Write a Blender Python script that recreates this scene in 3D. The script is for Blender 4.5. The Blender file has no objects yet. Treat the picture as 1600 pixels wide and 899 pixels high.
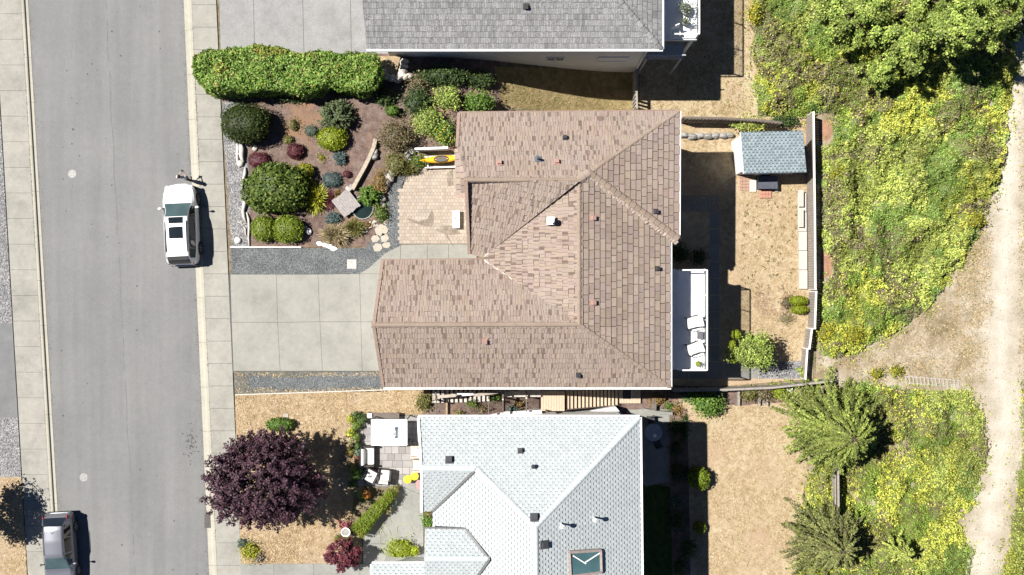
import bpy, bmesh, math, random
import numpy as np
from mathutils import Vector, Matrix

# ------------------------------------------------------------------ camera, sky, sun, exposure
scene = bpy.context.scene
H_CAM, F_PX = 56.0, 1500.0          # drone height above the street (m), focal length in photo pixels
cam_d = bpy.data.cameras.new("camera")
cam = bpy.data.objects.new("camera", cam_d)
scene.collection.objects.link(cam)
cam.location = (0, 0, H_CAM)
cam.rotation_euler = (0, 0, 0)
cam_d.sensor_width = 36.0
cam_d.lens = 36.0 * F_PX / 1600.0
cam_d.clip_end = 2000.0
scene.camera = cam

SUN_TRAVEL = Vector((0.66, -0.19, -1.0)).normalized()
SUN_ELEV = math.asin(-SUN_TRAVEL.z)
SUN_ROT = math.atan2(-SUN_TRAVEL.x, -SUN_TRAVEL.y)
world = bpy.data.worlds.new("World")
scene.world = world
world.use_nodes = True
wn = world.node_tree
sky = wn.nodes.new("ShaderNodeTexSky")
sky.sky_type = 'NISHITA'
sky.sun_disc = False
sky.sun_elevation = SUN_ELEV
sky.sun_rotation = SUN_ROT
wn.links.new(sky.outputs[0], wn.nodes["Background"].inputs[0])
sky.dust_density = 0.0
sky.air_density = 0.4
sky.ozone_density = 5.0
wn.nodes["Background"].inputs[1].default_value = 0.05
sun_d = bpy.data.lights.new("sun", 'SUN')
sun_d.energy = 5.0
sun_d.angle = math.radians(0.5)
sun_d.color = (1.0, 0.955, 0.89)
sun = bpy.data.objects.new("sun", sun_d)
scene.collection.objects.link(sun)
sun.location = (-30, 10, 60)
sun.rotation_euler = SUN_TRAVEL.to_track_quat('-Z', 'Y').to_euler()
scene.view_settings.view_transform = 'Standard'
scene.view_settings.look = 'None'
scene.view_settings.gamma = 1.0
scene.view_settings.use_curve_mapping = False
scene.view_settings.exposure = 1.05

# ------------------------------------------------------------------ helpers
COL = scene.collection
R = random.Random(7)
RN = np.random.default_rng(11)
OFF = {}
PI = math.pi


def clamp(v, a=0.0, b=1.0):
    return max(a, min(b, v))


def XR(Y):      # east edge of the road
    return -18.4 - 0.0445 * max(-60, min(60, Y))


def XL(Y):      # west edge of the road
    return -27.25 - 0.058 * max(-60, min(60, Y))


REAR = -3.9


def T(X, Y=0.0):     # height of the ground: street 0, lots 0.12, falling to the rear yards
    e = clamp((Y + 3.0) / 3.0) * clamp((10.3 - Y) / 1.0)      # the entrance court is level
    s = clamp((X + 5.0 - 3.5 * e) / (12.5 - 3.5 * e))
    z = 0.12 + (REAR - 0.12) * (3 * s * s - 2 * s * s * s)
    if X > 19:
        z -= 0.02 * (min(X, 60) - 19)
    if X < -10:
        er = X - XR(Y) - 0.5
        if er < 0.8:
            z = 0.12 * clamp(er / 0.8)
        ew = XL(Y) - 0.35 - X
        if ew > 0:
            z = 0.12 * clamp(ew / 0.8)
    return z


XBREAKS = [x * 0.5 for x in range(-14, 16)] + [19.0]
YBREAKS = [float(y) for y in range(-20, 21)]


def P(px, py, z):
    k = (H_CAM - z) / F_PX
    return Vector(((px - 800) * k, (449.5 - py) * k, z))


def G(px, py, dz=0.0):
    z = 0.0
    for _ in range(8):
        v = P(px, py, z + dz)
        z = T(v.x, v.y)
    return P(px, py, z + dz)


def tag(o, label=None, cat=None, group=None, kind=None):
    if label: o["label"] = label
    if cat: o["category"] = cat
    if group: o["group"] = group
    if kind: o["kind"] = kind
    return o


def link(o, parent=None):
    COL.objects.link(o)
    if parent is not None:
        o.parent = parent
        OFF[o.name] = OFF.get(parent.name, Vector((0, 0, 0)))
    return o


def thing(name, label, cat, loc=(0, 0, 0), rz=0.0, group=None, world=False):
    o = bpy.data.objects.new(name, None)
    COL.objects.link(o)
    o.empty_display_size = 0.3
    o.location = loc
    o.rotation_euler = (0, 0, rz)
    OFF[o.name] = Vector(loc) if world else Vector((0, 0, 0))
    return tag(o, label, cat, group)


def copy_tree(o, parent=None):
    c = o.copy()
    COL.objects.link(c)
    if parent is not None:
        c.parent = parent
    for ch in list(o.children):
        copy_tree(ch, c)
    return c


def smooth(me):
    me.polygons.foreach_set("use_smooth", [True] * len(me.polygons))


class MB:
    """collects shapes of ONE piece"""
    def __init__(self):
        self.v, self.f, self.c = [], [], []
        self.tint = (1, 1, 1)

    def poly(self, pts, tint=None):
        n = len(self.v)
        self.v += [tuple(p) for p in pts]
        self.f.append(tuple(range(n, n + len(pts))))
        self.c.append(tint or self.tint)

    def mesh(self, vs, fs, tint=None):
        n = len(self.v)
        self.v += [tuple(p) for p in vs]
        for q in fs:
            self.f.append(tuple(i + n for i in q))
            self.c.append(tint or self.tint)

    def box(self, c, s, rz=0.0, rx=0.0, ry=0.0, tint=None, taper=1.0):
        M = Matrix.Rotation(rz, 3, 'Z') @ Matrix.Rotation(ry, 3, 'Y') @ Matrix.Rotation(rx, 3, 'X')
        vs = []
        for z in (-.5, .5):
            k = taper if z > 0 else 1.0
            for x, y in ((-.5, -.5), (.5, -.5), (.5, .5), (-.5, .5)):
                vs.append(Vector(c) + M @ Vector((x * s[0] * k, y * s[1] * k, z * s[2])))
        self.mesh(vs, [(0, 3, 2, 1), (4, 5, 6, 7), (0, 1, 5, 4), (1, 2, 6, 5), (2, 3, 7, 6), (3, 0, 4, 7)], tint)
        return self

    def rbox(self, c, s, r=0.03, rz=0.0, tint=None):
        """box with chamfered top edges and corners"""
        M = Matrix.Rotation(rz, 3, 'Z')
        hx, hy, hz = s[0] / 2, s[1] / 2, s[2] / 2
        def ring(ix, z):
            pts = []
            for (sx, sy) in ((-1, -1), (1, -1), (1, 1), (-1, 1)):
                a, b = hx - ix, hy - ix
                if (sx, sy) in ((-1, -1), (1, 1)):
                    pts += [(sx * a, sy * (b - r)), (sx * (a - r), sy * b)]
                else:
                    pts += [(sx * (a - r), sy * b), (sx * a, sy * (b - r))]
            return [Vector(c) + M @ Vector((x, y, z)) for x, y in pts]
        rs = [ring(0, -hz), ring(0, hz - r), ring(r * .7, hz)]
        vs = rs[0] + rs[1] + rs[2]
        fs = [tuple(range(7, -1, -1)), tuple(range(16, 24))]
        for k in (0, 1):
            for i in range(8):
                j = (i + 1) % 8
                fs.append((k * 8 + i, k * 8 + j, k * 8 + 8 + j, k * 8 + 8 + i))
        self.mesh(vs, fs, tint)
        return self

    def prism(self, pts, z0, z1, tint=None):
        """pts: (x,y) ccw; z0/z1 number or function(x,y)"""
        a = sum(pts[i][0] * pts[(i + 1) % len(pts)][1] - pts[(i + 1) % len(pts)][0] * pts[i][1] for i in range(len(pts)))
        if a < 0:
            pts = pts[::-1]
        f0 = z0 if callable(z0) else (lambda x, y: z0)
        f1 = z1 if callable(z1) else (lambda x, y: z1)
        n = len(pts)
        vs = [(p[0], p[1], f0(p[0], p[1])) for p in pts] + [(p[0], p[1], f1(p[0], p[1])) for p in pts]
        fs = [tuple(range(n - 1, -1, -1)), tuple(range(n, 2 * n))]
        fs += [(i, (i + 1) % n, n + (i + 1) % n, n + i) for i in range(n)]
        self.mesh(vs, fs, tint)
        return self

    def bar(self, a, b, w, h=None, tint=None, up=Vector((0, 0, 1))):
        """square bar from a to b"""
        a, b = Vector(a), Vector(b)
        h = h or w
        d = (b - a).normalized()
        if abs(d.dot(up)) > .99: up = Vector((0, 1, 0))
        s = d.cross(up).normalized() * (w / 2)
        u = s.cross(d).normalized() * (h / 2)
        vs = [a - s - u, a + s - u, a + s + u, a - s + u, b - s - u, b + s - u, b + s + u, b - s + u]
        self.mesh(vs, [(0, 1, 2, 3), (7, 6, 5, 4), (0, 4, 5, 1), (1, 5, 6, 2), (2, 6, 7, 3), (3, 7, 4, 0)], tint)
        return self

    def tube(self, pts, rad, n=8, tint=None, cap=True):
        pts = [Vector(p) for p in pts]
        if not hasattr(rad, '__len__'): rad = [rad] * len(pts)
        base = len(self.v)
        ref = Vector((0.3, 0.2, 1)).normalized()
        rings = []
        for i, p in enumerate(pts):
            d = (pts[min(i + 1, len(pts) - 1)] - pts[max(i - 1, 0)]).normalized()
            r0 = ref if abs(d.dot(ref)) < .95 else Vector((1, 0, 0))
            s = d.cross(r0).normalized()
            u = d.cross(s).normalized()
            rings.append([p + (s * math.cos(2 * PI * k / n) + u * math.sin(2 * PI * k / n)) * rad[i] for k in range(n)])
        vs = [v for r in rings for v in r]
        fs = []
        for i in range(len(pts) - 1):
            for k in range(n):
                k2 = (k + 1) % n
                fs.append((i * n + k, (i + 1) * n + k, (i + 1) * n + k2, i * n + k2))
        if cap:
            fs.append(tuple(range(n)))
            fs.append(tuple((len(pts) - 1) * n + k for k in range(n - 1, -1, -1)))
        self.mesh(vs, fs, tint)
        return self

    def lathe(self, prof, c=(0, 0, 0), n=16, tint=None, axis='Z'):
        c = Vector(c)
        vs = []
        for r, z in prof:
            for k in range(n):
                a = 2 * PI * k / n
                if axis == 'Z': vs.append(c + Vector((r * math.cos(a), r * math.sin(a), z)))
                else: vs.append(c + Vector((z, r * math.cos(a), r * math.sin(a))))
        fs = []
        for i in range(len(prof) - 1):
            for k in range(n):
                k2 = (k + 1) % n
                fs.append((i * n + k, i * n + k2, (i + 1) * n + k2, (i + 1) * n + k))
        fs.append(tuple(range(n - 1, -1, -1)))
        fs.append(tuple((len(prof) - 1) * n + k for k in range(n)))
        self.mesh(vs, fs, tint)
        return self

    def blob(self, c, s, seed=0, rough=.18, n=5, tint=None, rz=0.0):
        """rough stone-like lump"""
        rr = random.Random(seed)
        vs, fs = cubesphere(n)
        ph = [rr.uniform(0, 6.3) for _ in range(6)]
        out = []
        cz, sz = math.cos(rz), math.sin(rz)
        for x, y, z in vs:
            k = 1 + rough * (math.sin(2.3 * x + ph[0]) * math.cos(2.9 * y + ph[1]) + .6 * math.sin(4.1 * z + 3 * x + ph[2]) + .4 * math.sin(6 * y + ph[3]) + rr.uniform(-.25, .25))
            X, Y, Z = x * s[0] * k, y * s[1] * k, z * s[2] * k
            out.append((c[0] + X * cz - Y * sz, c[1] + X * sz + Y * cz, c[2] + Z))
        self.mesh(out, fs, tint)
        return self

    def build(self, name, mat, parent=None, shade=False, attr=False):
        me = bpy.data.meshes.new(name)
        off = OFF.get(parent.name, Vector((0, 0, 0))) if parent is not None else Vector((0, 0, 0))
        vs = [(x - off.x, y - off.y, z - off.z) for x, y, z in self.v] if off.length else self.v
        me.from_pydata(vs, [], self.f)
        if attr:
            at = me.attributes.new("Col", 'FLOAT_COLOR', 'FACE')
            at.data.foreach_set("color", np.array([(c[0], c[1], c[2], 1.0) for c in self.c], dtype=np.float32).ravel())
        if shade: smooth(me)
        me.materials.append(mat)
        o = bpy.data.objects.new(name, me)
        return link(o, parent)


_CS = {}


def cubesphere(n):
    if n in _CS: return _CS[n]
    idx, vs, fs = {}, [], []
    def vid(p):
        k = (round(p[0] * 1e4), round(p[1] * 1e4), round(p[2] * 1e4))
        if k not in idx:
            idx[k] = len(vs)
            l = math.sqrt(sum(q * q for q in p))
            vs.append(tuple(q / l for q in p))
        return idx[k]
    for ax in range(3):
        for sg in (-1, 1):
            for i in range(n):
                for j in range(n):
                    quad = []
                    for di, dj in ((0, 0), (1, 0), (1, 1), (0, 1)):
                        a, b = math.tan((2 * (i + di) / n - 1) * PI / 4), math.tan((2 * (j + dj) / n - 1) * PI / 4)
                        p = [0, 0, 0]
                        p[ax] = sg; p[(ax + 1) % 3] = a * sg; p[(ax + 2) % 3] = b
                        quad.append(vid(p))
                    fs.append(tuple(quad))
    _CS[n] = (vs, fs)
    return _CS[n]


def pip(poly, x, y):
    """points in polygon (numpy)"""
    x = np.asarray(x); y = np.asarray(y)
    r = np.zeros(x.shape, bool)
    n = len(poly)
    for i in range(n):
        x1, y1 = poly[i]; x2, y2 = poly[(i + 1) % n]
        c = ((y1 > y) != (y2 > y)) & (x < (x2 - x1) * (y - y1) / ((y2 - y1) or 1e-9) + x1)
        r ^= c
    return r


def pdist(poly, x, y):
    """distance to polygon border"""
    d = np.full(np.shape(x), 1e9)
    n = len(poly)
    for i in range(n):
        x1, y1 = poly[i]; x2, y2 = poly[(i + 1) % n]
        dx, dy = x2 - x1, y2 - y1
        t = np.clip(((x - x1) * dx + (y - y1) * dy) / (dx * dx + dy * dy + 1e-9), 0, 1)
        d = np.minimum(d, np.hypot(x - x1 - t * dx, y - y1 - t * dy))
    return d


def vnoise(x, y, z, seed=0.0):
    x = np.asarray(x, float) + seed * 17.3; y = np.asarray(y, float) + seed * 5.1; z = np.asarray(z, float)
    xi, yi, zi = np.floor(x), np.floor(y), np.floor(z)
    fx, fy, fz = x - xi, y - yi, z - zi
    fx = fx * fx * (3 - 2 * fx); fy = fy * fy * (3 - 2 * fy); fz = fz * fz * (3 - 2 * fz)
    def h(a, b, c):
        v = np.sin(a * 127.1 + b * 311.7 + c * 74.7) * 43758.5453
        return v - np.floor(v)
    def l(a, b, t): return a + (b - a) * t
    return l(l(l(h(xi, yi, zi), h(xi + 1, yi, zi), fx), l(h(xi, yi + 1, zi), h(xi + 1, yi + 1, zi), fx), fy),
             l(l(h(xi, yi, zi + 1), h(xi + 1, yi, zi + 1), fx), l(h(xi, yi + 1, zi + 1), h(xi + 1, yi + 1, zi + 1), fx), fy), fz)


# ------------------------------------------------------------------ materials
MATS = {}


def _base(name):
    m = bpy.data.materials.new(name)
    m.use_nodes = True
    nt = m.node_tree
    b = nt.nodes["Principled BSDF"]
    MATS[name] = m
    return m, nt, b


def N(nt, t, **kw):
    n = nt.nodes.new(t)
    for k, v in kw.items():
        setattr(n, k, v)
    return n


def noise(nt, scale, detail=4.0, rough=.55, vec=None):
    n = N(nt, "ShaderNodeTexNoise")
    n.inputs["Scale"].default_value = scale
    n.inputs["Detail"].default_value = detail
    n.inputs["Roughness"].default_value = rough
    if vec is not None: nt.links.new(vec, n.inputs["Vector"])
    return n


def ramp(nt, fac, stops):
    r = N(nt, "ShaderNodeValToRGB")
    el = r.color_ramp.elements
    el[0].position, el[0].color = stops[0][0], (*stops[0][1], 1)
    el[1].position, el[1].color = stops[-1][0], (*stops[-1][1], 1)
    for p, c in stops[1:-1]:
        e = el.new(p); e.color = (*c, 1)
    nt.links.new(fac, r.inputs[0])
    return r


def mix(nt, a, b, fac, mode='MIX'):
    m = N(nt, "ShaderNodeMix", data_type='RGBA', blend_type=mode)
    for s, v in ((6, a), (7, b)):
        if hasattr(v, "node"): nt.links.new(v, m.inputs[s])
        else: m.inputs[s].default_value = (*v, 1)
    if hasattr(fac, "node"): nt.links.new(fac, m.inputs[0])
    else: m.inputs[0].default_value = fac
    return m.outputs[2]


def bump(nt, b, h, dist, strength=1.0):
    n = N(nt, "ShaderNodeBump")
    n.inputs["Distance"].default_value = dist
    n.inputs["Strength"].default_value = strength
    nt.links.new(h, n.inputs["Height"])
    nt.links.new(n.outputs[0], b.inputs["Normal"])


def wpos(nt, sx=1.0, sy=1.0, sz=1.0):
    g = N(nt, "ShaderNodeNewGeometry")
    if (sx, sy, sz) == (1, 1, 1): return g.outputs["Position"]
    m = N(nt, "ShaderNodeMapping")
    m.inputs["Scale"].default_value = (sx, sy, sz)
    nt.links.new(g.outputs["Position"], m.inputs[0])
    return m.outputs[0]


def sc(c, k):
    return tuple(q * k for q in c)


def M(name, col, rough=.7, var=.25, scale=6.0, fine=60.0, fvar=.15, bmp=.004, metal=0.0, spec=.4, attr=False, stretch=None, coat=0.0):
    """painted / stone / wood surface with blotches, grain and fine relief"""
    if name in MATS: return MATS[name]
    m, nt, b = _base(name)
    p = wpos(nt, *(stretch or (1, 1, 1)))
    n1 = noise(nt, scale, 5, .6, p)
    n2 = noise(nt, fine, 3, .6, p)
    c = ramp(nt, n1.outputs[0], [(.25, sc(col, 1 - var)), (.75, sc(col, 1 + var * .8))]).outputs[0]
    g = ramp(nt, n2.outputs[0], [(.3, (1 - fvar,) * 3), (.7, (1 + fvar,) * 3)]).outputs[0]
    c = mix(nt, c, g, 1.0, 'MULTIPLY')
    if attr:
        a = N(nt, "ShaderNodeAttribute", attribute_name="Col")
        c = mix(nt, c, a.outputs["Color"], 1.0, 'MULTIPLY')
    nt.links.new(c, b.inputs["Base Color"])
    b.inputs["Roughness"].default_value = rough
    b.inputs["Metallic"].default_value = metal
    b.inputs["Specular IOR Level"].default_value = spec
    b.inputs["Coat Weight"].default_value = coat
    b.inputs["Coat Roughness"].default_value = .05
    if bmp: bump(nt, b, n2.outputs[0], bmp)
    return m


def mat_ground(name, stops, big=.35, mid=3.0, fine=26.0, grit=120.0, bmp=.03, patch=None, patch_sc=.5, gamt=.5):
    """earth, grass or gravel surface: three scales of mottling"""
    m, nt, b = _base(name)
    p = wpos(nt)
    nb, nm, nf, ng = noise(nt, big, 3, .5, p), noise(nt, mid, 5, .65, p), noise(nt, fine, 4, .7, p), noise(nt, grit, 2, .6, p)
    s1 = N(nt, "ShaderNodeMath", operation='MULTIPLY_ADD'); nt.links.new(nm.outputs[0], s1.inputs[0]); s1.inputs[1].default_value = .45
    s2 = N(nt, "ShaderNodeMath", operation='MULTIPLY'); nt.links.new(nf.outputs[0], s2.inputs[0]); s2.inputs[1].default_value = .35
    nt.links.new(s2.outputs[0], s1.inputs[2])
    s3 = N(nt, "ShaderNodeMath", operation='MULTIPLY_ADD'); nt.links.new(nb.outputs[0], s3.inputs[0]); s3.inputs[1].default_value = .2
    nt.links.new(s1.outputs[0], s3.inputs[2])
    c = ramp(nt, s3.outputs[0], stops).outputs[0]
    g = ramp(nt, ng.outputs[0], [(.3, (1 - gamt,) * 3), (.7, (1 + gamt * .7,) * 3)]).outputs[0]
    c = mix(nt, c, g, 1.0, 'MULTIPLY')
    if patch:
        np_ = noise(nt, patch_sc, 4, .6, p)
        f = ramp(nt, np_.outputs[0], [(.52, (0, 0, 0)), (.66, (1, 1, 1))]).outputs[0]
        c = mix(nt, c, patch, f)
    nt.links.new(c, b.inputs["Base Color"])
    b.inputs["Roughness"].default_value = .95
    b.inputs["Specular IOR Level"].default_value = .15
    ad = N(nt, "ShaderNodeMath", operation='ADD'); nt.links.new(nf.outputs[0], ad.inputs[0]); nt.links.new(ng.outputs[0], ad.inputs[1])
    bump(nt, b, ad.outputs[0], bmp)
    return m


def mat_gravel(name, c1, c2, scale=28.0, bmp=.03):
    m, nt, b = _base(name)
    p = wpos(nt)
    v = N(nt, "ShaderNodeTexVoronoi"); v.inputs["Scale"].default_value = scale
    nt.links.new(p, v.inputs["Vector"])
    hs = N(nt, "ShaderNodeSeparateColor"); nt.links.new(v.outputs["Color"], hs.inputs[0])
    c = ramp(nt, hs.outputs[0], [(0, sc(c1, .55)), (.5, c1), (1, c2)]).outputs[0]
    n1 = noise(nt, 1.2, 5, .6, p)
    g = ramp(nt, n1.outputs[0], [(.3, (.8, .8, .8)), (.7, (1.15, 1.13, 1.1))]).outputs[0]
    c = mix(nt, c, g, 1.0, 'MULTIPLY')
    nt.links.new(c, b.inputs["Base Color"])
    b.inputs["Roughness"].default_value = .9
    b.inputs["Specular IOR Level"].default_value = .2
    inv = N(nt, "ShaderNodeMath", operation='SUBTRACT'); inv.inputs[0].default_value = 1
    nt.links.new(v.outputs["Distance"], inv.inputs[1])
    bump(nt, b, inv.outputs[0], bmp)
    return m


def mat_asphalt():
    m, nt, b = _base("asphalt")
    p = wpos(nt)
    n1, n2, n3 = noise(nt, .22, 5, .6, p), noise(nt, 3, 5, .7, p), noise(nt, 45, 2, .6, p)
    ps = wpos(nt, 1.3, .05, 1)
    n4 = noise(nt, 1.0, 4, .6, ps)
    c = ramp(nt, n1.outputs[0], [(.3, (.142, .143, .144)), (.7, (.172, .172, .17))]).outputs[0]
    for n, a in ((n2, .05), (n3, .22), (n4, .09)):
        g = ramp(nt, n.outputs[0], [(.3, (1 - a,) * 3), (.7, (1 + a,) * 3)]).outputs[0]
        c = mix(nt, c, g, 1.0, 'MULTIPLY')
    # oil and tar spots
    v = N(nt, "ShaderNodeTexVoronoi"); v.inputs["Scale"].default_value = .35; nt.links.new(p, v.inputs["Vector"])
    f = ramp(nt, v.outputs["Distance"], [(.0, (1, 1, 1)), (.05, (0, 0, 0))]).outputs[0]
    c = mix(nt, c, (.1, .1, .1), mix(nt, (0, 0, 0), f, .5))
    nt.links.new(c, b.inputs["Base Color"])
    b.inputs["Roughness"].default_value = .9
    b.inputs["Specular IOR Level"].default_value = .2
    bump(nt, b, n3.outputs[0], .006)
    return m


def mat_concrete(name, col, stain=.16, speck=.1):
    m, nt, b = _base(name)
    p = wpos(nt)
    n1, n2, n3 = noise(nt, .55, 6, .7, p), noise(nt, 4, 5, .7, p), noise(nt, 50, 2, .6, p)
    c = ramp(nt, n1.outputs[0], [(.3, sc(col, 1 - stain)), (.5, col), (.72, sc(col, 1 + stain * .6))]).outputs[0]
    g = ramp(nt, n2.outputs[0], [(.3, (1 - stain * .6, 1 - stain * .62, 1 - stain * .66)), (.7, (1.05, 1.05, 1.05))]).outputs[0]
    c = mix(nt, c, g, 1.0, 'MULTIPLY')
    g = ramp(nt, n3.outputs[0], [(.3, (1 - speck,) * 3), (.7, (1 + speck,) * 3)]).outputs[0]
    c = mix(nt, c, g, 1.0, 'MULTIPLY')
    nt.links.new(c, b.inputs["Base Color"])
    b.inputs["Roughness"].default_value = .9
    b.inputs["Specular IOR Level"].default_value = .2
    bump(nt, b, n3.outputs[0], .004)
    return m


def mat_tile(name, col, col2, lichen=None, lsc=.7, lamt=.5, lth=.5):
    """roof pieces: colour of each piece from its attribute, streaks and lichen over it"""
    m, nt, b = _base(name)
    p = wpos(nt)
    a = N(nt, "ShaderNodeAttribute", attribute_name="Col")
    n2, n3 = noise(nt, 2.2, 5, .65, p), noise(nt, 34, 3, .6, p)
    c = ramp(nt, n2.outputs[0], [(.3, col), (.7, col2)]).outputs[0]
    c = mix(nt, c, a.outputs["Color"], 1.0, 'MULTIPLY')
    g = ramp(nt, n3.outputs[0], [(.3, (.84, .84, .84)), (.7, (1.16, 1.16, 1.16))]).outputs[0]
    c = mix(nt, c, g, 1.0, 'MULTIPLY')
    if lichen:
        nl, ns = noise(nt, lsc, 5, .6, p), noise(nt, 13, 4, .75, p)
        f1 = ramp(nt, nl.outputs[0], [(lth - .08, (0, 0, 0)), (lth + .16, (1, 1, 1))]).outputs[0]
        f2 = ramp(nt, ns.outputs[0], [(.46, (0, 0, 0)), (.66, (1, 1, 1))]).outputs[0]
        f = mix(nt, f1, f2, 1.0, 'MULTIPLY')
        f = mix(nt, (0, 0, 0), f, lamt)
        c = mix(nt, c, lichen, f)
    nt.links.new(c, b.inputs["Base Color"])
    b.inputs["Roughness"].default_value = .85
    b.inputs["Specular IOR Level"].default_value = .25
    bump(nt, b, n3.outputs[0], .006)
    return m


def mat_leaf():
    m, nt, b = _base("leaf")
    a = N(nt, "ShaderNodeAttribute", attribute_name="Col")
    p = wpos(nt)
    n = noise(nt, 9, 2, .5, p)
    g = ramp(nt, n.outputs[0], [(.3, (.85, .85, .85)), (.7, (1.15, 1.15, 1.15))]).outputs[0]
    c = mix(nt, a.outputs["Color"], g, 1.0, 'MULTIPLY')
    nt.links.new(c, b.inputs["Base Color"])
    b.inputs["Roughness"].default_value = .55
    b.inputs["Specular IOR Level"].default_value = .3
    tr = N(nt, "ShaderNodeBsdfTranslucent")
    nt.links.new(c, tr.inputs[0])
    ms = N(nt, "ShaderNodeMixShader"); ms.inputs[0].default_value = .22
    nt.links.new(b.outputs[0], ms.inputs[1]); nt.links.new(tr.outputs[0], ms.inputs[2])
    nt.links.new(ms.outputs[0], nt.nodes["Material Output"].inputs[0])
    return m


def mat_glass(name, col, rough=.04, alpha=1.0):
    m, nt, b = _base(name)
    n = noise(nt, 1.5, 2, .5, wpos(nt))
    c = ramp(nt, n.outputs[0], [(.3, sc(col, .85)), (.7, sc(col, 1.15))]).outputs[0]
    nt.links.new(c, b.inputs["Base Color"])
    b.inputs["Roughness"].default_value = rough
    b.inputs["Specular IOR Level"].default_value = .7
    b.inputs["Alpha"].default_value = alpha
    return m


def mat_paint(name, col, metal=0.0, rough=.25):
    return M(name, col, rough=rough, var=.04, scale=1.5, fine=300, fvar=.03, bmp=0, metal=metal, spec=.5, coat=.6)


asphalt = mat_asphalt()
conc_walk = mat_concrete("sidewalk_concrete", (.262, .255, .228), .22, .14)
conc_kerb = mat_concrete("kerb_concrete", (.33, .315, .265), .12)
conc_drive = mat_concrete("driveway_concrete", (.243, .24, .215), .17, .12)
conc_agg = mat_concrete("aggregate_concrete", (.225, .225, .225), .2, .3)
conc_dark = mat_concrete("patio_concrete", (.22, .22, .205), .22)
dry_lawn = mat_ground("dry_lawn", [(.36, (.23, .155, .08)), (.46, (.385, .28, .165)), (.53, (.48, .37, .235)), (.62, (.56, .46, .32))], bmp=.035, patch=(.4, .31, .22), patch_sc=.55)
rear_lawn = mat_ground("parched_lawn", [(.36, (.26, .185, .1)), (.46, (.415, .315, .19)), (.53, (.49, .395, .26)), (.62, (.56, .475, .34))], bmp=.03, patch=(.38, .28, .19), patch_sc=.3)
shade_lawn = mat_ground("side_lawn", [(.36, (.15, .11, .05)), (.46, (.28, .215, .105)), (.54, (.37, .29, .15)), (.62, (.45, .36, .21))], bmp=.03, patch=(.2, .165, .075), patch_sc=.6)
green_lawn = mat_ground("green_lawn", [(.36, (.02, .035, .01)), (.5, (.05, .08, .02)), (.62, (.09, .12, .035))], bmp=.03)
soil = mat_ground("bark_mulch", [(.36, (.08, .05, .042)), (.46, (.145, .1, .085)), (.54, (.195, .145, .125)), (.64, (.24, .19, .17))], bmp=.02, patch=(.22, .135, .085), patch_sc=.35)
earth = mat_ground("bare_earth", [(.36, (.11, .09, .045)), (.46, (.22, .175, .11)), (.54, (.3, .245, .17)), (.64, (.37, .31, .24))], bmp=.04, patch=(.13, .13, .05), patch_sc=.7)
path_dirt = mat_ground("path_dirt", [(.36, (.27, .215, .155)), (.45, (.36, .305, .23)), (.54, (.42, .37, .29)), (.64, (.48, .43, .36))], mid=1.3, fine=12, bmp=.02, gamt=.22)
track_dirt = mat_ground("worn_dirt", [(.36, (.36, .3, .23)), (.46, (.46, .41, .33)), (.56, (.52, .48, .41)), (.64, (.56, .53, .47))], mid=1.5, fine=12, bmp=.015, gamt=.15)
gravel_blue = mat_gravel("blue_gravel", (.105, .116, .122), (.2, .212, .215))
gravel_white = mat_gravel("pale_pebbles", (.165, .165, .17), (.33, .33, .34), 20)
gravel_mixed = mat_gravel("weedy_gravel", (.115, .115, .105), (.25, .23, .18))
leafm = mat_leaf()
bark = M("bark", (.09, .065, .05), .9, .35, 9, 70, .3, .02)
white_paint = M("white_paint", (.74, .74, .73), .5, .05, 2, 50, .03, .001)
white_vinyl = M("white_vinyl", (.72, .73, .75), .5, .06, 1.5, 30, .03, .001)
wall_white = M("white_siding", (.68, .68, .67), .7, .07, 1.2, 40, .05, .004)
wall_cream = M("cream_stucco", (.5, .45, .36), .85, .1, 2, 60, .1, .006)
black_mat = M("black_plastic", (.02, .02, .022), .6, .2, 8, 60, .1, .001)
dark_metal = M("dark_metal", (.06, .06, .065), .45, .2, 8, 60, .1, .001, metal=.3)
steel = M("steel", (.3, .31, .32), .35, .15, 5, 60, .1, .001, metal=.8)
wood_tan = M("tan_timber", (.42, .33, .24), .8, .2, 5, 40, .18, .004, stretch=(1, 4, 1))
wood_grey = M("weathered_timber", (.26, .235, .21), .85, .3, 7, 50, .25, .006)
wood_dark = M("dark_timber", (.12, .1, .085), .85, .3, 6, 50, .25, .006)
wood_brown = M("fence_boards", (.17, .135, .11), .85, .3, 6, 50, .25, .006)
stone_m = M("fieldstone", (.26, .25, .235), .9, .35, 5, 40, .25, .012)
stone_pale = M("pale_stone", (.46, .43, .38), .9, .2, 5, 40, .2, .01)
drift = M("driftwood", (.45, .43, .4), .9, .25, 6, 50, .25, .01)
terracotta = M("terracotta", (.3, .13, .075), .8, .2, 8, 60, .15, .003)
pot_blue = M("glazed_pot", (.05, .08, .12), .3, .2, 8, 60, .1, .001)
pot_grey = M("grey_pot", (.25, .25, .25), .6, .2, 8, 60, .1, .002)
cushion = M("white_cushion", (.66, .65, .62), .9, .08, 6, 90, .06, .003)
cushion_pk = M("pale_pink_cushion", (.62, .5, .44), .9, .08, 6, 90, .06, .003)
wicker = M("dark_wicker", (.035, .03, .03), .6, .3, 30, 120, .4, .006)
yellow_p = M("yellow_plastic", (.62, .47, .03), .4, .08, 4, 60, .05, .001)
kayak_y = M("yellow_hull", (.75, .4, .02), .35, .15, 3, 60, .05, .001)
red_clay = M("red_clay", (.32, .2, .168), .8, .15, 6, 50, .1, .003)
glass_rail = mat_glass("rail_glass", (.5, .55, .56), .03, .18)
glass_dark = mat_glass("dark_glass", (.012, .016, .02))
glass_teal = mat_glass("windscreen_glass", (.05, .08, .082))
water_m = mat_glass("pond_water", (.012, .022, .02), .03)

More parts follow.
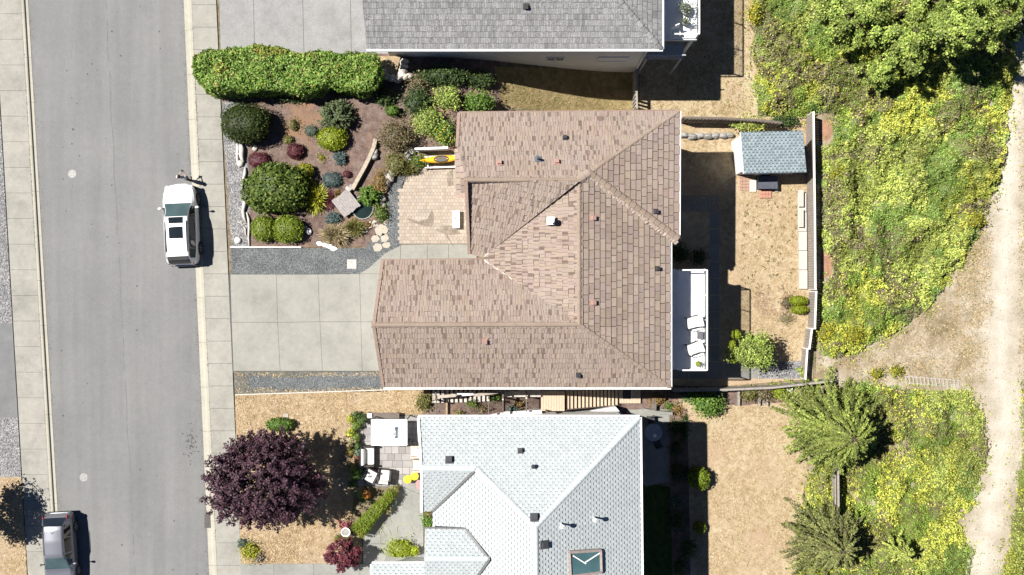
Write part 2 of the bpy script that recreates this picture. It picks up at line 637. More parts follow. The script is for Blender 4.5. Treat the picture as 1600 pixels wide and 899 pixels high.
# ------------------------------------------------------------------ ground and surfaces
def build_ground():
    cs = [-250, -120, -70, -45, -36] + [-31.5 + .4 * i for i in range(41)] + [-14.5, -13, -11.5, -10, -8] + XBREAKS[:-1] + [8.5 + 1.5 * i for i in range(7)] + [19, 21, 25, 30, 36, 45, 60, 120, 250]
    ys = [-250, -120, -70, -50] + [-40, -36, -32, -28, -24] + YBREAKS + [24, 28, 32, 36, 40] + [50, 70, 120, 250]
    vs, fs = [], []
    for y in ys:
        yc = clamp(y, -60, 60)
        for c in cs:
            k = float(np.interp(c, [-40, -27, -18, -8], [-.058, -.058, -.0445, 0])) if c > -60 else -.058
            x = c + k * yc
            vs.append((x, y, T(x, y) - .05))
    n = len(cs)
    for j in range(len(ys) - 1):
        for i in range(n - 1):
            fs.append((j * n + i, j * n + i + 1, (j + 1) * n + i + 1, (j + 1) * n + i))
    b = MB(); b.mesh(vs, fs)
    return tag(b.build("ground", earth, shade=True), kind="structure")


def sheet_mesh(name, pts, dz, mat, parent=None):
    """flat covering that follows the ground, pts in metres"""
    bm = bmesh.new()
    f = bm.faces.new([bm.verts.new((x, y, 0)) for x, y in pts])
    f.normal_update()
    if f.normal.z < 0: f.normal_flip()
    xs = [p[0] for p in pts]
    for xb in XBREAKS:
        if min(xs) < xb < max(xs):
            bmesh.ops.bisect_plane(bm, geom=bm.verts[:] + bm.edges[:] + bm.faces[:], plane_co=(xb, 0, 0), plane_no=(1, 0, 0))
    if max(xs) > -6 and min(xs) < 8:
        yy_ = [p[1] for p in pts]
        for yb in YBREAKS:
            if min(yy_) < yb < max(yy_):
                bmesh.ops.bisect_plane(bm, geom=bm.verts[:] + bm.edges[:] + bm.faces[:], plane_co=(0, yb, 0), plane_no=(0, 1, 0))
    bmesh.ops.triangulate(bm, faces=bm.faces[:])
    for v in bm.verts:
        v.co.z = T(v.co.x, v.co.y) + dz
    me = bpy.data.meshes.new(name)
    bm.to_mesh(me); bm.free()
    me.materials.append(mat)
    return link(bpy.data.objects.new(name, me), parent)


def wobble(pts, step=.6, amp=.12, seed=1):
    """resample a closed outline with an uneven edge"""
    out = []
    n = len(pts)
    for i in range(n):
        a, b = Vector(pts[i]), Vector(pts[(i + 1) % n])
        d = b - a
        m = max(1, int(d.length / step))
        nn = Vector((-d.y, d.x)).normalized()
        for k in range(m):
            q = a + d * (k / m)
            w = (float(vnoise(q.x * 1.3, q.y * 1.3, 0, seed)) - .5) * 2 * amp
            out.append(tuple(q + nn * w))
    return out


def gx(pts):
    return [tuple(G(*p).xy) for p in pts]


def sheet(name, px, dz, mat, rough=0.0, parent=None, seed=1, step=.5):
    pts = gx(px)
    if rough: pts = wobble(pts, step, rough, seed)
    o = sheet_mesh(name, pts, dz, mat, parent)
    return tag(o, kind="structure") if parent is None else o


def shrink(pts, g):
    cx = sum(p[0] for p in pts) / len(pts); cy = sum(p[1] for p in pts) / len(pts)
    out = []
    for x, y in pts:
        d = math.hypot(x - cx, y - cy)
        k = max(0, (d - g * 1.4) / d)
        out.append((cx + (x - cx) * k, cy + (y - cy) * k))
    return out


def panel(name, pts, top, thick, mat, parent, gap=.008, dz=0.0):
    """one cast or laid slab, pts in metres; bevelled rim"""
    p = shrink(pts, gap)
    b = MB()
    zt = lambda x, y: T(x, y) + top + dz
    b.prism(p, lambda x, y: zt(x, y) - thick, lambda x, y: zt(x, y) - .006)
    q = shrink(p, .008)
    n = len(p)
    base = len(b.v) - n
    b.v += [(x, y, zt(x, y)) for x, y in (q if True else p)]
    # orientation may have been flipped by prism: rebuild the rim by nearest order
    top_ids = list(range(base, base + n))
    new = list(range(base + n, base + 2 * n))
    a = sum(p[i][0] * p[(i + 1) % n][1] - p[(i + 1) % n][0] * p[i][1] for i in range(n))
    if a < 0: new = new[::-1]
    b.f = [f for f in b.f if tuple(f) != tuple(top_ids)]
    for i in range(n):
        j = (i + 1) % n
        b.f.append((top_ids[i], top_ids[j], new[j], new[i]))
    b.f.append(tuple(new))
    return b.build(name, mat, parent)


ground = build_ground()


def strip(f0, f1, ya, yb, step=5.0):
    m = max(1, int((yb - ya) / step))
    ys = [ya + (yb - ya) * i / m for i in range(m + 1)]
    return [(f0(y), y) for y in ys] + [(f1(y), y) for y in ys[::-1]]


# road
rb = MB()
ys = [-60 + 4 * i for i in range(31)]
for i in range(30):
    a, b_ = ys[i], ys[i + 1]
    rb.poly([(XL(a), a, .006), (XR(a), a, .006), (XR(b_), b_, .006), (XL(b_), b_, .006)])
road = tag(rb.build("road", asphalt), kind="structure")
tar = M("tar_seam", (.125, .125, .125), .8, .3, 4, 40, .3, .002)
seam = MB()
for k in range(60):
    y0 = -18 + k * .6
    if R.random() < .12: continue
    xm = lambda y: (XL(y) + XR(y)) / 2 - .02 + .035 * math.sin(y * 1.7)
    seam.poly([(xm(y0) - .025, y0, .010), (xm(y0) + .025, y0, .010), (xm(y0 + .6) + .025, y0 + .6, .010), (xm(y0 + .6) - .025, y0 + .6, .010)])
seam.build("paving_seam", tar, road)
spots = MB()
for k in range(70):
    x, y = R.gauss(297, 5), R.gauss(690, 14)
    q = G(x, y)
    r = R.uniform(.015, .06)
    spots.poly([(q.x + r * math.cos(t) * R.uniform(.6, 1.2), q.y + r * math.sin(t) * R.uniform(.6, 1.2), .0105 + k * .00002) for t in [i * PI / 4 for i in range(8)]])
for k in range(60):
    x, y = R.uniform(90, 310), R.uniform(0, 899)
    q = G(x, y); r = R.uniform(.02, .06)
    if not XL(q.y) + .2 < q.x < XR(q.y) - .2: continue
    spots.poly([(q.x + r * math.cos(t) * R.uniform(.6, 1.2), q.y + r * math.sin(t) * R.uniform(.6, 1.2), .0135) for t in [i * PI / 4 for i in range(8)]])
tag(spots.build("tar_spots", M("tar_spot", (.06, .06, .06), .8), road), kind="stuff")

# kerbs and sidewalks
KE, KW, SE, SW_ = .5, .36, 1.93, 1.9
kb = bpy.data.objects.new("kerb_east", None); COL.objects.link(kb); tag(kb, kind="structure"); OFF[kb.name] = Vector((0, 0, 0))
kw = bpy.data.objects.new("kerb_west", None); COL.objects.link(kw); tag(kw, kind="structure"); OFF[kw.name] = Vector((0, 0, 0))
wl = bpy.data.objects.new("sidewalk_east", None); COL.objects.link(wl); tag(wl, kind="structure"); OFF[wl.name] = Vector((0, 0, 0))
ww = bpy.data.objects.new("sidewalk_west", None); COL.objects.link(ww); tag(ww, kind="structure"); OFF[ww.name] = Vector((0, 0, 0))


def kerb_piece(fx, sgn, w, ya, yb, parent):
    # rolled profile: gutter lip, rising face, flat top
    g = .006
    prof = [(0.0, -.1), (0.0, .022), (w * .45, .03), (w * .55, .115), (w * .7, .132), (w - .004, .134), (w - .004, -.1)]
    b = MB()
    n = len(prof)
    vs = [(fx(y) + sgn * x, y, z) for y in (ya + g, yb - g) for x, z in prof]
    fs = [(i, i + 1, n + i + 1, n + i) for i in range(n - 1)]
    fs += [tuple(range(n)), tuple(range(2 * n - 1, n - 1, -1))]
    b.mesh(vs, fs)
    b.build("kerb_stone", conc_kerb, parent)


y = -24.0
while y < 24:
    kerb_piece(XR, 1, KE, y, y + 2.6, kb)
    kerb_piece(XL, -1, KW, y + 1, y + 3.6, kw)
    y += 2.6
k = 0
y = -24.0
while y < 24:
    y2 = y + 1.305
    pts = [(XR(y) + KE, y), (XR(y) + SE, y), (XR(y2) + SE, y2), (XR(y2) + KE, y2)]
    b = MB(); p = shrink(pts, .007)
    hh = .136 + R.uniform(-.004, .004)
    b.prism(p, -.05, hh - .006); b.f.pop(1); b.c.pop(1)
    q = shrink(p, .01); nb = len(b.v)
    b.v += [(x, yy, hh) for x, yy in q]
    for i in range(4):
        j = (i + 1) % 4
        b.f.append((4 + i, 4 + j, nb + j, nb + i))
    b.f.append((nb, nb + 1, nb + 2, nb + 3))
    b.build("slab", conc_walk, wl)
    y = y2
y = -24.3
while y < 24:
    y2 = y + 1.49
    pts = [(XL(y) - SW_, y), (XL(y) - KW, y), (XL(y2) - KW, y2), (XL(y2) - SW_, y2)]
    b = MB(); p = shrink(pts, .007)
    hh = .136 + R.uniform(-.004, .004)
    b.prism(p, -.05, hh)
    b.build("slab", conc_walk, ww)
    y = y2
# weeds and silt along the back of the kerb are left to the joint; west verge surfaces
def west(name, y0, y1, mat, dz):
    pts = [(-40, y0), (XL(y0) - SW_ - .05, y0), (XL(y1) - SW_ - .05, y1), (-40, y1)]
    return tag(sheet_mesh(name, pts, dz, mat), kind="structure")
Yp = lambda py: (449.5 - py) * H_CAM / F_PX
west("gravel_verge_north", Yp(505), Yp(-40), gravel_white, .012)
west("driveway_west", Yp(652), Yp(505), M("old_asphalt", (.135, .137, .14), .9, .2, 1.2, 50, .2, .004), .010)
west("gravel_verge_south", Yp(745), Yp(652), gravel_white, .012)
west("lawn_west", Yp(960), Yp(745), dry_lawn, .008)

# ---- lots, from the street eastwards (outlines in photo pixels on the ground)
sheet("driveway_north", [(341, -60), (600, -60), (640, 84), (345, 84)], .010, conc_agg)
dj = MB()
for x0, x1 in ((395, 398), (472, 475), (547, 549)):
    a, b_ = G(x0, -40), G(x1, 84)
    dj.poly([(a.x - .012, a.y, .136), (a.x + .012, a.y, .136), (b_.x + .012, b_.y, .136), (b_.x - .012, b_.y, .136)])
dj.build("control_joint", M("joint_dark", (.06, .06, .055)), bpy.data.objects["driveway_north"])
sheet("garden_bed", [(346, 84), (650, 80), (780, 92), (790, 176), (716, 178), (712, 235), (650, 238), (628, 262), (606, 300), (600, 345), (575, 385), (366, 388), (350, 155)], .008, soil, .05)
sheet("pebble_strip", [(347, 160), (384, 160), (386, 240), (390, 300), (392, 386), (362, 386), (352, 250)], .014, gravel_white, .06)
sheet("gravel_border", [(360, 388), (570, 388), (598, 360), (606, 290), (640, 262), (628, 290), (626, 384), (602, 396), (575, 420), (561, 428), (362, 429)], .018, gravel_blue)
sheet("weedy_border", [(366, 581), (606, 581), (606, 612), (367, 616)], .008, gravel_mixed)
sheet("gravel_patch", [(385, 588), (470, 590), (500, 584), (600, 583), (603, 605), (520, 611), (440, 609), (392, 606)], .013, gravel_blue, .12, seed=4)
sheet("front_lawn", [(367, 617), (600, 609), (700, 609), (700, 655), (575, 655), (565, 660), (548, 820), (540, 881), (375, 881)], .008, dry_lawn)
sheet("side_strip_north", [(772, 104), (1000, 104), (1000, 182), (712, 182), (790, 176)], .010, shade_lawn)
sheet("yard_north", [(1000, -60), (1184, -60), (1184, 190), (1000, 190)], .008, rear_lawn)
sheet("rear_yard", [(1035, 185), (1270, 182), (1270, 592), (1035, 612)], .009, rear_lawn)
sheet("side_strip_south", [(660, 604), (1120, 604), (1120, 668), (660, 668)], .010, soil)
sheet("rear_yard_south", [(1060, 612), (1250, 604), (1262, 700), (1240, 960), (1060, 960)], .011, rear_lawn)
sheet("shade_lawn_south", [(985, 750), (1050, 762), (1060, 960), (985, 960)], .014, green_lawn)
sheet("shrub_border", [(1044, 640), (1074, 640), (1080, 960), (1052, 960)], .017, soil)
# path beyond the rear fence
def mat_trail():
    """sandy clearing with the worn foot path running along a curve through it"""
    m, nt, b = _base("trail_dirt")
    p = wpos(nt)
    sx = N(nt, "ShaderNodeSeparateXYZ"); nt.links.new(p, sx.inputs[0])
    line = [(-120, 1596), (60, 1588), (150, 1584), (230, 1578), (300, 1574), (390, 1570), (480, 1566), (560, 1562), (640, 1570), (720, 1563), (800, 1546), (899, 1531), (1000, 1518)]
    mr = N(nt, "ShaderNodeMapRange"); mr.inputs[1].default_value, mr.inputs[2].default_value = -24, 24
    nt.links.new(sx.outputs[1], mr.inputs[0])
    fc = N(nt, "ShaderNodeFloatCurve")
    cv = fc.mapping.curves[0]
    k = (H_CAM - REAR + .25) / F_PX
    pts = sorted((((449.5 - py) * k + 24) / 48, ((px - 800) * k - 26) / 8) for py, px in line)
    cv.points[0].location = pts[0]; cv.points[1].location = pts[-1]
    for q in pts[1:-1]: cv.points.new(*q)
    fc.mapping.update()
    nt.links.new(mr.outputs[0], fc.inputs["Value"])
    xc = N(nt, "ShaderNodeMath", operation='MULTIPLY_ADD'); nt.links.new(fc.outputs[0], xc.inputs[0]); xc.inputs[1].default_value, xc.inputs[2].default_value = 8, 26
    d = N(nt, "ShaderNodeMath", operation='SUBTRACT'); nt.links.new(sx.outputs[0], d.inputs[0]); nt.links.new(xc.outputs[0], d.inputs[1])
    ab = N(nt, "ShaderNodeMath", operation='ABSOLUTE'); nt.links.new(d.outputs[0], ab.inputs[0])
    nb, nm, ng = noise(nt, .9, 5, .65, p), noise(nt, 9, 4, .7, p), noise(nt, 60, 2, .6, p)
    ad = N(nt, "ShaderNodeMath", operation='MULTIPLY_ADD'); nt.links.new(nb.outputs[0], ad.inputs[0]); ad.inputs[1].default_value = 1.3; nt.links.new(ab.outputs[0], ad.inputs[2])
    f = ramp(nt, ad.outputs[0], [(.6, (1, 1, 1)), (1.0, (.55, .55, .55))])
    sc_ = N(nt, "ShaderNodeMapRange"); sc_.inputs[1].default_value, sc_.inputs[2].default_value, sc_.inputs[3].default_value, sc_.inputs[4].default_value = .6, 2.5, 1, 0
    nt.links.new(ad.outputs[0], sc_.inputs[0])
    mm = N(nt, "ShaderNodeMath", operation='MULTIPLY_ADD'); nt.links.new(nm.outputs[0], mm.inputs[0]); mm.inputs[1].default_value = .5
    nt.links.new(nb.outputs[0], mm.inputs[2])
    side = ramp(nt, mm.outputs[0], [(.5, (.12, .1, .055)), (.64, (.2, .16, .1)), (.78, (.28, .235, .17)), (.95, (.38, .335, .27))]).outputs[0]
    worn = ramp(nt, mm.outputs[0], [(.5, (.33, .29, .23)), (.75, (.43, .395, .335)), (1.0, (.5, .47, .415))]).outputs[0]
    c = mix(nt, side, worn, sc_.outputs[0])
    g = ramp(nt, ng.outputs[0], [(.3, (.82, .82, .82)), (.7, (1.12, 1.12, 1.12))]).outputs[0]
    c = mix(nt, c, g, 1.0, 'MULTIPLY')
    nt.links.new(c, b.inputs["Base Color"])
    b.inputs["Roughness"].default_value = .95
    b.inputs["Specular IOR Level"].default_value = .1
    bump(nt, b, mm.outputs[0], .05)
    return m
trail_dirt = mat_trail()
wild_path = sheet("path_clearing", [(1276, -60), (1720, -60), (1720, 960), (1262, 960), (1255, 640), (1290, 596), (1275, 590)], .010, trail_dirt)

# driveway panels of the middle house
dw = bpy.data.objects.new("driveway", None); COL.objects.link(dw); tag(dw, kind="structure"); OFF[dw.name] = Vector((0, 0, 0))
def drive(px, mat=conc_drive, top=.016, parent=dw, name="panel"):
    return panel(name, gx(px), top, .09, mat, parent, .008)
drive([(360, 429), (432, 429), (434, 504), (362, 504)])
drive([(432, 429), (497, 429), (500, 503), (434, 504)])
drive([(497, 429), (562, 428), (564, 503), (500, 503)])
drive([(562, 428), (630, 428), (630, 502), (564, 503)])
drive([(362, 504), (434, 504), (438, 580), (365, 580)])
drive([(434, 504), (500, 503), (504, 580), (438, 580)])
drive([(500, 503), (564, 503), (566, 580), (504, 580)])
drive([(564, 503), (630, 502), (630, 580), (566, 580)])
sheet("driveway_base", [(358, 428), (632, 427), (632, 583), (360, 583)], .006, MATS["joint_dark"])
wkk = bpy.data.objects.new("front_walk", None); COL.objects.link(wkk); tag(wkk, kind="structure"); OFF[wkk.name] = Vector((0, 0, 0))
drive([(562, 428), (575, 415), (590, 402), (606, 411), (610, 428)], parent=wkk)
drive([(590, 402), (604, 391), (626, 383), (626, 411), (606, 411)], parent=wkk)
drive([(626, 383), (668, 382), (668, 411), (626, 411)], parent=wkk)
drive([(668, 382), (701, 382), (701, 411), (668, 411)], parent=wkk)
drive([(701, 382), (745, 382), (745, 411), (701, 411)], parent=wkk)
sheet("walk_base", [(564, 427), (592, 401), (626, 382.5), (746, 381.5), (746, 427)], .005, MATS["joint_dark"])
# driveway of the south house
dsn = bpy.data.objects.new("driveway_south", None); COL.objects.link(dsn); tag(dsn, kind="structure"); OFF[dsn.name] = Vector((0, 0, 0))
for a, b_ in ((375, 428), (428, 490), (490, 562), (562, 640)):
    drive([(a, 881), (b_, 881), (b_ + 2, 950), (a + 2, 950)], conc_dark, parent=dsn)
sheet("south_drive_base", [(374, 880.5), (642, 880.5), (642, 952), (376, 952)], .005, MATS["joint_dark"])
sp_ = bpy.data.objects.new("south_walk", None); COL.objects.link(sp_); tag(sp_, kind="structure"); OFF[sp_.name] = Vector((0, 0, 0))
drive([(566, 823), (600, 790), (628, 760), (662, 775), (662, 850), (596, 850), (567, 850)], conc_dark, parent=sp_)
drive([(567, 850), (596, 850), (662, 850), (662, 881), (567, 881)], conc_dark, parent=sp_)
drive([(628, 760), (640, 757), (662, 757), (662, 775)], conc_dark, parent=sp_)

# pavers of the entrance patio (too small to pick apart singly)
paver_m = mat_tile("pink_pavers", (.3, .25, .205), (.34, .29, .24))
pv = MB()
a0, a1 = G(624, 381), G(738, 262)
yy = a0.y; row = 0
while yy < a1.y - .02:
    xx = a0.x - (row % 2) * .1
    while xx < a1.x:
        t = R.uniform(.86, 1.1); t2 = R.uniform(.97, 1.03)
        if not (yy > a0.y + 3.2 and xx < a0.x + .55 * (yy - a0.y - 3.2)):
            pv.box((xx + .1, yy + .1, .115 + R.uniform(0, .003)), (.192, .192, .06), tint=(t * t2, t, t / t2))
        xx += .2
    yy += .2; row += 1
pvo = pv.build("entrance_patio", paver_m, attr=True); tag(pvo, kind="structure")
sheet("entrance_patio_bed", [(623, 384), (740, 384), (740, 260), (634, 260)], .004, M("joint_sand", (.16, .13, .1), .95))

blotch_m, _nt, _b = _base("brown_blotch")  # brown see-through marks laid over the pavers
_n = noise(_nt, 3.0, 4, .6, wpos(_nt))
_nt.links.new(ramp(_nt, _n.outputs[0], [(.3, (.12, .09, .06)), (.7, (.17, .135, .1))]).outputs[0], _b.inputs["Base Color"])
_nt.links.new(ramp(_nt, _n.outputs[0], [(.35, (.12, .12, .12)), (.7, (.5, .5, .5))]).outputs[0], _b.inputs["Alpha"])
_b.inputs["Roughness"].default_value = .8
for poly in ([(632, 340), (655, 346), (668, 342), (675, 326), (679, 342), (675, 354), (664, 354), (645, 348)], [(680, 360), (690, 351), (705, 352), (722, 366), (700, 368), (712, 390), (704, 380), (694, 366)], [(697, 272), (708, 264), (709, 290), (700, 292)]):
    b = MB(); b.poly([(*G(*q).xy, .1515) for q in poly][::-1]); b.build("stain", blotch_m, pvo)

# neighbour's paved terrace: each stone a part
ter = bpy.data.objects.new("terrace", None); COL.objects.link(ter); tag(ter, kind="structure"); OFF[ter.name] = Vector((0, 0, 0))
ter_m = mat_tile("grey_pavers", (.235, .225, .215), (.27, .26, .25))
sheet("terrace_bed", [(558, 648), (664, 648), (664, 760), (600, 762), (562, 760)], .010, M("terrace_sand", (.13, .125, .115), .95))
q0, q1 = G(560, 760), G(663, 650)
PAVERS = []
for kk in range(10):
    b = MB(); t = .78 + .045 * kk; w = (.4, .4, .6)[kk % 3]; d = (.4, .3, .4)[kk % 3]
    b.tint = (t, t, t * 1.01)
    b.prism([(-w / 2 + .012, -d / 2 + .012), (w / 2 - .012, -d / 2 + .012), (w / 2 - .012, d / 2 - .012), (-w / 2 + .012, d / 2 - .012)], -.04, .0)
    PAVERS.append((w, d, b))
pav_me = []
for w, d, b in PAVERS:
    o = b.build("paver", ter_m, ter, attr=True); pav_me.append((w, d, o.data)); bpy.data.objects.remove(o)
yy = q0.y
while yy < q1.y:
    xx = q0.x + R.uniform(-.1, 0)
    d = R.choice((.4, .3))
    while xx < q1.x:
        w, dd, me = R.choice([p for p in pav_me if p[1] == d])
        o = bpy.data.objects.new("paver", me); link(o, ter); o.location = (xx + w / 2, yy + d / 2, .142 + R.uniform(0, .004))
        xx += w
    yy += d

# rear patio slabs, north-east and south
rp = bpy.data.objects.new("rear_walk", None); COL.objects.link(rp); tag(rp, kind="structure"); OFF[rp.name] = Vector((0, 0, 0))
for i in range(3): drive([(1066 + i * 19, 305), (1085 + i * 19, 305), (1085 + i * 19, 331), (1066 + i * 19, 331)], conc_dark, parent=rp)
for i in range(9): drive([(1109, 332 + i * 26), (1124, 332 + i * 26), (1124, 357 + i * 26), (1109, 357 + i * 26)], conc_dark, parent=rp)
for i in range(5): drive([(1050 + i * 27, 566), (1076 + i * 27, 566), (1076 + i * 27, 592), (1050 + i * 27, 592)], conc_dark, parent=rp)
sheet("gravel_walk", [(1184, 566), (1252, 564), (1252, 592), (1184, 592)], .016, gravel_white)
sheet("south_patio", [(980, 640), (1046, 640), (1046, 752), (1010, 760), (980, 745)], .018, conc_dark)

# manholes, lids, drain
def manhole(px, py, r, label):
    c = G(px, py)
    t = thing("manhole_cover", label, "manhole cover", (c.x, c.y, 0), world=True)
    b = MB(); b.lathe([(r, -.02), (r, .014), (r * .88, .016), (r * .86, .012), (.02, .012)], (c.x, c.y, 0), 28)
    b.build("rim", M("manhole_concrete", (.26, .255, .24), .8, .2, 6), t)
    b = MB()
    b.lathe([(r * .84, .0), (r * .84, .0155), (.01, .0165)], (c.x, c.y, 0), 24)
    lid = b.build("lid", M("manhole_lid", (.23, .23, .225), .6, .3, 14, 60, .3, .004, metal=.2), t)
    for i in range(6):
        a = i * PI / 3
        MB().box((c.x + math.cos(a) * r * .5, c.y + math.sin(a) * r * .5, .018), (.09, .025, .006), rz=a).build("lug", M("lug_iron", (.16, .16, .16), .6), lid)
manhole(113, 272, .25, "round pale manhole cover in the road farther up the street")
manhole(131, 746, .24, "round grey manhole cover in the road near the silver car")
c = G(327, 815)
t = thing("storm_drain", "dark iron storm drain grate set in the east kerb gutter", "drain", (c.x, c.y, 0), world=True)
MB().box((c.x - .02, c.y, .02), (.5, .75, .04)).build("frame", M("drain_iron", (.07, .065, .06), .7), t)
for i in range(6):
    MB().box((c.x - .02, c.y - .3 + i * .12, .05), (.42, .05, .03)).build("bar", MATS["drain_iron"], t)
c = G(550, 413)
t = thing("utility_lid", "square pale concrete utility lid in the blue gravel by driveway", "lid", (c.x, c.y, .12), world=True)
MB().rbox((c.x, c.y, .15), (.56, .56, .06), .02).build("cover", M("lid_concrete", (.4, .37, .35), .8), t)
MB().box((c.x, c.y + .12, .183), (.1, .03, .008)).build("handle", dark_metal, t)

# dry grass blades over the lawns
def straw(name, polys_px, n_per_m2, cols, hmax=.06, holes=()):
    V, C = [], []
    for pl in polys_px:
        pts = gx(pl)
        xs = [p[0] for p in pts]; ys_ = [p[1] for p in pts]
        A = (max(xs) - min(xs)) * (max(ys_) - min(ys_))
        n = int(A * n_per_m2)
        x = RN.uniform(min(xs), max(xs), n); y = RN.uniform(min(ys_), max(ys_), n)
        dens = vnoise(x * 1.1, y * 1.1, 0, 3) * .6 + vnoise(x * 4, y * 4, 0, 5) * .4
        k = pip(pts, x, y) & (RN.uniform(0, 1, n) < dens * 1.5 - .25) & (pdist(pts, x, y) > .05)
        x, y = x[k], y[k]
        z = np.array([T(a, b) for a, b in zip(x, y)]) + .012
        n = len(x)
        a = RN.uniform(0, 2 * PI, n); L = RN.uniform(.07, .2, n); hh = RN.uniform(.01, hmax, n); w = RN.uniform(.008, .02, n)
        dx, dy = np.cos(a), np.sin(a)
        q = np.stack([np.stack([x - dy * w, y + dx * w, z], 1), np.stack([x + dy * w, y - dx * w, z], 1), np.stack([x + dx * L, y + dy * L, z + hh], 1)], 1)
        V.append(q.reshape(-1, 3))
        ci = RN.integers(0, len(cols), n)
        C.append(np.repeat(np.array(cols)[ci] * RN.uniform(.75, 1.2, (n, 1)), 3, 0))
    V = np.concatenate(V); C = np.concatenate(C)
    me = bpy.data.meshes.new(name)
    nv = len(V); nf = nv // 3
    me.vertices.add(nv); me.vertices.foreach_set("co", V.astype(np.float32).ravel())
    me.loops.add(nv); me.loops.foreach_set("vertex_index", np.arange(nv, dtype=np.int32))
    me.polygons.add(nf); me.polygons.foreach_set("loop_start", np.arange(0, nv, 3, dtype=np.int32))
    at = me.attributes.new("Col", 'FLOAT_COLOR', 'POINT')
    at.data.foreach_set("color", np.concatenate([C, np.ones((nv, 1))], 1).astype(np.float32).ravel())
    me.update(calc_edges=True)
    me.materials.append(leafm)
    return link(bpy.data.objects.new(name, me))


STRAW = [(.52, .4, .25), (.46, .34, .19), (.38, .27, .13), (.6, .49, .33), (.27, .18, .09)]
tag(straw("dry_grass", [[(367, 617), (600, 609), (672, 609), (672, 648), (575, 655), (565, 660), (548, 820), (540, 881), (375, 881)]], 480, STRAW, .09),
    "straw coloured dry grass of the front lawn around the purple tree", "grass", kind="stuff")
tag(straw("dry_grass", [[(1063, 185), (1262, 182), (1262, 565), (1125, 565), (1124, 332), (1063, 332)]], 330, [(.46, .36, .22), (.42, .32, .18), (.34, .25, .13), (.52, .43, .29), (.24, .17, .09)], .05),
    "parched pale grass of the fenced rear yard behind the brown roofed house", "grass", kind="stuff")
tag(straw("dry_grass", [[(1082, 640), (1235, 632), (1245, 700), (1225, 930), (1085, 930)]], 400, [(.46, .36, .22), (.42, .32, .18), (.34, .25, .13), (.52, .43, .29), (.24, .17, .09)], .06),
    "parched pale grass of the yard behind the white roofed house", "grass", kind="stuff")
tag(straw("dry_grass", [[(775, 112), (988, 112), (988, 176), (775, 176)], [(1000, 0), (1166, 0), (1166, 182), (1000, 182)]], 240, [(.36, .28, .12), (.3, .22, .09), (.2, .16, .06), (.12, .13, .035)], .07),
    "dry yellowish grass around the grey roofed house", "grass", kind="stuff")
tag(straw("dry_grass", [[(368, 581), (600, 581), (600, 589), (368, 590)], [(368, 604), (500, 606), (600, 604), (600, 611), (368, 616)]], 260, STRAW),
    "dry straw edging the gravel strip beside the driveway", "grass", kind="stuff")
tag(straw("dry_grass", [[(1300, 575), (1400, 520), (1470, 460), (1540, 340), (1556, 460), (1540, 600), (1420, 592)], [(1590, 200), (1640, 200), (1640, 620), (1590, 600)], [(1540, 330), (1556, 330), (1548, 440), (1530, 560), (1500, 560), (1490, 440)]], 260, STRAW + [(.14, .15, .05), (.2, .18, .07)], .1),
    "scattered dry grass on the sandy clearing beside the path", "grass", kind="stuff")
tag(straw("dry_grass", [[(-30, 746), (36, 746), (44, 899), (-30, 899)]], 260, STRAW),
    "dry grass on the far side of the street beside the silver car", "grass", kind="stuff")

tag(straw("dead_grass", [[(1180, 450), (1225, 446), (1240, 470), (1228, 496), (1190, 494), (1174, 472)]], 420, [(.27, .17, .13), (.33, .22, .16), (.2, .13, .09)], .06),
    "reddish brown patch of dead growth on the pale rear lawn", "grass", kind="stuff")

# grit, litter and moss along the gutters, cracks in the asphalt, stones on the path
def specks(name, gen, n, mats_cols, smin, smax, label=None, cat=None, parent=None, flat=.5):
    V, C, Q = [], [], []
    for i in range(n):
        x, y, z = gen()
        s_ = R.uniform(smin, smax); a = R.uniform(0, 6.28); q = len(V)
        ca, sa = math.cos(a) * s_, math.sin(a) * s_
        V += [(x + ca, y + sa, z), (x - sa * .7, y + ca * .7, z), (x - ca, y - sa, z), (x + sa * .7, y - ca * .7, z), (x, y, z + s_ * flat)]
        for k in range(4): Q.append((q + k, q + (k + 1) % 4, q + 4)); C.append(sc(mats_cols[i % len(mats_cols)], R.uniform(.7, 1.2)))
    b = MB(); b.v = V; b.f = Q; b.c = C
    o = b.build(name, grit_m, parent, attr=True)
    return tag(o, label, cat, kind="stuff")
grit_m = mat_tile("grit", (.95, .95, .95), (1, 1, 1))
def g_gut():
    y = R.uniform(-17, 17)
    if R.random() < .6: return (XR(y) - abs(R.gauss(0, .12)) - .01, y, .007)
    return (XL(y) + abs(R.gauss(0, .12)) + .01, y, .007)
specks("gutter_grit", g_gut, 2600, [(.07, .065, .055), (.16, .13, .09), (.22, .2, .17), (.05, .05, .05)], .008, .03, "dark grit and leaf litter along the road gutters", "grit")
def g_moss():
    y = R.uniform(-17, 17)
    if float(vnoise(y * .5, 0, 0, 3)) < .45: y = R.uniform(2, 12)
    return ((XR(y) + KE + R.gauss(0, .02)) if R.random() < .7 else (XL(y) - KW + R.gauss(0, .02)), y, .134)
specks("kerb_moss", g_moss, 900, [(.07, .085, .03), (.1, .09, .05), (.05, .06, .025)], .012, .035, "moss and dirt in the joint behind the kerbs", "moss")
def g_stone():
    if R.random() < .7:
        px = R.uniform(1300, 1600); py = R.uniform(330, 620)
    else:
        px = R.uniform(1520, 1600); py = R.uniform(0, 899)
    q = G(px, py); return (q.x, q.y, q.z + .008)
specks("path_stones", g_stone, 1500, [(.3, .28, .25), (.42, .4, .36), (.2, .17, .13), (.13, .12, .06)], .015, .05, "small stones and weeds strewn over the sandy clearing", "stones")
def g_bed():
    q = G(R.uniform(395, 600), R.uniform(155, 385)); return (q.x, q.y, q.z + .009)
specks("mulch_chips", g_bed, 2600, [(.1, .065, .05), (.2, .15, .12), (.06, .04, .032), (.26, .2, .15)], .012, .04, "bark chips scattered over the front garden bed", "mulch")

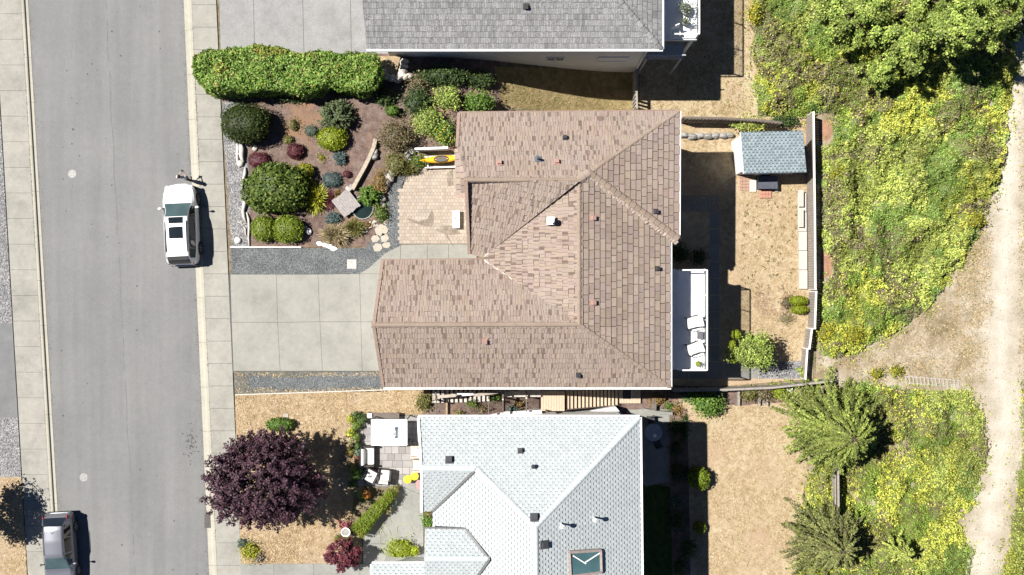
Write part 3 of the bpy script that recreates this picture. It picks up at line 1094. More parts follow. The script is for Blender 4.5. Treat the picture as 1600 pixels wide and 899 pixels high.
# ------------------------------------------------------------------ roofs
def clip_poly(sub, clip):
    out = sub
    n = len(clip)
    for i in range(n):
        ax, ay = clip[i]; bx, by = clip[(i + 1) % n]
        inp, out = out, []
        if not inp: return []
        def side(p): return (bx - ax) * (p[1] - ay) - (by - ay) * (p[0] - ax)
        for j in range(len(inp)):
            p, q = inp[j], inp[(j + 1) % len(inp)]
            sp, sq = side(p), side(q)
            if sp >= 0: out.append(p)
            if (sp >= 0) != (sq >= 0):
                t = sp / (sp - sq)
                out.append((p[0] + (q[0] - p[0]) * t, p[1] + (q[1] - p[1]) * t))
    return out


class RoofPlane:
    """flat roof face: eave0 -> eave1 along the eave (seen from above, slope rises to the left of that direction)"""
    def __init__(self, pts, eave0, eave1):
        self.o = Vector(eave0)
        self.u = (Vector(eave1) - Vector(eave0)).normalized()
        c = sum((Vector(p) for p in pts), Vector()) / len(pts)
        w = c - self.o
        self.v = (w - self.u * w.dot(self.u)).normalized()
        self.n = self.u.cross(self.v).normalized()
        if self.n.z < 0: self.n = -self.n
        self.pts = [Vector(p) for p in pts]
        q = [((p - self.o).dot(self.u), (p - self.o).dot(self.v)) for p in self.pts]
        a = sum(q[i][0] * q[(i + 1) % len(q)][1] - q[(i + 1) % len(q)][0] * q[i][1] for i in range(len(q)))
        self.q = q if a > 0 else q[::-1]

    def at(self, u, v, h=0.0):
        return self.o + self.u * u + self.v * v + self.n * h

    def deck(self, mb, h=-.03, th=.12):
        top = [self.at(u, v, h) for u, v in self.q]
        bot = [p - Vector((0, 0, th)) for p in top]
        n = len(top)
        nrm = (top[1] - top[0]).cross(top[2] - top[1])
        if nrm.z < 0: top.reverse(); bot.reverse()
        mb.mesh(top + bot, [tuple(range(n)), tuple(range(2 * n - 1, n - 1, -1))] + [(i, n + i, n + (i + 1) % n, (i + 1) % n) for i in range(n)])

    def tiles(self, mb, exposure, wmin, wmax, thick, tintf, rr, gap=.008, singles=None, smax=0, jit=.012, vstart=0.0, snap=None, narrow=None, dash=None):
        par = False
        us = [p[0] for p in self.q]; vs = [p[1] for p in self.q]
        v = min(vs) + vstart
        row = 0
        while v < max(vs):
            par = False
            u = min(us) - (rr.uniform(0, wmax) if snap is None else snap * (row % 2) * .5)
            while u < max(us):
                w = rr.uniform(wmin, wmax)
                tn = tintf(rr)
                if narrow and tn[0] < .75: w = rr.uniform(*narrow)
                if dash:
                    par = not par
                    w, tn = (dash[0], sc(tn, 1.0)) if par else (dash[1], sc(tn, dash[2]))
                dv = rr.uniform(-jit, jit)
                v_lo = v + dv + (dash[3] if dash and not par else 0)
                rect = [(u + gap, v_lo), (u + w - gap, v_lo), (u + w - gap, v + exposure - .002), (u + gap, v + exposure - .002)]
                cl = clip_poly(rect, self.q)
                if len(cl) >= 3:
                    ar = abs(sum(cl[i][0] * cl[(i + 1) % len(cl)][1] - cl[(i + 1) % len(cl)][0] * cl[i][1] for i in range(len(cl)))) / 2
                    full = ar > (w - 2 * gap) * (exposure - .02) * .97
                    if full and singles is not None and len(singles) < smax:
                        singles.append((self, u, v, w, tn))
                    elif ar > 2e-4:
                        th = thick * rr.uniform(.85, 1.2)
                        hh = lambda vv: th * (1 - .78 * (vv - v) / exposure)
                        n = len(cl)
                        vsx = [self.at(a, b, hh(b)) for a, b in cl] + [self.at(a, b, -.025) for a, b in cl]
                        fs = [tuple(range(n))]
                        for i in range(n):
                            j = (i + 1) % n
                            if abs(cl[i][1] - (v + exposure - .002)) < 1e-5 and abs(cl[j][1] - (v + exposure - .002)) < 1e-5: continue
                            fs.append((i, n + i, n + j, j))
                        mb.mesh(vsx, fs, tn)
                u += w
            v += exposure
            row += 1


TILE_ME = {}


def single_tile(parent, name, pl, u, v, w, exposure, thick, gap, tn, mat):
    wk = round(w / .03) * .03
    tk = round(tn[0] / .12)
    key = (name, round(wk * 100), tk, round(exposure * 100))
    if key not in TILE_ME:
        b = MB(); b.tint = tn
        hw = wk / 2 - gap
        vs = [(-hw, 0, thick), (hw, 0, thick), (hw, exposure - .002, thick * .22), (-hw, exposure - .002, thick * .22),
              (-hw, 0, -.025), (hw, 0, -.025), (hw, exposure, -.025), (-hw, exposure, -.025)]
        b.mesh(vs, [(0, 1, 2, 3), (0, 4, 5, 1), (1, 5, 6, 2), (3, 7, 4, 0)])
        o = b.build(name, mat, None, attr=True)
        TILE_ME[key] = o.data
        bpy.data.objects.remove(o)
    o = bpy.data.objects.new(name, TILE_ME[key])
    link(o, parent)
    w3 = pl.at(u + w / 2, v) - OFF.get(parent.name, Vector((0, 0, 0)))
    m = Matrix((pl.u, pl.v, pl.n)).transposed().to_4x4()
    if m.to_3x3().determinant() < 0:
        m = Matrix((-pl.u, pl.v, pl.n)).transposed().to_4x4()
    o.matrix_local = Matrix.Translation(w3) @ m
    return o


CAP_ME = {}


def cap_row(parent, a, b, mat, tintf, rr, step=.34, w=.145, rise=.075, lift=.02, name="ridge_tile", th=.03):
    """overlapping angular cap tiles along a ridge or hip, one object each"""
    a, b = Vector(a), Vector(b)
    d = b - a
    n = max(1, int(d.length / step))
    st = d.length / n
    dd = d.normalized()
    s = dd.cross(Vector((0, 0, 1))).normalized()
    up = s.cross(dd).normalized()
    m3 = Matrix((s, dd, up)).transposed().to_4x4()
    for i in range(n):
        tn = tintf(rr)
        key = (name, round(st * 50), round(tn[0] / .15), round(w * 100), round(rise * 100), mat.name)
        if key not in CAP_ME:
            mb = MB(); mb.tint = tn
            L = st * 1.12
            sec = [(-w, -rise * 1.6), (-w * .5, -rise * .25), (0, 0), (w * .5, -rise * .25), (w, -rise * 1.6)]
            vs = []
            for yv, k, hz in ((0, 1.0, th), (L, .86, .0)):
                vs += [(x * k, yv, z * k + hz + .03) for x, z in sec]
                vs += [(x * k, yv, z * k + hz - .01) for x, z in sec]
            fs = [(k, 10 + k, 11 + k, k + 1) for k in range(4)]
            fs += [(k + 1, k + 6, k + 5, k) for k in range(4)] + [(10 + k, 15 + k, 16 + k, 11 + k) for k in range(4)]
            fs += [(0, 5, 15, 10), (4, 14, 19, 9)]
            mb.mesh(vs, fs)
            o = mb.build(name, mat, None, attr=True); CAP_ME[key] = o.data; bpy.data.objects.remove(o)
        o = bpy.data.objects.new(name, CAP_ME[key])
        link(o, parent)
        p = a + dd * (st * i) + Vector((0, 0, lift)) - OFF.get(parent.name, Vector((0, 0, 0)))
        o.matrix_local = Matrix.Translation(p) @ m3
    return n


def gutter(parent, a, b, mat=white_paint, name="gutter", w=.12, drop=.06):
    a, b = Vector(a), Vector(b)
    MB().bar(a - Vector((0, 0, drop)), b - Vector((0, 0, drop)), w, .13).build(name, mat, parent)


def walls_prism(parent, pts, z0, z1, mat, name="wall"):
    b = MB(); b.prism(pts, z0, z1)
    return b.build(name, mat, parent)


def vent_box(parent, pl_pt, n, size, mat, name="roof_vent", rz=0.0):
    """low box vent with sloped hood on a flashing plate"""
    p = Vector(pl_pt)
    b = MB()
    zq = Vector((0, 0, 1)).rotation_difference(n).to_matrix()
    def add(c, s, tp=1.0):
        vs = []
        for z in (-.5, .5):
            k = tp if z > 0 else 1.0
            for x, y in ((-.5, -.5), (.5, -.5), (.5, .5), (-.5, .5)):
                vs.append(p + zq @ (Vector(c) + Vector((x * s[0] * k, y * s[1] * k, z * s[2]))))
        b.mesh(vs, [(0, 3, 2, 1), (4, 5, 6, 7), (0, 1, 5, 4), (1, 2, 6, 5), (2, 3, 7, 6), (3, 0, 4, 7)])
    add((0, 0, .05), (size * 1.5, size * 1.5, .03))
    add((0, 0, .12), (size, size, .14), .9)
    add((0, 0, .2), (size * 1.12, size * 1.12, .04), .9)
    return b.build(name, mat, parent)


def window_on(parent, c, w, h, axis, glass=None, frame=white_paint, mull=1, depth=.05):
    """framed window lying in a wall; axis 'x' faces +-y, axis 'y' faces +-x"""
    c = Vector(c)
    b = MB()
    ux = Vector((1, 0, 0)) if axis == 'x' else Vector((0, 1, 0))
    dz = Vector((0, 0, 1))
    b.bar(c - ux * w / 2 - dz * (h / 2), c + ux * w / 2 - dz * (h / 2), .08, .08)
    b.bar(c - ux * w / 2 + dz * (h / 2), c + ux * w / 2 + dz * (h / 2), .08, .08)
    for k in range(mull + 2):
        q = c + ux * (-w / 2 + w * k / (mull + 1))
        b.bar(q - dz * (h / 2 - .045), q + dz * (h / 2 - .045), .07, .07)
    f = b.build("window", frame, parent)
    for k in range(mull + 1):
        q = c + ux * (-w / 2 + w * (k + .5) / (mull + 1))
        s = (w / (mull + 1) - .08, .02, h - .1) if axis == 'x' else (.02, w / (mull + 1) - .08, h - .1)
        MB().box(q, s).build("pane", glass or glass_dark, f)
    return f


# ---- the middle house, brown concrete tiles
ZE, ZR = 3.2, 5.3
def E(px, py): return P(px, py, ZE)
def Rg(px, py): return P(px, py, ZR)
tile_m = mat_tile("brown_roof_tile", (.22, .171, .141), (.257, .205, .172), (.3, .285, .275), .45, .55, .47)
cap_m = mat_tile("ridge_cap_tile", (.22, .17, .138), (.25, .195, .16), (.36, .33, .29), .8, .4, .5)
deck_m = M("roof_underlay", (.07, .05, .042), .9)
house = thing("brown_roofed_house", "large house with brown tiled hip and gable roof in the middle", "house", (1.0, 2.0, T(1, 2)), world=True)
NW, NE_ = E(717, 177), E(1061, 174)
SW1, SE1 = E(599, 605), E(1047, 605)
GN0, GN1 = E(598, 407.5), E(755, 406)
V0 = E(755, 402)
Jt, Jb = Rg(905, 281), Rg(905, 507)
R1w = Rg(728, 281)
R3w = Rg(584, 508)
NEs = E(1060, 373)
apex = P(921, 270, 5.12)
EM = E(1047, 375)
SB = E(733, 397)
def onplane(p, a, b, c):
    n = (Vector(b) - Vector(a)).cross(Vector(c) - Vector(a))
    return Vector((p[0], p[1], a[2] - (n.x * (p[0] - a[0]) + n.y * (p[1] - a[1])) / n.z))
apex = onplane(apex, NW, NE_, Jt)
# tints: mostly mid browns, some pinkish; dark slivers paint in shaded tile edges
def tint_brown(rr):
    k = rr.random()
    if k < .2: t = rr.uniform(.48, .7) if rr.random() < .8 else .72; return (t, t * .92, t * .9)
    if k < .3: t = rr.uniform(.82, .92); return (t * 1.0, t * .98, t * .97)
    t = rr.uniform(.95, 1.09)
    return (t, t * rr.uniform(.96, 1.02), t * rr.uniform(.93, 1.03))
def tint_east(rr):
    t = rr.uniform(.84, 1.12)
    return (t, t * rr.uniform(.95, 1.02), t * rr.uniform(.93, 1.03))
rr = random.Random(21)
planes = {
    "north": RoofPlane([NW, NE_, apex, Jt, Rg(729, 281), E(717, 177).lerp(Rg(711.5, 281), .52), ], NE_, NW),
    "northwing_south": RoofPlane([SB, V0, Jt, R1w], SB, V0),
    "west": RoofPlane([Vector((V0.x, V0.y, V0.z)), Vector((GN1.x, GN1.y, GN1.z)), Jb, Jt], E(755, 300), E(755, 500)),
    "garage_north": RoofPlane([GN1, GN0, R3w, Jb], GN1, GN0),
    "south": RoofPlane([SW1, SE1, Jb, R3w], SW1, SE1),
    "east": RoofPlane([Jt, Jb, SE1, EM, Vector((apex.x - .05, apex.y - .1, apex.z - .07))], SE1, EM),
    "northeast": RoofPlane([NEs, NE_, apex], NEs, NE_),
}
deckb = MB()
tiles = MB()
singles = []
order = ["east", "northeast", "west", "northwing_south", "garage_north", "south", "north"]
for nm in order:
    pl = planes[nm]
    pl.deck(deckb)
    if nm in ("east", "northeast"):
        pl.tiles(tiles, .335, .36, .62, .06, tint_east, rr, .013, singles, 240, jit=.006)
    elif nm == "west":
        pl.tiles(tiles, .33, .13, .26, .045, tint_brown, rr, .006, singles, 300, jit=.04, narrow=(.06, .1))
    else:
        pl.tiles(tiles, .325, .1, .2, .05, tint_brown, rr, .006, None, 0, jit=.04, narrow=(.06, .1))
# little lower roof against the north-west gable
lw = [P(729, 305, 3.75), P(713, 307, 3.3), P(710.5, 234, 3.35), P(729, 236, 3.9)]
plw = RoofPlane([P(729.5, 306, 4.05), P(713.5, 306, 3.62), P(711, 236, 3.62), P(729.5, 236, 4.05)], P(713.5, 306, 3.62), P(711, 236, 3.62))
plw.deck(deckb); plw.tiles(tiles, .33, .28, .4, .06, tint_brown, rr, .012)
roof = deckb.build("roof", deck_m, house)
to = tag(tiles.build("tile_field", tile_m, roof, attr=True), kind="stuff")
for pl, u, v, w, tn in singles:
    single_tile(roof, "tile", pl, u, v, w, .335 if pl in (planes["east"], planes["northeast"]) else .33, .058, .012, tn, tile_m)
def tint_cap(rr):
    t = rr.uniform(.88, 1.12); return (t, t * rr.uniform(.96, 1.02), t * rr.uniform(.94, 1.02))
cap_row(roof, R1w + Vector((-.1, 0, 0)), Jt, cap_m, tint_cap, rr)
cap_row(roof, Jb, Jt, cap_m, tint_cap, rr)
cap_row(roof, R3w + Vector((-.12, 0, 0)), Jb, cap_m, tint_cap, rr, w=.16)
cap_row(roof, SE1, Jb, cap_m, tint_cap, rr, w=.14)
cap_row(roof, NE_, apex, cap_m, tint_cap, rr, w=.14)
cap_row(roof, NEs, apex, cap_m, tint_cap, rr, w=.26, rise=.11, lift=.06)
cap_row(roof, apex, Jt, cap_m, tint_cap, rr, w=.24, lift=.05)
mort = MB()
for i in range(46):     # mortar bedding along the stepped hip
    q = NEs.lerp(apex, (i + .5) / 46)
    mort.blob((q.x - .1 + rr.uniform(-.05, .05), q.y - .2 + rr.uniform(-.05, .05), q.z - .02), (.14, .12, .07), seed=i, n=3)
mort.build("mortar_bed", M("mortar", (.3, .24, .2), .95, .3, 9), roof)
rake_m = M("rake_trim", (.26, .19, .15), .8)
def rake(a, b, mat=rake_m, w=.17, h=.1, lift=.03):
    MB().bar(Vector(a) + Vector((0, 0, lift)), Vector(b) + Vector((0, 0, lift)), w, h).build("rake_trim", mat, roof)
rake(GN0, R3w); rake(SW1, R3w); rake(SB, R1w)
rake(NW, E(717, 177).lerp(Rg(711.5, 281), .52)); rake(P(729.5, 306, 4.08), P(713.5, 306, 3.65)); rake(P(711, 236, 3.65), P(729.5, 236, 4.08), w=.22)
gutter(roof, SW1 + Vector((0, -.07, 0)), SE1 + Vector((.05, -.07, 0)))
gutter(roof, NEs + Vector((.06, 0, 0)), NE_ + Vector((.06, 0, 0)), w=.1)
gutter(roof, SE1 + Vector((.06, 0, 0)), EM + Vector((.06, 0, 0)), w=.1)
gutter(roof, NW + Vector((0, .05, 0)), NE_ + Vector((0, .05, 0)), M("brown_gutter", (.2, .14, .11), .6), w=.09)
gutter(roof, GN0 + Vector((0, .05, 0)), GN1 + Vector((0, .05, 0)), MATS["brown_gutter"], w=.09)
valley_m = M("valley_metal", (.5, .45, .4), .5, .2, 4)
for a, b_ in ((Vector((V0.x, V0.y, V0.z)), Jt), (Vector((GN1.x, GN1.y, GN1.z)), Jb)):
    MB().bar(a + Vector((0, 0, .02)), b_ + Vector((0, 0, -.02)), .055, .05).build("valley_flashing", valley_m, roof)
vent_red = red_clay
def on_roof(pl, px, py):
    n = pl.n; o = pl.o
    cam_p = Vector((0, 0, H_CAM)); d = P(px, py, 0) - cam_p
    t = n.dot(o - cam_p) / n.dot(d)
    return cam_p + d * t
for nm, px, py in (("north", 780.5, 256), ("north", 870, 254.5), ("east", 926, 341), ("east", 926, 473), ("south", 758, 532)):
    vent_box(roof, on_roof(planes[nm], px, py) + planes[nm].n * .0, planes[nm].n, .22, vent_red)
for nm, px, py in (("north", 883, 217), ("northeast", 1024, 331), ("east", 1026, 420), ("south", 904, 585)):
    vent_box(roof, on_roof(planes[nm], px, py), planes[nm].n, .19, dark_metal)
q = on_roof(planes["north"], 841, 249)
b = MB(); b.box(q + Vector((0, 0, .06)), (.36, .36, .04), rx=-.48); b.build("flashing", M("flashing_blue", (.12, .15, .18), .5, metal=.3), roof)
b = MB(); b.tube([q, q + Vector((0, 0, .5))], .07, 10); b.build("vent_pipe", black_mat, roof)
# white chimney flue with dark cowl
q = on_roof(planes["west"], 864, 346)
b = MB(); b.box(q + Vector((-.12, 0, .15)), (.42, .42, .5)); b.lathe([(.12, .3), (.12, .75)], q - Vector((.12, 0, 0)), 16); fl = b.build("flue", white_paint, roof)
b = MB(); b.lathe([(.13, 0), (.17, .02), (.17, .1), (.03, .16)], q + Vector((-.12, 0, .72)), 14); b.build("cowl", white_paint, fl)

# walls
ov = .5
wall_z = ZE - .12
main = [(NW.x + .5, NW.y - ov), (NE_.x - ov, NE_.y - ov), (NE_.x - ov, NEs.y), (SE1.x - ov, EM.y), (SE1.x - ov, SE1.y + ov), (SW1.x + .6, SE1.y + ov), (SW1.x + .6, GN0.y - ov), (GN1.x + .35, GN0.y - ov), (GN1.x + .35, SB.y + ov), (SB.x + .5, SB.y + ov)]
w_o = walls_prism(house, main, REAR - .2, wall_z, wall_cream)
gab = MB()
for (a, b_, c) in ((GN0, SW1, R3w), (NW, SB, R1w)):
    dx = .62
    gab.poly([(a.x + dx, a.y - .3, wall_z - .05), (b_.x + dx, b_.y + .3, wall_z - .05), (c.x + dx + .1, c.y, c.z - .3)])
gab.build("gable_wall", wall_cream, house)
xg = SW1.x + .6 - .012
ym = (GN0.y + SE1.y) / 2
gd = MB(); gd.box((xg, ym, 1.3), (.06, 4.9, 2.3)); gdo = gd.build("garage_door", white_paint, house)
for i in range(4):
    MB().box((xg - .036, ym, .45 + i * .56), (.02, 4.7, .5)).build("door_panel", white_vinyl, gdo)
MB().box((SB.x + .49, SB.y + 1.4, 1.25), (.06, 1.0, 2.1)).build("front_door", M("door_red", (.2, .06, .04), .5), house)
for yy in (3.2, 7.4): window_on(house, (SB.x + .48, yy, 1.9), 1.3, 1.1, 'y')
xe = NE_.x - ov
for yy in (4.2, 7.6): window_on(house, (xe + .03, yy, 1.9), 1.6, 1.2, 'y'); window_on(house, (xe + .03, yy, -2.2), 1.6, 1.3, 'y')
for yy in (-.6, -3.0): window_on(house, (SE1.x - ov + .03, yy, 2.0), 1.9, 1.9, 'y'); window_on(house, (SE1.x - ov + .03, yy, -2.4), 1.9, 1.9, 'y')

# ---- rear deck of the middle house (joined to the house)
DZ = 1.0
dx0, dx1 = SE1.x - ov + .02, P(1101, 450, DZ).x
dy0, dy1 = P(0, 578, DZ).y, P(0, 421, DZ).y
deck = MB()
deck.box(((dx0 + dx1) / 2, (dy0 + dy1) / 2, DZ - .1), (dx1 - dx0, dy1 - dy0, .2))
dko = deck.build("deck_floor", white_vinyl, house)
MB().box((dx1 + .012, (dy0 + dy1) / 2, DZ - .14), (.03, dy1 - dy0 + .04, .3)).build("fascia", white_paint, dko)
for yy in (dy0 + .15, (dy0 + dy1) / 2, dy1 - .15):
    MB().box((dx1 - .15, yy, (DZ - .2 + REAR) / 2), (.16, .16, DZ - .2 - REAR)).build("post", white_paint, dko)
def railing(parent, pts, z, h=1.0, n_per=1.5, glass=True, mat=white_paint, last=True):
    for i in range(len(pts) - 1):
        a, b_ = Vector((*pts[i], z)), Vector((*pts[i + 1], z))
        d = b_ - a; m = max(1, round(d.length / n_per))
        MB().bar(a + Vector((0, 0, h)), b_ + Vector((0, 0, h)), .07, .05).build("top_rail", mat, parent)
        MB().bar(a + Vector((0, 0, .1)), b_ + Vector((0, 0, .1)), .04, .04).build("bottom_rail", mat, parent)
        for k in range(m + 1):
            q = a + d * (k / m)
            MB().box(q + Vector((0, 0, h / 2 - .02)), (.055, .055, h - .02)).build("rail_post", mat, parent)
            if k < m and glass:
                s = a + d * ((k + .5) / m)
                L = d.length / m - .08
                sz = (L, .008, h - .2) if abs(d.x) > abs(d.y) else (.008, L, h - .2)
                MB().box(s + Vector((0, 0, h / 2 + .03)), sz).build("glass_panel", glass_rail, parent)
railing(dko, [(dx1 - .06, dy0 + .06), (dx1 - .06, dy1 - .06)], DZ)
railing(dko, [(dx0 + 1.25, dy1 - .06), (dx1 - .1, dy1 - .06)], DZ)
railing(dko, [(dx0 + 1.2, dy0 + .06), (dx1 - .1, dy0 + .06)], DZ)
for i in range(3):
    MB().box((dx0 + .75, dy1 - .3 - i * .14, DZ + .36 - i * .12), (.95, .16, .1)).build("step", white_vinyl, dko)

# deck furniture: things of their own
def deck_chair(px, py, rz, label):
    c = P(px, py, DZ + .5)
    t = thing("deck_chair", label, "chair", (c.x, c.y, DZ), rz, "white chairs on the rear deck")
    MB().rbox((0, 0, .36), (.62, .66, .12), .03).build("seat", cushion, t)
    MB().box((0, -.36, .68), (.62, .1, .62), rx=.28).build("backrest", cushion, t)
    for s in (-1, 1):
        b = MB(); b.tube([(s * .36, -.38, .5), (s * .37, -.1, .6), (s * .36, .3, .58), (s * .34, .38, .4)], .026, 6); b.build("armrest", black_mat, t)
        for yy in (-.3, .32): MB().box((s * .34, yy, .17), (.045, .045, .34)).build("leg", black_mat, t)
    return t
deck_chair(1083, 504, PI / 2 + .25, "white cushioned chair on the rear deck, nearer the roof ridge end")
bpy.context.view_layer.objects  # keep order
deck_chair(1084, 545, PI / 2 + .35, "white cushioned chair on the rear deck, beside the small potted plant")
c = P(1094, 524, DZ + .4)
t = thing("side_table", "small dark table between the two white deck chairs", "table", (c.x, c.y, DZ))
MB().rbox((0, 0, .4), (.34, .44, .05), .02).build("table_top", M("slate_top", (.1, .1, .11), .4), t)
for sx in (-1, 1):
    for sy in (-1, 1): MB().box((sx * .13, sy * .17, .19), (.035, .035, .38)).build("leg", black_mat, t)

# ---- south house, pale shingles
WZ = 3.9
pale_m = mat_tile("pale_shingle", (.32, .352, .362), (.36, .39, .4), (.27, .285, .285), .4, .45, .48)
pale_cap = mat_tile("pale_cap", (.38, .42, .425), (.41, .45, .455))
pdeck_m = M("pale_underlay", (.25, .285, .285), .9)
sh = thing("white_roofed_house", "house with pale grey shingle roof at the bottom of the view", "house", (1.0, -12.0, T(1, -12)), world=True)
def W(px, py, z=WZ): return P(px, py, z)
A0, A1 = W(654, 652), W(999.5, 652)
AP = P(836, 824, 6.4)
G1e = P(744, 733, 5.1)
G1e = onplane(G1e, A0, A1, AP)
G1w = P(660, 732, G1e.z)
A2 = W(1003, 960)
BR = P(838, 960, 6.4)
gs0, gs1 = W(659, 800), W(676, 799)
we0, we1 = W(676, 799), W(676, 960)
def tint_pale(rr):
    k = rr.random()
    t = rr.uniform(.94, 1.08); return (t, t, t)
pls = {
    "north": RoofPlane([A0.lerp(A1, (G1e.x - A0.x) / (A1.x - A0.x)), A1, AP, G1e], A1, A0),
    "north_west": RoofPlane([A0, A0.lerp(A1, (G1e.x - A0.x) / (A1.x - A0.x)), G1e, G1w], A1, A0),
    "gable_south": RoofPlane([gs0, gs1, G1e, G1w], gs0, gs1),
    "west": RoofPlane([we0, we1, BR, AP, G1e], we0, we1),
    "east": RoofPlane([A1, A2, BR, AP], A2, A1),
}
# raised porch gable in front
pz0, pz1 = 4.75, 5.45
pg = [P(664, 826, pz0), P(728, 827, pz0), P(764, 874, pz1), P(663, 874, pz1)]
pls["porch_north"] = RoofPlane(pg, pg[1], pg[0])
pg2 = [P(664, 925, pz0), P(728, 925, pz0), P(764, 875, pz1), P(663, 875, pz1)]
pls["porch_south"] = RoofPlane(pg2, pg2[0], pg2[1])
gz = 3.4
gp = [P(581, 881, gz), P(668, 881, gz), P(668, 990, gz + 1.7), P(581, 990, gz + 1.7)]
pls["garage"] = RoofPlane(gp, gp[1], gp[0])
dk, tl = MB(), MB()
rr = random.Random(5)
for nm, pl in pls.items():
    pl.deck(dk)
    pl.tiles(tl, .168, .285, .315, .012, tint_pale, rr, .003, jit=.003, snap=.28, dash=(.17, .12, .97, .05))
sroof = dk.build("roof", pdeck_m, sh)
tag(tl.build("shingle_field", pale_m, sroof, attr=True), kind="stuff")
tp = lambda rr: (lambda t: (t, t, t))(rr.uniform(.94, 1.06))
cap_row(sroof, A1, AP, pale_cap, tp, rr, .26, .16, .04, .01, "hip_shingle", .012)
cap_row(sroof, G1e, AP, pale_cap, tp, rr, .26, .16, .04, .01, "hip_shingle", .012)
cap_row(sroof, BR, AP, pale_cap, tp, rr, .26, .16, .04, .01, "hip_shingle", .012)
cap_row(sroof, G1w, G1e, pale_cap, tp, rr, .26, .16, .04, .01, "hip_shingle", .012)
cap_row(sroof, pg[3], pg[2], pale_cap, tp, rr, .26, .16, .04, .01, "hip_shingle", .012)
vm = M("dark_valley", (.12, .12, .12), .6)
for a, b_ in ((gs1, G1e), (pg[1], pg[2]), (pg2[1], pg2[2])):
    MB().bar(a + Vector((0, 0, .045)), b_ + Vector((0, 0, .04)), .13, .05).build("valley_flashing", vm, sroof)
MB().bar(pg[0] + Vector((0, .04, -.02)), pg[1] + Vector((0, .04, -.02)), .08, .12).build("gutter", vm, sroof)
gutter(sroof, A0 + Vector((0, .06, 0)), A1 + Vector((0, .06, 0)), w=.11)
gutter(sroof, A1 + Vector((.06, 0, 0)), A2 + Vector((.06, 0, 0)), w=.11)
gutter(sroof, gp[0] + Vector((0, .05, 0)), gp[1] + Vector((0, .05, 0)), w=.1)
for x0, y0, x1, y1 in ((654, 653, 656, 690), (659, 762, 659, 800), (581, 882, 581, 910)):
    z = WZ if x0 > 600 else gz
    gutter(sroof, P(x0, y0, z) - Vector((.05, 0, 0)), P(x1, y1, z) - Vector((.05, 0, 0)), w=.08)
MB().bar(A0 + Vector((0, 0, .02)), G1w + Vector((-.05, 0, .02)), .12, .1).build("rake_trim", white_paint, sroof)
MB().bar(gs0 + Vector((0, 0, .02)), G1w + Vector((-.05, 0, .02)), .12, .1).build("rake_trim", white_paint, sroof)
for nm, px, py, s in (("north", 702, 719, .28), ("north", 813, 705, .2), ("north", 835, 809, .3), ("east", 850, 851, .3)):
    vent_box(sroof, on_roof(pls[nm], px, py), pls[nm].n, s, dark_metal)
for nm, px, py, hh in (("north", 833, 728, .25), ("east", 877, 818, .7), ("east", 928, 808, .7)):
    q = on_roof(pls[nm], px, py)
    b = MB(); b.tube([q, q + Vector((0, 0, hh))], .05, 8); b.lathe([(.12, hh - .02), (.12, hh + .04), (.02, hh + .12)], q, 10); b.build("vent_pipe", white_paint if hh > .5 else dark_metal, sroof)
# skylight
pl = pls["east"]
cs_ = [on_roof(pl, *p) for p in ((888, 862), (937, 859), (938, 893), (890, 899))]
b = MB()
for i in range(4):
    b.bar(cs_[i] + pl.n * .1, cs_[(i + 1) % 4] + pl.n * .1, .13, .2)
sk = b.build("skylight", M("skylight_frame", (.26, .22, .2), .5), sroof)
b = MB(); b.poly([c + pl.n * .15 for c in cs_][::-1]); b.poly([c + pl.n * .12 for c in cs_]); b.build("pane", mat_glass("skylight_glass", (.06, .12, .13)), sk)
for (i, j, k1, k2) in ((0, 1, .15, .55), (1, 0, .5, .12)):
    a = cs_[0].lerp(cs_[3], k1).lerp(cs_[1].lerp(cs_[2], k1), .1 if i == 0 else .45) + pl.n * .17
    b_ = cs_[0].lerp(cs_[3], k2).lerp(cs_[1].lerp(cs_[2], k2), .5 if i == 0 else .95) + pl.n * .17
    MB().bar(a, b_, .055, .03).build("brace", white_paint, sk)
# walls
wp = [(A0.x + .5, A0.y - .5), (A1.x - .5, A1.y - .5), (A1.x - .5, -21), (we0.x + .45, -21), (we0.x + .45, gs0.y + .4), (A0.x + .5, gs0.y + .4)]
walls_prism(sh, wp, REAR - .2, WZ - .15, wall_white)
walls_prism(sh, [(pg[0].x + .3, pg[0].y - .35), (-2.2, pg[0].y - .35), (-2.2, pg2[0].y + .4), (pg[0].x + .3, pg2[0].y + .4)], 0, pz0 - .15, wall_white)
walls_prism(sh, [(gp[0].x + .4, gp[0].y - .4), (we0.x + .4, gp[0].y - .4), (we0.x + .4, -21), (gp[0].x + .4, -21)], 0, gz - .15, wall_white)
for yy in (-9.0, -14.5, -18): window_on(sh, (A1.x - .47, yy, 2.2), 1.6, 1.3, 'y'); window_on(sh, (A1.x - .47, yy, -2.2), 1.6, 1.5, 'y')
window_on(sh, (A0.x + .47, -9.5, 2.0), 1.8, 1.4, 'y')

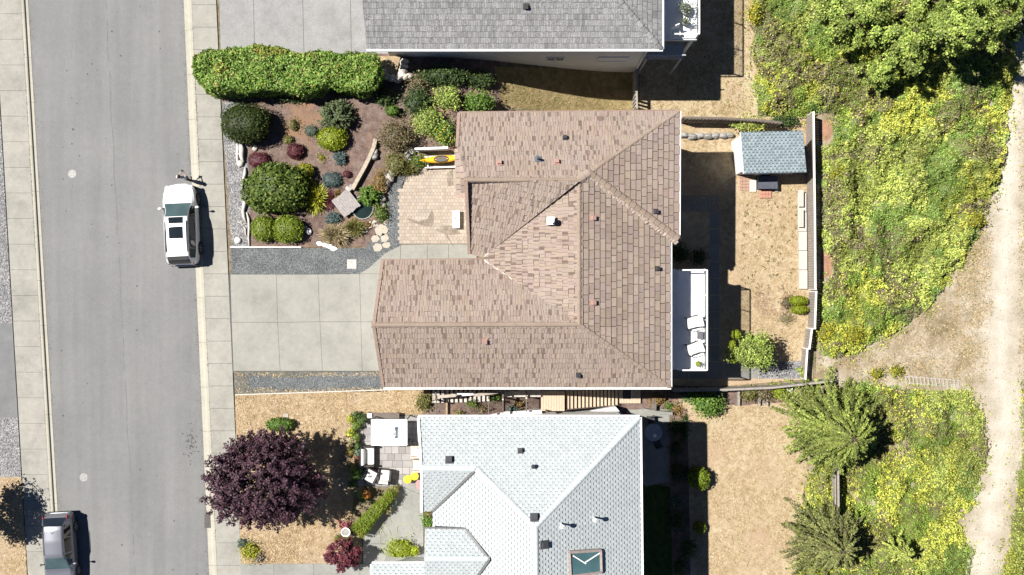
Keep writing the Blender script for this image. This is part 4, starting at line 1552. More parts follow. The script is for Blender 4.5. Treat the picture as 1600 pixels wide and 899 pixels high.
# ---- north house, grey shakes
NZ = 3.2
grey_m = mat_tile("grey_shake", (.15, .15, .152), (.185, .185, .185), (.36, .36, .36), .9, .75, .42)
nh = thing("grey_roofed_house", "house with weathered grey shake roof and white wall at the top edge", "house", (0, 16.5, T(0, 16)), world=True)
B0, B1 = P(573, 82, NZ), P(1034, 76, NZ)
B0 = Vector((B0.x, B1.y - .02, NZ)); B1 = Vector((B1.x, B1.y - .02, NZ))
wdt = 7.0; rise = .4
rz_ = NZ + wdt * .5 * 2 * rise
ridge_e = Vector((B1.x - wdt, B1.y + wdt, NZ + wdt * rise))
ridge_w = Vector((B0.x - .3, B1.y + wdt, NZ + wdt * rise))
B2 = Vector((B1.x, B1.y + 2 * wdt, NZ)); B3 = Vector((B0.x, B1.y + 2 * wdt, NZ))
pn = {"south": RoofPlane([B0, B1, ridge_e, ridge_w], B0, B1), "east": RoofPlane([B1, B2, ridge_e], B1, B2), "north": RoofPlane([B2, B3, ridge_w, ridge_e], B2, B3)}
dk, tl = MB(), MB(); rr = random.Random(9)
def tint_grey(rr):
    t = rr.uniform(.72, 1.22); return (t, t, t * rr.uniform(.98, 1.03))
for nm, pl in pn.items():
    pl.deck(dk)
    if nm == "south": pl.tiles(tl, .31, .07, .17, .035, tint_grey, rr, .004, jit=.015)
    elif nm == "east": pl.tiles(tl, .31, .2, .4, .035, tint_grey, rr, .006, jit=.015)
nroof = dk.build("roof", M("grey_underlay", (.05, .05, .052), .9), nh)
tag(tl.build("shake_field", grey_m, nroof, attr=True), kind="stuff")
cap_row(nroof, B1, ridge_e, grey_m, tint_grey, rr, .4, .16, .06, .02, "hip_shake", .035)
cap_row(nroof, ridge_w, ridge_e, grey_m, tint_grey, rr, .4, .16, .06, .02, "hip_shake", .035)
gutter(nroof, B0 + Vector((0, -.07, 0)), B1 + Vector((.06, -.07, 0)), w=.12)
gutter(nroof, B1 + Vector((.07, 0, 0)), B2 + Vector((.07, 0, 0)), w=.1)
vent_box(nroof, on_roof(pn["south"], 822, 10), pn["south"].n, .22, dark_metal)
NWY = B1.y + .3
walls_prism(nh, [(B0.x + .9, NWY), (B1.x - .65, NWY), (B1.x - .65, B2.y - .5), (B0.x + .9, B2.y - .5)], REAR - .3, NZ - .12, wall_white)
window_on(nh, (P(868, 87, -.2).x, NWY - .02, -.25), 1.0, .62, 'x', M("window_tan", (.22, .19, .14), .3))
window_on(nh, (P(959, 85, .1).x, NWY - .02, -.35), 1.75, .95, 'x', white_vinyl, mull=0)
for px, py in ((779, 100), (790, 100)):
    q = P(px, py, -1.1)
    MB().box((q.x, NWY - .05, -1.15), (.14, .1, .1)).build("dryer_vent", pot_grey, nh)
MB().bar((B1.x - .62, NWY - .06, NZ - .3), (B1.x - .62, NWY - .06, REAR + .1), .09, .07).build("downpipe", white_paint, nh)
# rear deck of the north house
nx0, nx1 = B1.x - .6, P(1089, 30, DZ).x
ny0, ny1 = P(0, 62, DZ).y, B1.y + 6.0
nd = MB(); nd.box(((nx0 + nx1) / 2, (ny0 + ny1) / 2, DZ - .1), (nx1 - nx0, ny1 - ny0, .2))
ndo = nd.build("deck_floor", white_vinyl, nh)
MB().box(((nx0 + nx1) / 2, ny0 - .012, DZ - .14), (nx1 - nx0, .03, .3)).build("fascia", white_paint, ndo)
railing(ndo, [(nx1 - .06, ny0 + .06), (nx1 - .06, ny1 - .06)], DZ)
railing(ndo, [(nx0 + 1.5, ny0 + .06), (nx1 - .1, ny0 + .06)], DZ)
for yy in (ny0 + .15, ny0 + 2.6):
    MB().box((nx1 - .15, yy, (DZ - .2 + REAR) / 2), (.15, .15, DZ - .2 - REAR)).build("post", white_paint, ndo)
ngrey = M("grey_painted_timber", (.28, .3, .33), .6)
b = MB(); b.box((nx0 + 1.15, ny0 - .5, DZ - .75), (2.3, .9, .08)); lo = b.build("stair_landing", ngrey, nh)
for i in range(14):
    MB().bar((nx0 + .1 + i * .16, ny0 - .92, DZ - .7), (nx0 + .1 + i * .16, ny0 - .92, DZ + .1), .035).build("baluster", ngrey, lo)
MB().bar((nx0, ny0 - .92, DZ + .12), (nx0 + 2.3, ny0 - .92, DZ + .12), .07, .05).build("handrail", ngrey, lo)
for xx in (nx0 + .2, nx0 + 2.2):
    MB().box((xx, ny0 - .88, (DZ - .8 + REAR) / 2), (.1, .1, DZ - .8 - REAR)).build("landing_post", ngrey, lo)
c = P(1056, 51, DZ + .4)
t = thing("deck_chair", "small white chair on the deck of the grey roofed house", "chair", (c.x, c.y, DZ), .4)
MB().rbox((0, 0, .4), (.5, .5, .06), .03).build("seat", white_paint, t)
MB().box((0, .25, .68), (.5, .05, .5), rx=-.15).build("backrest", white_paint, t)
for sx in (-1, 1):
    for sy in (-1, 1): MB().box((sx * .2, sy * .2, .19), (.04, .04, .38)).build("leg", white_paint, t)

# ------------------------------------------------------------------ vegetation
class Leaves:
    def __init__(self):
        self.V, self.C, self.Q, self.n = [], [], [], 0

    def _add(self, V, C, Q):
        self.V.append(V); self.C.append(C); self.Q.append(Q + self.n); self.n += len(V)

    def leaves(self, Pn, Nn, S, C, aspect=.55, fold=.2, dirs=None):
        n = len(Pn)
        if n == 0: return
        Nn = Nn / (np.linalg.norm(Nn, axis=1, keepdims=True) + 1e-9)
        if dirs is None: dirs = RN.normal(size=(n, 3))
        t = dirs - Nn * np.sum(dirs * Nn, 1, keepdims=True)
        t /= np.linalg.norm(t, axis=1, keepdims=True) + 1e-9
        b = np.cross(Nn, t)
        S = np.asarray(S)[:, None]
        v0 = Pn - t * S * .5
        v2 = Pn + t * S * .5 - Nn * S * fold * .6
        mid = Pn + t * S * .06
        v1 = mid + b * S * aspect * .5 + Nn * S * fold * .5
        v3 = mid - b * S * aspect * .5 + Nn * S * fold * .5
        V = np.stack([v0, v1, v2, v3], 1).reshape(-1, 3)
        Q = np.arange(4 * n).reshape(n, 4)
        self._add(V, np.repeat(C, 4, 0), Q)

    def blades(self, base, dirs, L, w, C, droop=.5):
        """long narrow arching leaves, two segments"""
        n = len(base)
        d = dirs / (np.linalg.norm(dirs, axis=1, keepdims=True) + 1e-9)
        side = np.cross(d, np.array([0, 0, 1.0])); side /= np.linalg.norm(side, axis=1, keepdims=True) + 1e-9
        L = L[:, None]; w = w[:, None]
        p1 = base + d * L * .55
        p2 = base + d * L - np.array([0, 0, 1.0]) * L * droop * .35
        V = np.stack([base - side * w * .5, base + side * w * .5, p1 + side * w * .5, p1 - side * w * .5, p2 + side * w * .12, p2 - side * w * .12], 1).reshape(-1, 3)
        i = np.arange(n)[:, None] * 6
        Q = np.concatenate([i + np.array([[0, 1, 2, 3]]), i + np.array([[3, 2, 4, 5]])])
        self._add(V, np.repeat(C, 6, 0), Q)

    def core(self, vs, fs, col):
        V = np.array(vs, float)
        C = np.tile(np.array(col, float), (len(V), 1)) if np.ndim(col) == 1 else np.array(col)
        self._add(V, C, np.array(fs))

    def build(self, name, parent=None):
        V = np.concatenate(self.V); C = np.concatenate(self.C); Q = np.concatenate(self.Q)
        off = OFF.get(parent.name, Vector((0, 0, 0))) if parent is not None else Vector((0, 0, 0))
        V = V - np.array(off)
        me = bpy.data.meshes.new(name)
        nv, nf = len(V), len(Q)
        me.vertices.add(nv); me.vertices.foreach_set("co", V.astype(np.float32).ravel())
        me.loops.add(nf * 4); me.loops.foreach_set("vertex_index", Q.astype(np.int32).ravel())
        me.polygons.add(nf); me.polygons.foreach_set("loop_start", np.arange(0, nf * 4, 4, dtype=np.int32))
        at = me.attributes.new("Col", 'FLOAT_COLOR', 'POINT')
        at.data.foreach_set("color", np.concatenate([C, np.ones((nv, 1))], 1).astype(np.float32).ravel())
        me.update(calc_edges=True)
        me.materials.append(leafm)
        return link(bpy.data.objects.new(name, me), parent)


def pick(pal, n, var=.22):
    """leaf colours from (weight, colour) pairs"""
    w = np.array([p[0] for p in pal], float); w /= w.sum()
    i = RN.choice(len(pal), n, p=w)
    c = np.array([p[1] for p in pal], float)[i]
    return c * RN.uniform(1 - var, 1 + var, (n, 1))


def usphere(n, zmin=-.35):
    z = RN.uniform(zmin, 1, n); a = RN.uniform(0, 2 * PI, n); r = np.sqrt(1 - z * z)
    return np.stack([r * np.cos(a), r * np.sin(a), z], 1)


def superell(d, e):
    m = (np.abs(d) ** e).sum(1) ** (1 / e)
    return d / m[:, None]


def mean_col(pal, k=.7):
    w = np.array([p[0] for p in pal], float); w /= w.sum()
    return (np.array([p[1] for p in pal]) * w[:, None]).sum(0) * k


PALS = {
    "yew": [(4, (0.033, 0.0528, 0.0099)), (3, (0.0495, 0.0748, 0.0132)), (1, (0.0715, 0.0935, 0.0198))],
    "mid": [(3, (0.0719, 0.1191, 0.0187)), (3, (0.115, 0.168, 0.025)), (1, (0.1725, 0.21, 0.0438))],
    "hedge": [(3, (0.1118, 0.2076, 0.0356)), (4, (0.1863, 0.3065, 0.0535)), (2, (0.2794, 0.3755, 0.0892)), (0.5, (0.3726, 0.2767, 0.1069))],
    "lime": [(3, (0.1495, 0.2093, 0.0182)), (3, (0.2093, 0.284, 0.0234)), (1, (0.1046, 0.1495, 0.0182))],
    "chart": [(3, (0.22, 0.275, 0.0132)), (3, (0.286, 0.341, 0.0198)), (1, (0.154, 0.209, 0.0154))],
    "gold": [(3, (0.288, 0.3, 0.024)), (2, (0.36, 0.348, 0.036)), (1, (0.18, 0.216, 0.024))],
    "grey": [(3, (0.09, 0.12, 0.084)), (2, (0.132, 0.168, 0.12)), (1, (0.06, 0.09, 0.06))],
    "blue": [(3, (0.072, 0.108, 0.102)), (2, (0.108, 0.156, 0.144)), (1, (0.048, 0.072, 0.066))],
    "jun": [(3, (0.0715, 0.104, 0.039)), (2, (0.117, 0.156, 0.065)), (1, (0.169, 0.195, 0.104))],
    "red": [(3, (.11, .025, .035)), (2, (.16, .04, .05)), (1, (.07, .018, .025))],
    "plum": [(4, (0.0488, 0.0227, 0.0335)), (3, (0.0732, 0.0328, 0.0483)), (1.2, (0.1144, 0.0568, 0.0738))],
    "maple": [(3, (.14, .03, .045)), (2, (.19, .05, .065)), (1, (.09, .02, .03))],
    "tan": [(3, (.28, .22, .12)), (2, (.36, .3, .18)), (1, (.16, .15, .06))],
    "brown": [(3, (.16, .12, .065)), (2, (.22, .17, .1)), (2, (.08, .09, .03))],
    "olive": [(3, (0.144, 0.144, 0.036)), (2, (0.204, 0.18, 0.06)), (1, (0.096, 0.108, 0.03))],
    "orange": [(2, (.3, .17, .05)), (2, (.22, .15, .06)), (1, (.12, .12, .03))],
    "bright": [(3, (0.088, 0.165, 0.022)), (3, (0.143, 0.242, 0.033)), (1, (0.055, 0.11, 0.022))],
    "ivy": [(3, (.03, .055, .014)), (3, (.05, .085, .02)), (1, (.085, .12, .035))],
    "bramble": [(3, (0.2041, 0.2624, 0.0532)), (4, (0.3208, 0.3791, 0.077)), (2, (0.4471, 0.4763, 0.119)), (0.5, (0.5249, 0.486, 0.14)), (1.2, (0.1166, 0.1555, 0.035))],
    "treeleaf": [(3, (0.1687, 0.2428, 0.0455)), (3, (0.2607, 0.3445, 0.065)), (2, (0.3834, 0.4385, 0.1105)), (1, (0.1074, 0.1566, 0.0325))],
    "fir": [(3, (0.1271, 0.1734, 0.032)), (3, (0.2035, 0.2601, 0.0513)), (1.3, (0.3306, 0.3468, 0.0897))],
}


def plant_root(name, label, cat, x, y, group=None):
    return thing(name, label, cat, (x, y, T(x, y)), 0, group, world=True)


def stem_part(root, x, y, h, r=.04, n=3, spread=.3, name="stem"):
    b = MB(); z = T(x, y)
    for k in range(n):
        a = 2.1 * k + R.random()
        s = spread * R.uniform(.4, 1)
        b.tube([(x, y, z - .05), (x + math.cos(a) * s * .4, y + math.sin(a) * s * .4, z + h * .45), (x + math.cos(a) * s, y + math.sin(a) * s, z + h * .9)], [r, r * .7, r * .3], 5)
    return b.build(name, bark, root)


def shrub(px, py, rx, ry, h, style, pal, label, name="shrub", cat="shrub", leaf=.075, dens=330, group=None, e=2.3, lump=.08, base=0.0, seed=None):
    """px,py,rx,ry: crown as seen in the photo (pixels); h height in metres"""
    z0 = 0.0
    for _ in range(6):
        q = P(px, py, z0 + base + h * .55)
        z0 = T(q.x, q.y)
    x, y = q.x, q.y
    k = (H_CAM - z0 - h * .55) / F_PX
    ax, ay = rx * k, ry * k
    if callable(style): style = style
    root = plant_root(name, label, cat, x, y, group)
    zb = z0 + base
    pl = PALS[pal]
    L = Leaves()
    sd = (px * 7 + py) % 97
    if style == "ball":
        cz, az = zb + h * .46, h * .54
        leaf *= 1.45; dens *= .62; lump = lump * 1.25 + .02
        n = int(dens * 4 * (ax * ay + ax * az + ay * az) / 3 * PI * .75)
        d = superell(usphere(n, -.75), e)
        sc_ = np.array([ax, ay, az])
        nz = 1 + lump * 2 * (vnoise(d[:, 0] * 2.4, d[:, 1] * 2.4, d[:, 2] * 2.4, sd) - .5) + lump * (vnoise(d[:, 0] * 7, d[:, 1] * 7, d[:, 2] * 7, sd) - .5)
        nz *= 1 - np.abs(RN.normal(0, .06, n))
        nz *= np.where(RN.uniform(0, 1, n) < .07, RN.uniform(1.01, 1.09, n), 1)
        pts = d * sc_ * nz[:, None] + np.array([x, y, cz])
        nrm = d / sc_ + RN.normal(0, .75, (n, 3)) / sc_.mean()
        L.leaves(pts, nrm, RN.uniform(.6, 1.3, n) * leaf, pick(pl, n), .6)
        vs, fs = cubesphere(8)
        dv = superell(np.array(vs), e)
        nv = 1 + lump * 2 * (vnoise(dv[:, 0] * 2.4, dv[:, 1] * 2.4, dv[:, 2] * 2.4, sd) - .5)
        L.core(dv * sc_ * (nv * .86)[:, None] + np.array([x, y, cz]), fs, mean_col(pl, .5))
    elif style == "loose":
        az = h * .6
        nc = max(10, int(34 * ax * ay * 4))
        cd = usphere(nc, -.1) * (RN.uniform(.25, 1, (nc, 1)) ** .45)
        cc = cd * np.array([ax * .86, ay * .86, az * .85]) + np.array([x, y, zb + h * .38])
        per = max(12, int(dens * ax * ay * 5 / nc))
        pc = np.repeat(cc, per, 0); n = len(pc)
        cr = .16 + .1 * min(ax, ay)
        pts = pc + RN.normal(0, 1, (n, 3)) * np.array([cr, cr, cr * .6]) * .75
        nrm = np.array([0, 0, .9]) + RN.normal(0, .6, (n, 3)) + np.repeat(cd, per, 0) * .5
        tint = np.repeat(RN.uniform(.75, 1.25, (nc, 1)), per, 0)
        L.leaves(pts, nrm, RN.uniform(.6, 1.4, n) * leaf, pick(pl, n) * tint, .6)
        vs, fs = cubesphere(6)
        dv = np.array(vs)
        nv = 1 + .35 * (vnoise(dv[:, 0] * 2, dv[:, 1] * 2, dv[:, 2] * 2, sd) - .5)
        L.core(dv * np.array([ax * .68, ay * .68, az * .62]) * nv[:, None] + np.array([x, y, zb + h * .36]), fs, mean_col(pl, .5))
    elif style == "rays":
        nb = int(100 + 130 * ax * ay)
        a = RN.uniform(0, 2 * PI, nb); el = RN.uniform(.1, 1.35, nb)
        for k2 in range(nb):
            dr = np.array([math.cos(a[k2]) * math.cos(el[k2]), math.sin(a[k2]) * math.cos(el[k2]), math.sin(el[k2])])
            Lb = 1 / math.sqrt((dr[0] / ax) ** 2 + (dr[1] / ay) ** 2 + (dr[2] / h) ** 2) * RN.uniform(.75, 1.05)
            m = int(10 + 22 * Lb)
            s = RN.uniform(.2, 1, m)
            pts = np.array([x, y, zb + .05]) + dr * (s * Lb)[:, None]
            pts[:, 2] -= (s ** 3) * Lb * .12
            pts += RN.normal(0, .022, (m, 3))
            nrm = np.array([0, 0, 1.0]) + RN.normal(0, .5, (m, 3))
            dirs = dr + RN.normal(0, .35, (m, 3))
            L.leaves(pts, nrm, RN.uniform(.8, 1.6, m) * leaf, pick(pl, m) * RN.uniform(.8, 1.2), .3, .1, dirs)
        vs, fs = cubesphere(5)
        L.core(np.array(vs) * np.array([ax * .5, ay * .5, h * .34]) + np.array([x, y, zb + h * .22]), fs, mean_col(pl, .45))
    elif style == "blades":
        n = int(240 + 900 * ax * ay)
        a = RN.uniform(0, 2 * PI, n); el = RN.uniform(.25, 1.4, n)
        d = np.stack([np.cos(a) * np.cos(el) * ax, np.sin(a) * np.cos(el) * ay, np.sin(el) * h * .9], 1)
        Ln = np.linalg.norm(d, axis=1) * RN.uniform(.75, 1.15, n)
        bs = np.array([x, y, zb]) + RN.normal(0, 1, (n, 3)) * np.array([ax * .13, ay * .13, 0])
        L.blades(bs, d, Ln, RN.uniform(.5, 1.2, n) * leaf * .45, pick(pl, n), .6)
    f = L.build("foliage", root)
    if base < .05: stem_part(root, x, y, h * .6, .02 + .012 * h, 3, min(ax, ay) * .4)
    return root


def tree(px, py, rx, ry, h, trunk_h, pal, label, name="tree", leaf=.13, clumps=160, per=60, crown_z=None, spike=0.0, group=None, lean=(0, 0), cat="tree", core=True, flat=.75, bare=0, tight=1.0, lobes=.38):
    """crown as seen in the photo; trunk with limbs that carry the clumps"""
    z0 = 0.0
    zc = crown_z if crown_z is not None else h * .62
    for _ in range(6):
        q = P(px, py, z0 + zc); z0 = T(q.x, q.y)
    k = (H_CAM - z0 - zc) / F_PX
    x, y, ax, ay, az = q.x, q.y, rx * k, ry * k, (h - trunk_h) * .5
    root = plant_root(name, label, cat, x + lean[0], y + lean[1], group)
    bx, by = x + lean[0], y + lean[1]
    cz = z0 + trunk_h + az
    pl = PALS[pal]
    nc = clumps
    d = usphere(nc, -.55)
    rad = RN.uniform(.2, 1, (nc, 1)) ** .42
    sd = (px + 3 * py) % 89
    nz = 1 + lobes * (vnoise(d[:, 0] * 1.9, d[:, 1] * 1.9, d[:, 2] * 1.9, sd) - .5) * 2
    cc = d * rad * nz[:, None] * np.array([ax * .9, ay * .9, az]) + np.array([x, y, cz])
    b = MB()
    r0 = .055 * h * .5
    top = Vector((x, y, cz + az * .2))
    tr_pts = [(bx, by, z0 - .1), (bx * .8 + x * .2, by * .8 + y * .2, z0 + trunk_h * .6), (x, y, z0 + trunk_h + .2), tuple(top)]
    b.tube(tr_pts, [r0, r0 * .8, r0 * .6, r0 * .18], 8)
    b.build("trunk", bark, root)
    lb = MB()
    for i in range(min(nc, 46)):
        e_ = Vector(cc[i])
        s = Vector(tr_pts[2]).lerp(top, R.uniform(0, .8))
        m = s.lerp(e_, .5) + Vector((0, 0, .12))
        lb.tube([s, m, e_], [r0 * .3, r0 * .18, r0 * .06], 5, cap=False)
    lb.build("limb", bark, root)
    L = Leaves()
    pc = np.repeat(cc, per, 0); n = len(pc)
    dd = np.repeat(d, per, 0)
    cr = (.55 * (ax * ay * az / nc) ** (1 / 3) + .07) * tight
    off = RN.normal(0, 1, (n, 3)) * cr * np.array([1, 1, flat]) * .8
    if spike:
        s = RN.uniform(-.4, 1, (n, 1)); off = off * (.55 - .3 * np.clip(s, 0, 1)) + dd * s * spike
    tint = np.repeat(RN.uniform(.62, 1.3, (nc, 1)), per, 0)
    nrm = np.array([0, 0, .8]) + dd * .6 + RN.normal(0, .55, (n, 3))
    L.leaves(pc + off, nrm, RN.uniform(.6, 1.35, n) * leaf, pick(pl, n) * tint, .6)
    L.build("crown", root)
    return root


def frond_tree(px, py, r, h, label, pal="fir", nb=150, group=None, name="conifer", zc=None, leaf=.16):
    """feathery tree of drooping radial boughs seen from above"""
    z0 = 0.0
    zc = zc or h * .5
    for _ in range(6):
        q = P(px, py, z0 + zc); z0 = T(q.x, q.y)
    k = (H_CAM - z0 - zc) / F_PX
    x, y, rad = q.x, q.y, r * k
    root = plant_root(name, label, "tree", x, y, group)
    MB().tube([(x, y, z0 - .1), (x + .05, y, z0 + h * .5), (x, y + .03, z0 + h)], [.16, .1, .02], 8).build("trunk", bark, root)
    lb = MB(); L = Leaves(); pl = PALS[pal]
    for i in range(nb):
        t = (i + .5) / nb
        zz = z0 + h * (.1 + .86 * t)
        a = i * 2.39996 + R.uniform(-.5, .5)
        sect = .7 + .6 * float(vnoise(math.cos(a) * 1.6, math.sin(a) * 1.6, t * 2, px % 50))
        Lb = rad * (1 - t * .7) * R.uniform(.4, 1.05) * sect
        up = .1 + .6 * t
        dv = np.array([math.cos(a), math.sin(a), 0])
        ss = np.linspace(0, 1, 6)
        line = np.array([x, y, zz]) + dv * (ss * Lb)[:, None]
        line[:, 2] += up * Lb * (ss - 1.1 * ss ** 2) - .14 * Lb * ss ** 2
        wob = R.uniform(-.28, .28) * Lb
        line[:, 0] += -dv[1] * wob * ss ** 2; line[:, 1] += dv[0] * wob * ss ** 2
        if i % 2 == 0: lb.tube([tuple(p) for p in line[::1]], list(np.linspace(.028, .006, 6)), 4, cap=False)
        m = int(16 + 48 * Lb)
        s = RN.uniform(.12, 1, m) ** .75
        wd = (.08 + .2 * (1 - np.abs(s - .45))) * Lb * .2
        pts = np.stack([np.interp(s, ss, line[:, j]) for j in range(3)], 1)
        sd_ = np.array([-dv[1], dv[0], 0])
        o = RN.uniform(-1, 1, m)
        pts += sd_ * (o * wd)[:, None] + np.array([0, 0, -1.0]) * (np.abs(o) * wd * .5)[:, None]
        pts[:, 2] += RN.normal(0, .03, m)
        dirs = dv + sd_ * (np.sign(o) * .7)[:, None] + RN.normal(0, .2, (m, 3))
        nrm = np.array([0, 0, 1.0]) + RN.normal(0, .4, (m, 3))
        L.leaves(pts, nrm, RN.uniform(.8, 1.7, m) * leaf, pick(pl, m) * R.uniform(.55, 1.4), .28, .12, dirs)
    lb.build("limb", bark, root)
    L.build("crown", root)
    return root


def hedge(pts_px, h, pal, label, leaf=.1, dens=300, lump=.1, top_lump=.12, rnd=.35):
    """clipped hedge over an outline given in photo pixels at its top"""
    top = [P(a, b, .12 + h * .9) for a, b in pts_px]
    pts = [(p.x, p.y) for p in top]
    cx = sum(p[0] for p in pts) / len(pts); cy = sum(p[1] for p in pts) / len(pts)
    root = plant_root("hedge", label, "hedge", cx, cy)
    pl = PALS[pal]; z0 = T(cx, cy)
    L = Leaves()
    xs = [p[0] for p in pts]; ys_ = [p[1] for p in pts]
    A = (max(xs) - min(xs)) * (max(ys_) - min(ys_))
    n = int(A * dens)
    x = RN.uniform(min(xs), max(xs), n); y = RN.uniform(min(ys_), max(ys_), n)
    d = np.where(pip(pts, x, y), pdist(pts, x, y), -1)
    k = d > 0
    x, y, d = x[k], y[k], d[k]; n = len(x)
    def topz(x, y, d):
        rim = np.clip(d / rnd, 0, 1)
        return z0 + h * (.8 + .2 * np.sqrt(1 - (1 - rim) ** 2)) + (vnoise(x * 1.6, y * 1.6, 0, 4) - .5) * 2 * top_lump + (vnoise(x * 5, y * 5, 0, 6) - .5) * top_lump
    z = topz(x, y, d) - np.abs(RN.normal(0, .04, n))
    nrm = np.array([0, 0, 1.0]) + RN.normal(0, .55, (n, 3))
    patch = vnoise(x * .9, y * .9, 0, 9)
    C = pick(pl, n)
    dry = patch + RN.normal(0, .12, n) > .78
    C[dry] = C[dry] * np.array([1.5, .95, .9])
    L.leaves(np.stack([x, y, z], 1), nrm, RN.uniform(.7, 1.4, n) * leaf, C, .5)
    ns = int(A * dens * .1)
    i_ = RN.integers(0, n, ns)
    L.leaves(np.stack([x[i_], y[i_], z[i_] + RN.uniform(.02, .14, ns)], 1), RN.normal(0, 1, (ns, 3)), RN.uniform(.9, 1.6, ns) * leaf, pick(pl, ns) * 1.1, .35)
    # sides
    m = len(pts)
    for i in range(m):
        a, b = np.array(pts[i]), np.array(pts[(i + 1) % m])
        Ls = np.linalg.norm(b - a); ns = int(Ls * h * dens * .8)
        s = RN.uniform(0, 1, ns); zz = RN.uniform(0.02, .95, ns)
        nn = np.array([b[1] - a[1], a[0] - b[0]]) / (Ls + 1e-9)
        if pip(pts, [(a[0] + b[0]) / 2 + nn[0] * .05], [(a[1] + b[1]) / 2 + nn[1] * .05])[0]: nn = -nn
        px_ = a[0] + (b[0] - a[0]) * s; py_ = a[1] + (b[1] - a[1]) * s
        o = (vnoise(px_ * 1.5, zz * 2, py_ * 1.5, 2) - .5) * 2 * lump + (vnoise(px_ * 5, zz * 4, py_ * 5, 3) - .5) * lump + RN.normal(0, .045, ns)
        pt = np.stack([px_ + nn[0] * o, py_ + nn[1] * o, z0 + zz * h], 1)
        L.leaves(pt, np.array([nn[0], nn[1], .3]) + RN.normal(0, .5, (ns, 3)), RN.uniform(.7, 1.4, ns) * leaf, pick(pl, ns), .5)
    # core
    inn = shrink(pts, .12)
    cb = MB(); cb.prism(inn, z0, z0 + h * .86)
    quads = []
    V = np.array(cb.v)
    half = len(inn)
    for i in range(half):
        j = (i + 1) % half
        quads.append((i, j, half + j, half + i))
    c_id = len(V)
    V = np.concatenate([V, [[cx, cy, z0 + h * .86]]])
    for i in range(half):
        j = (i + 1) % half
        quads.append((half + i, half + j, c_id, c_id))
    quads = [q for q in quads]
    # degenerate quads are split as thin fans
    V2 = list(V); q2 = []
    for q in quads:
        if q[2] == q[3]:
            mdp = (V2[q[0]] + V2[q[2]]) / 2; V2.append(mdp); q2.append((q[0], q[1], q[2], len(V2) - 1))
        else: q2.append(q)
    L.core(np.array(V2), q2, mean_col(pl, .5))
    L.build("foliage", root)
    b = MB()
    for i in range(6):
        t = (i + .5) / 6
        xx = min(xs) + (max(xs) - min(xs)) * t
        yy = cy if abs(max(xs) - min(xs)) > 2 * (max(ys_) - min(ys_)) else float(np.interp(xx, [min(xs), max(xs)], [min(ys_), max(ys_)]))
        b.tube([(xx, yy, z0 - .05), (xx + .1, yy, z0 + h * .6)], [.05, .03], 6)
    b.build("stem", bark, root)
    return root

# ------------------------------------------------------------------ vehicles
class CarShape:
    def __init__(s, L, W, zt, zb, hw, wr, cabin):
        s.L, s.W, s.zt, s.zb, s.hw, s.wr, s.cabin = L, W, zt, zb, hw, wr, cabin

    def it(s, tab, y):
        a, b = [p[0] for p in tab], [p[1] for p in tab]
        k = min(.075, s.L / 2 - abs(y))
        return float(np.mean(np.interp([y - k, y - k / 2, y, y + k / 2, y + k], a, b)))

    def ring(s, y):
        zt, w = s.it(s.zt, y), s.it(s.hw, y)
        zb = min(s.it(s.zb, y), zt - .03)
        c = clamp((zt - zb - .08) / .42)
        c = c * c * (3 - 2 * c)
        wr = s.wr * (1 - .06 * abs(y) / (s.L / 2))
        pe = (w * .86) * (1 - c) + wr * c
        ze = zt - (.02 + .05 * c)
        z0 = .24
        keys = [(w * .94, z0), (w * .99, .42), (w, .62), (w * .985, zb - .05), (w * .95, zb), (pe + .03 * c, ze - .07 * c), (pe - .03, ze + .025)]
        keys[3] = (keys[3][0], max(keys[3][1], .63)); keys[4] = (keys[4][0], max(keys[4][1], .65))
        keys[5] = (keys[5][0], max(keys[5][1], keys[4][1] + .005)); keys[6] = (keys[6][0], max(keys[6][1], keys[5][1] + .004))
        if zt < .66:     # nose and tail ends
            keys = [(w * .94, z0)] + [(w * (1 - .02 * i), z0 + (zt - z0) * (i / 7)) for i in range(1, 7)]
        return keys, zt

    def top(s, x, y):
        keys, zt = s.ring(y)
        wd, ze = keys[-1]
        return zt - (zt - ze) * (min(abs(x), wd) / wd) ** 2


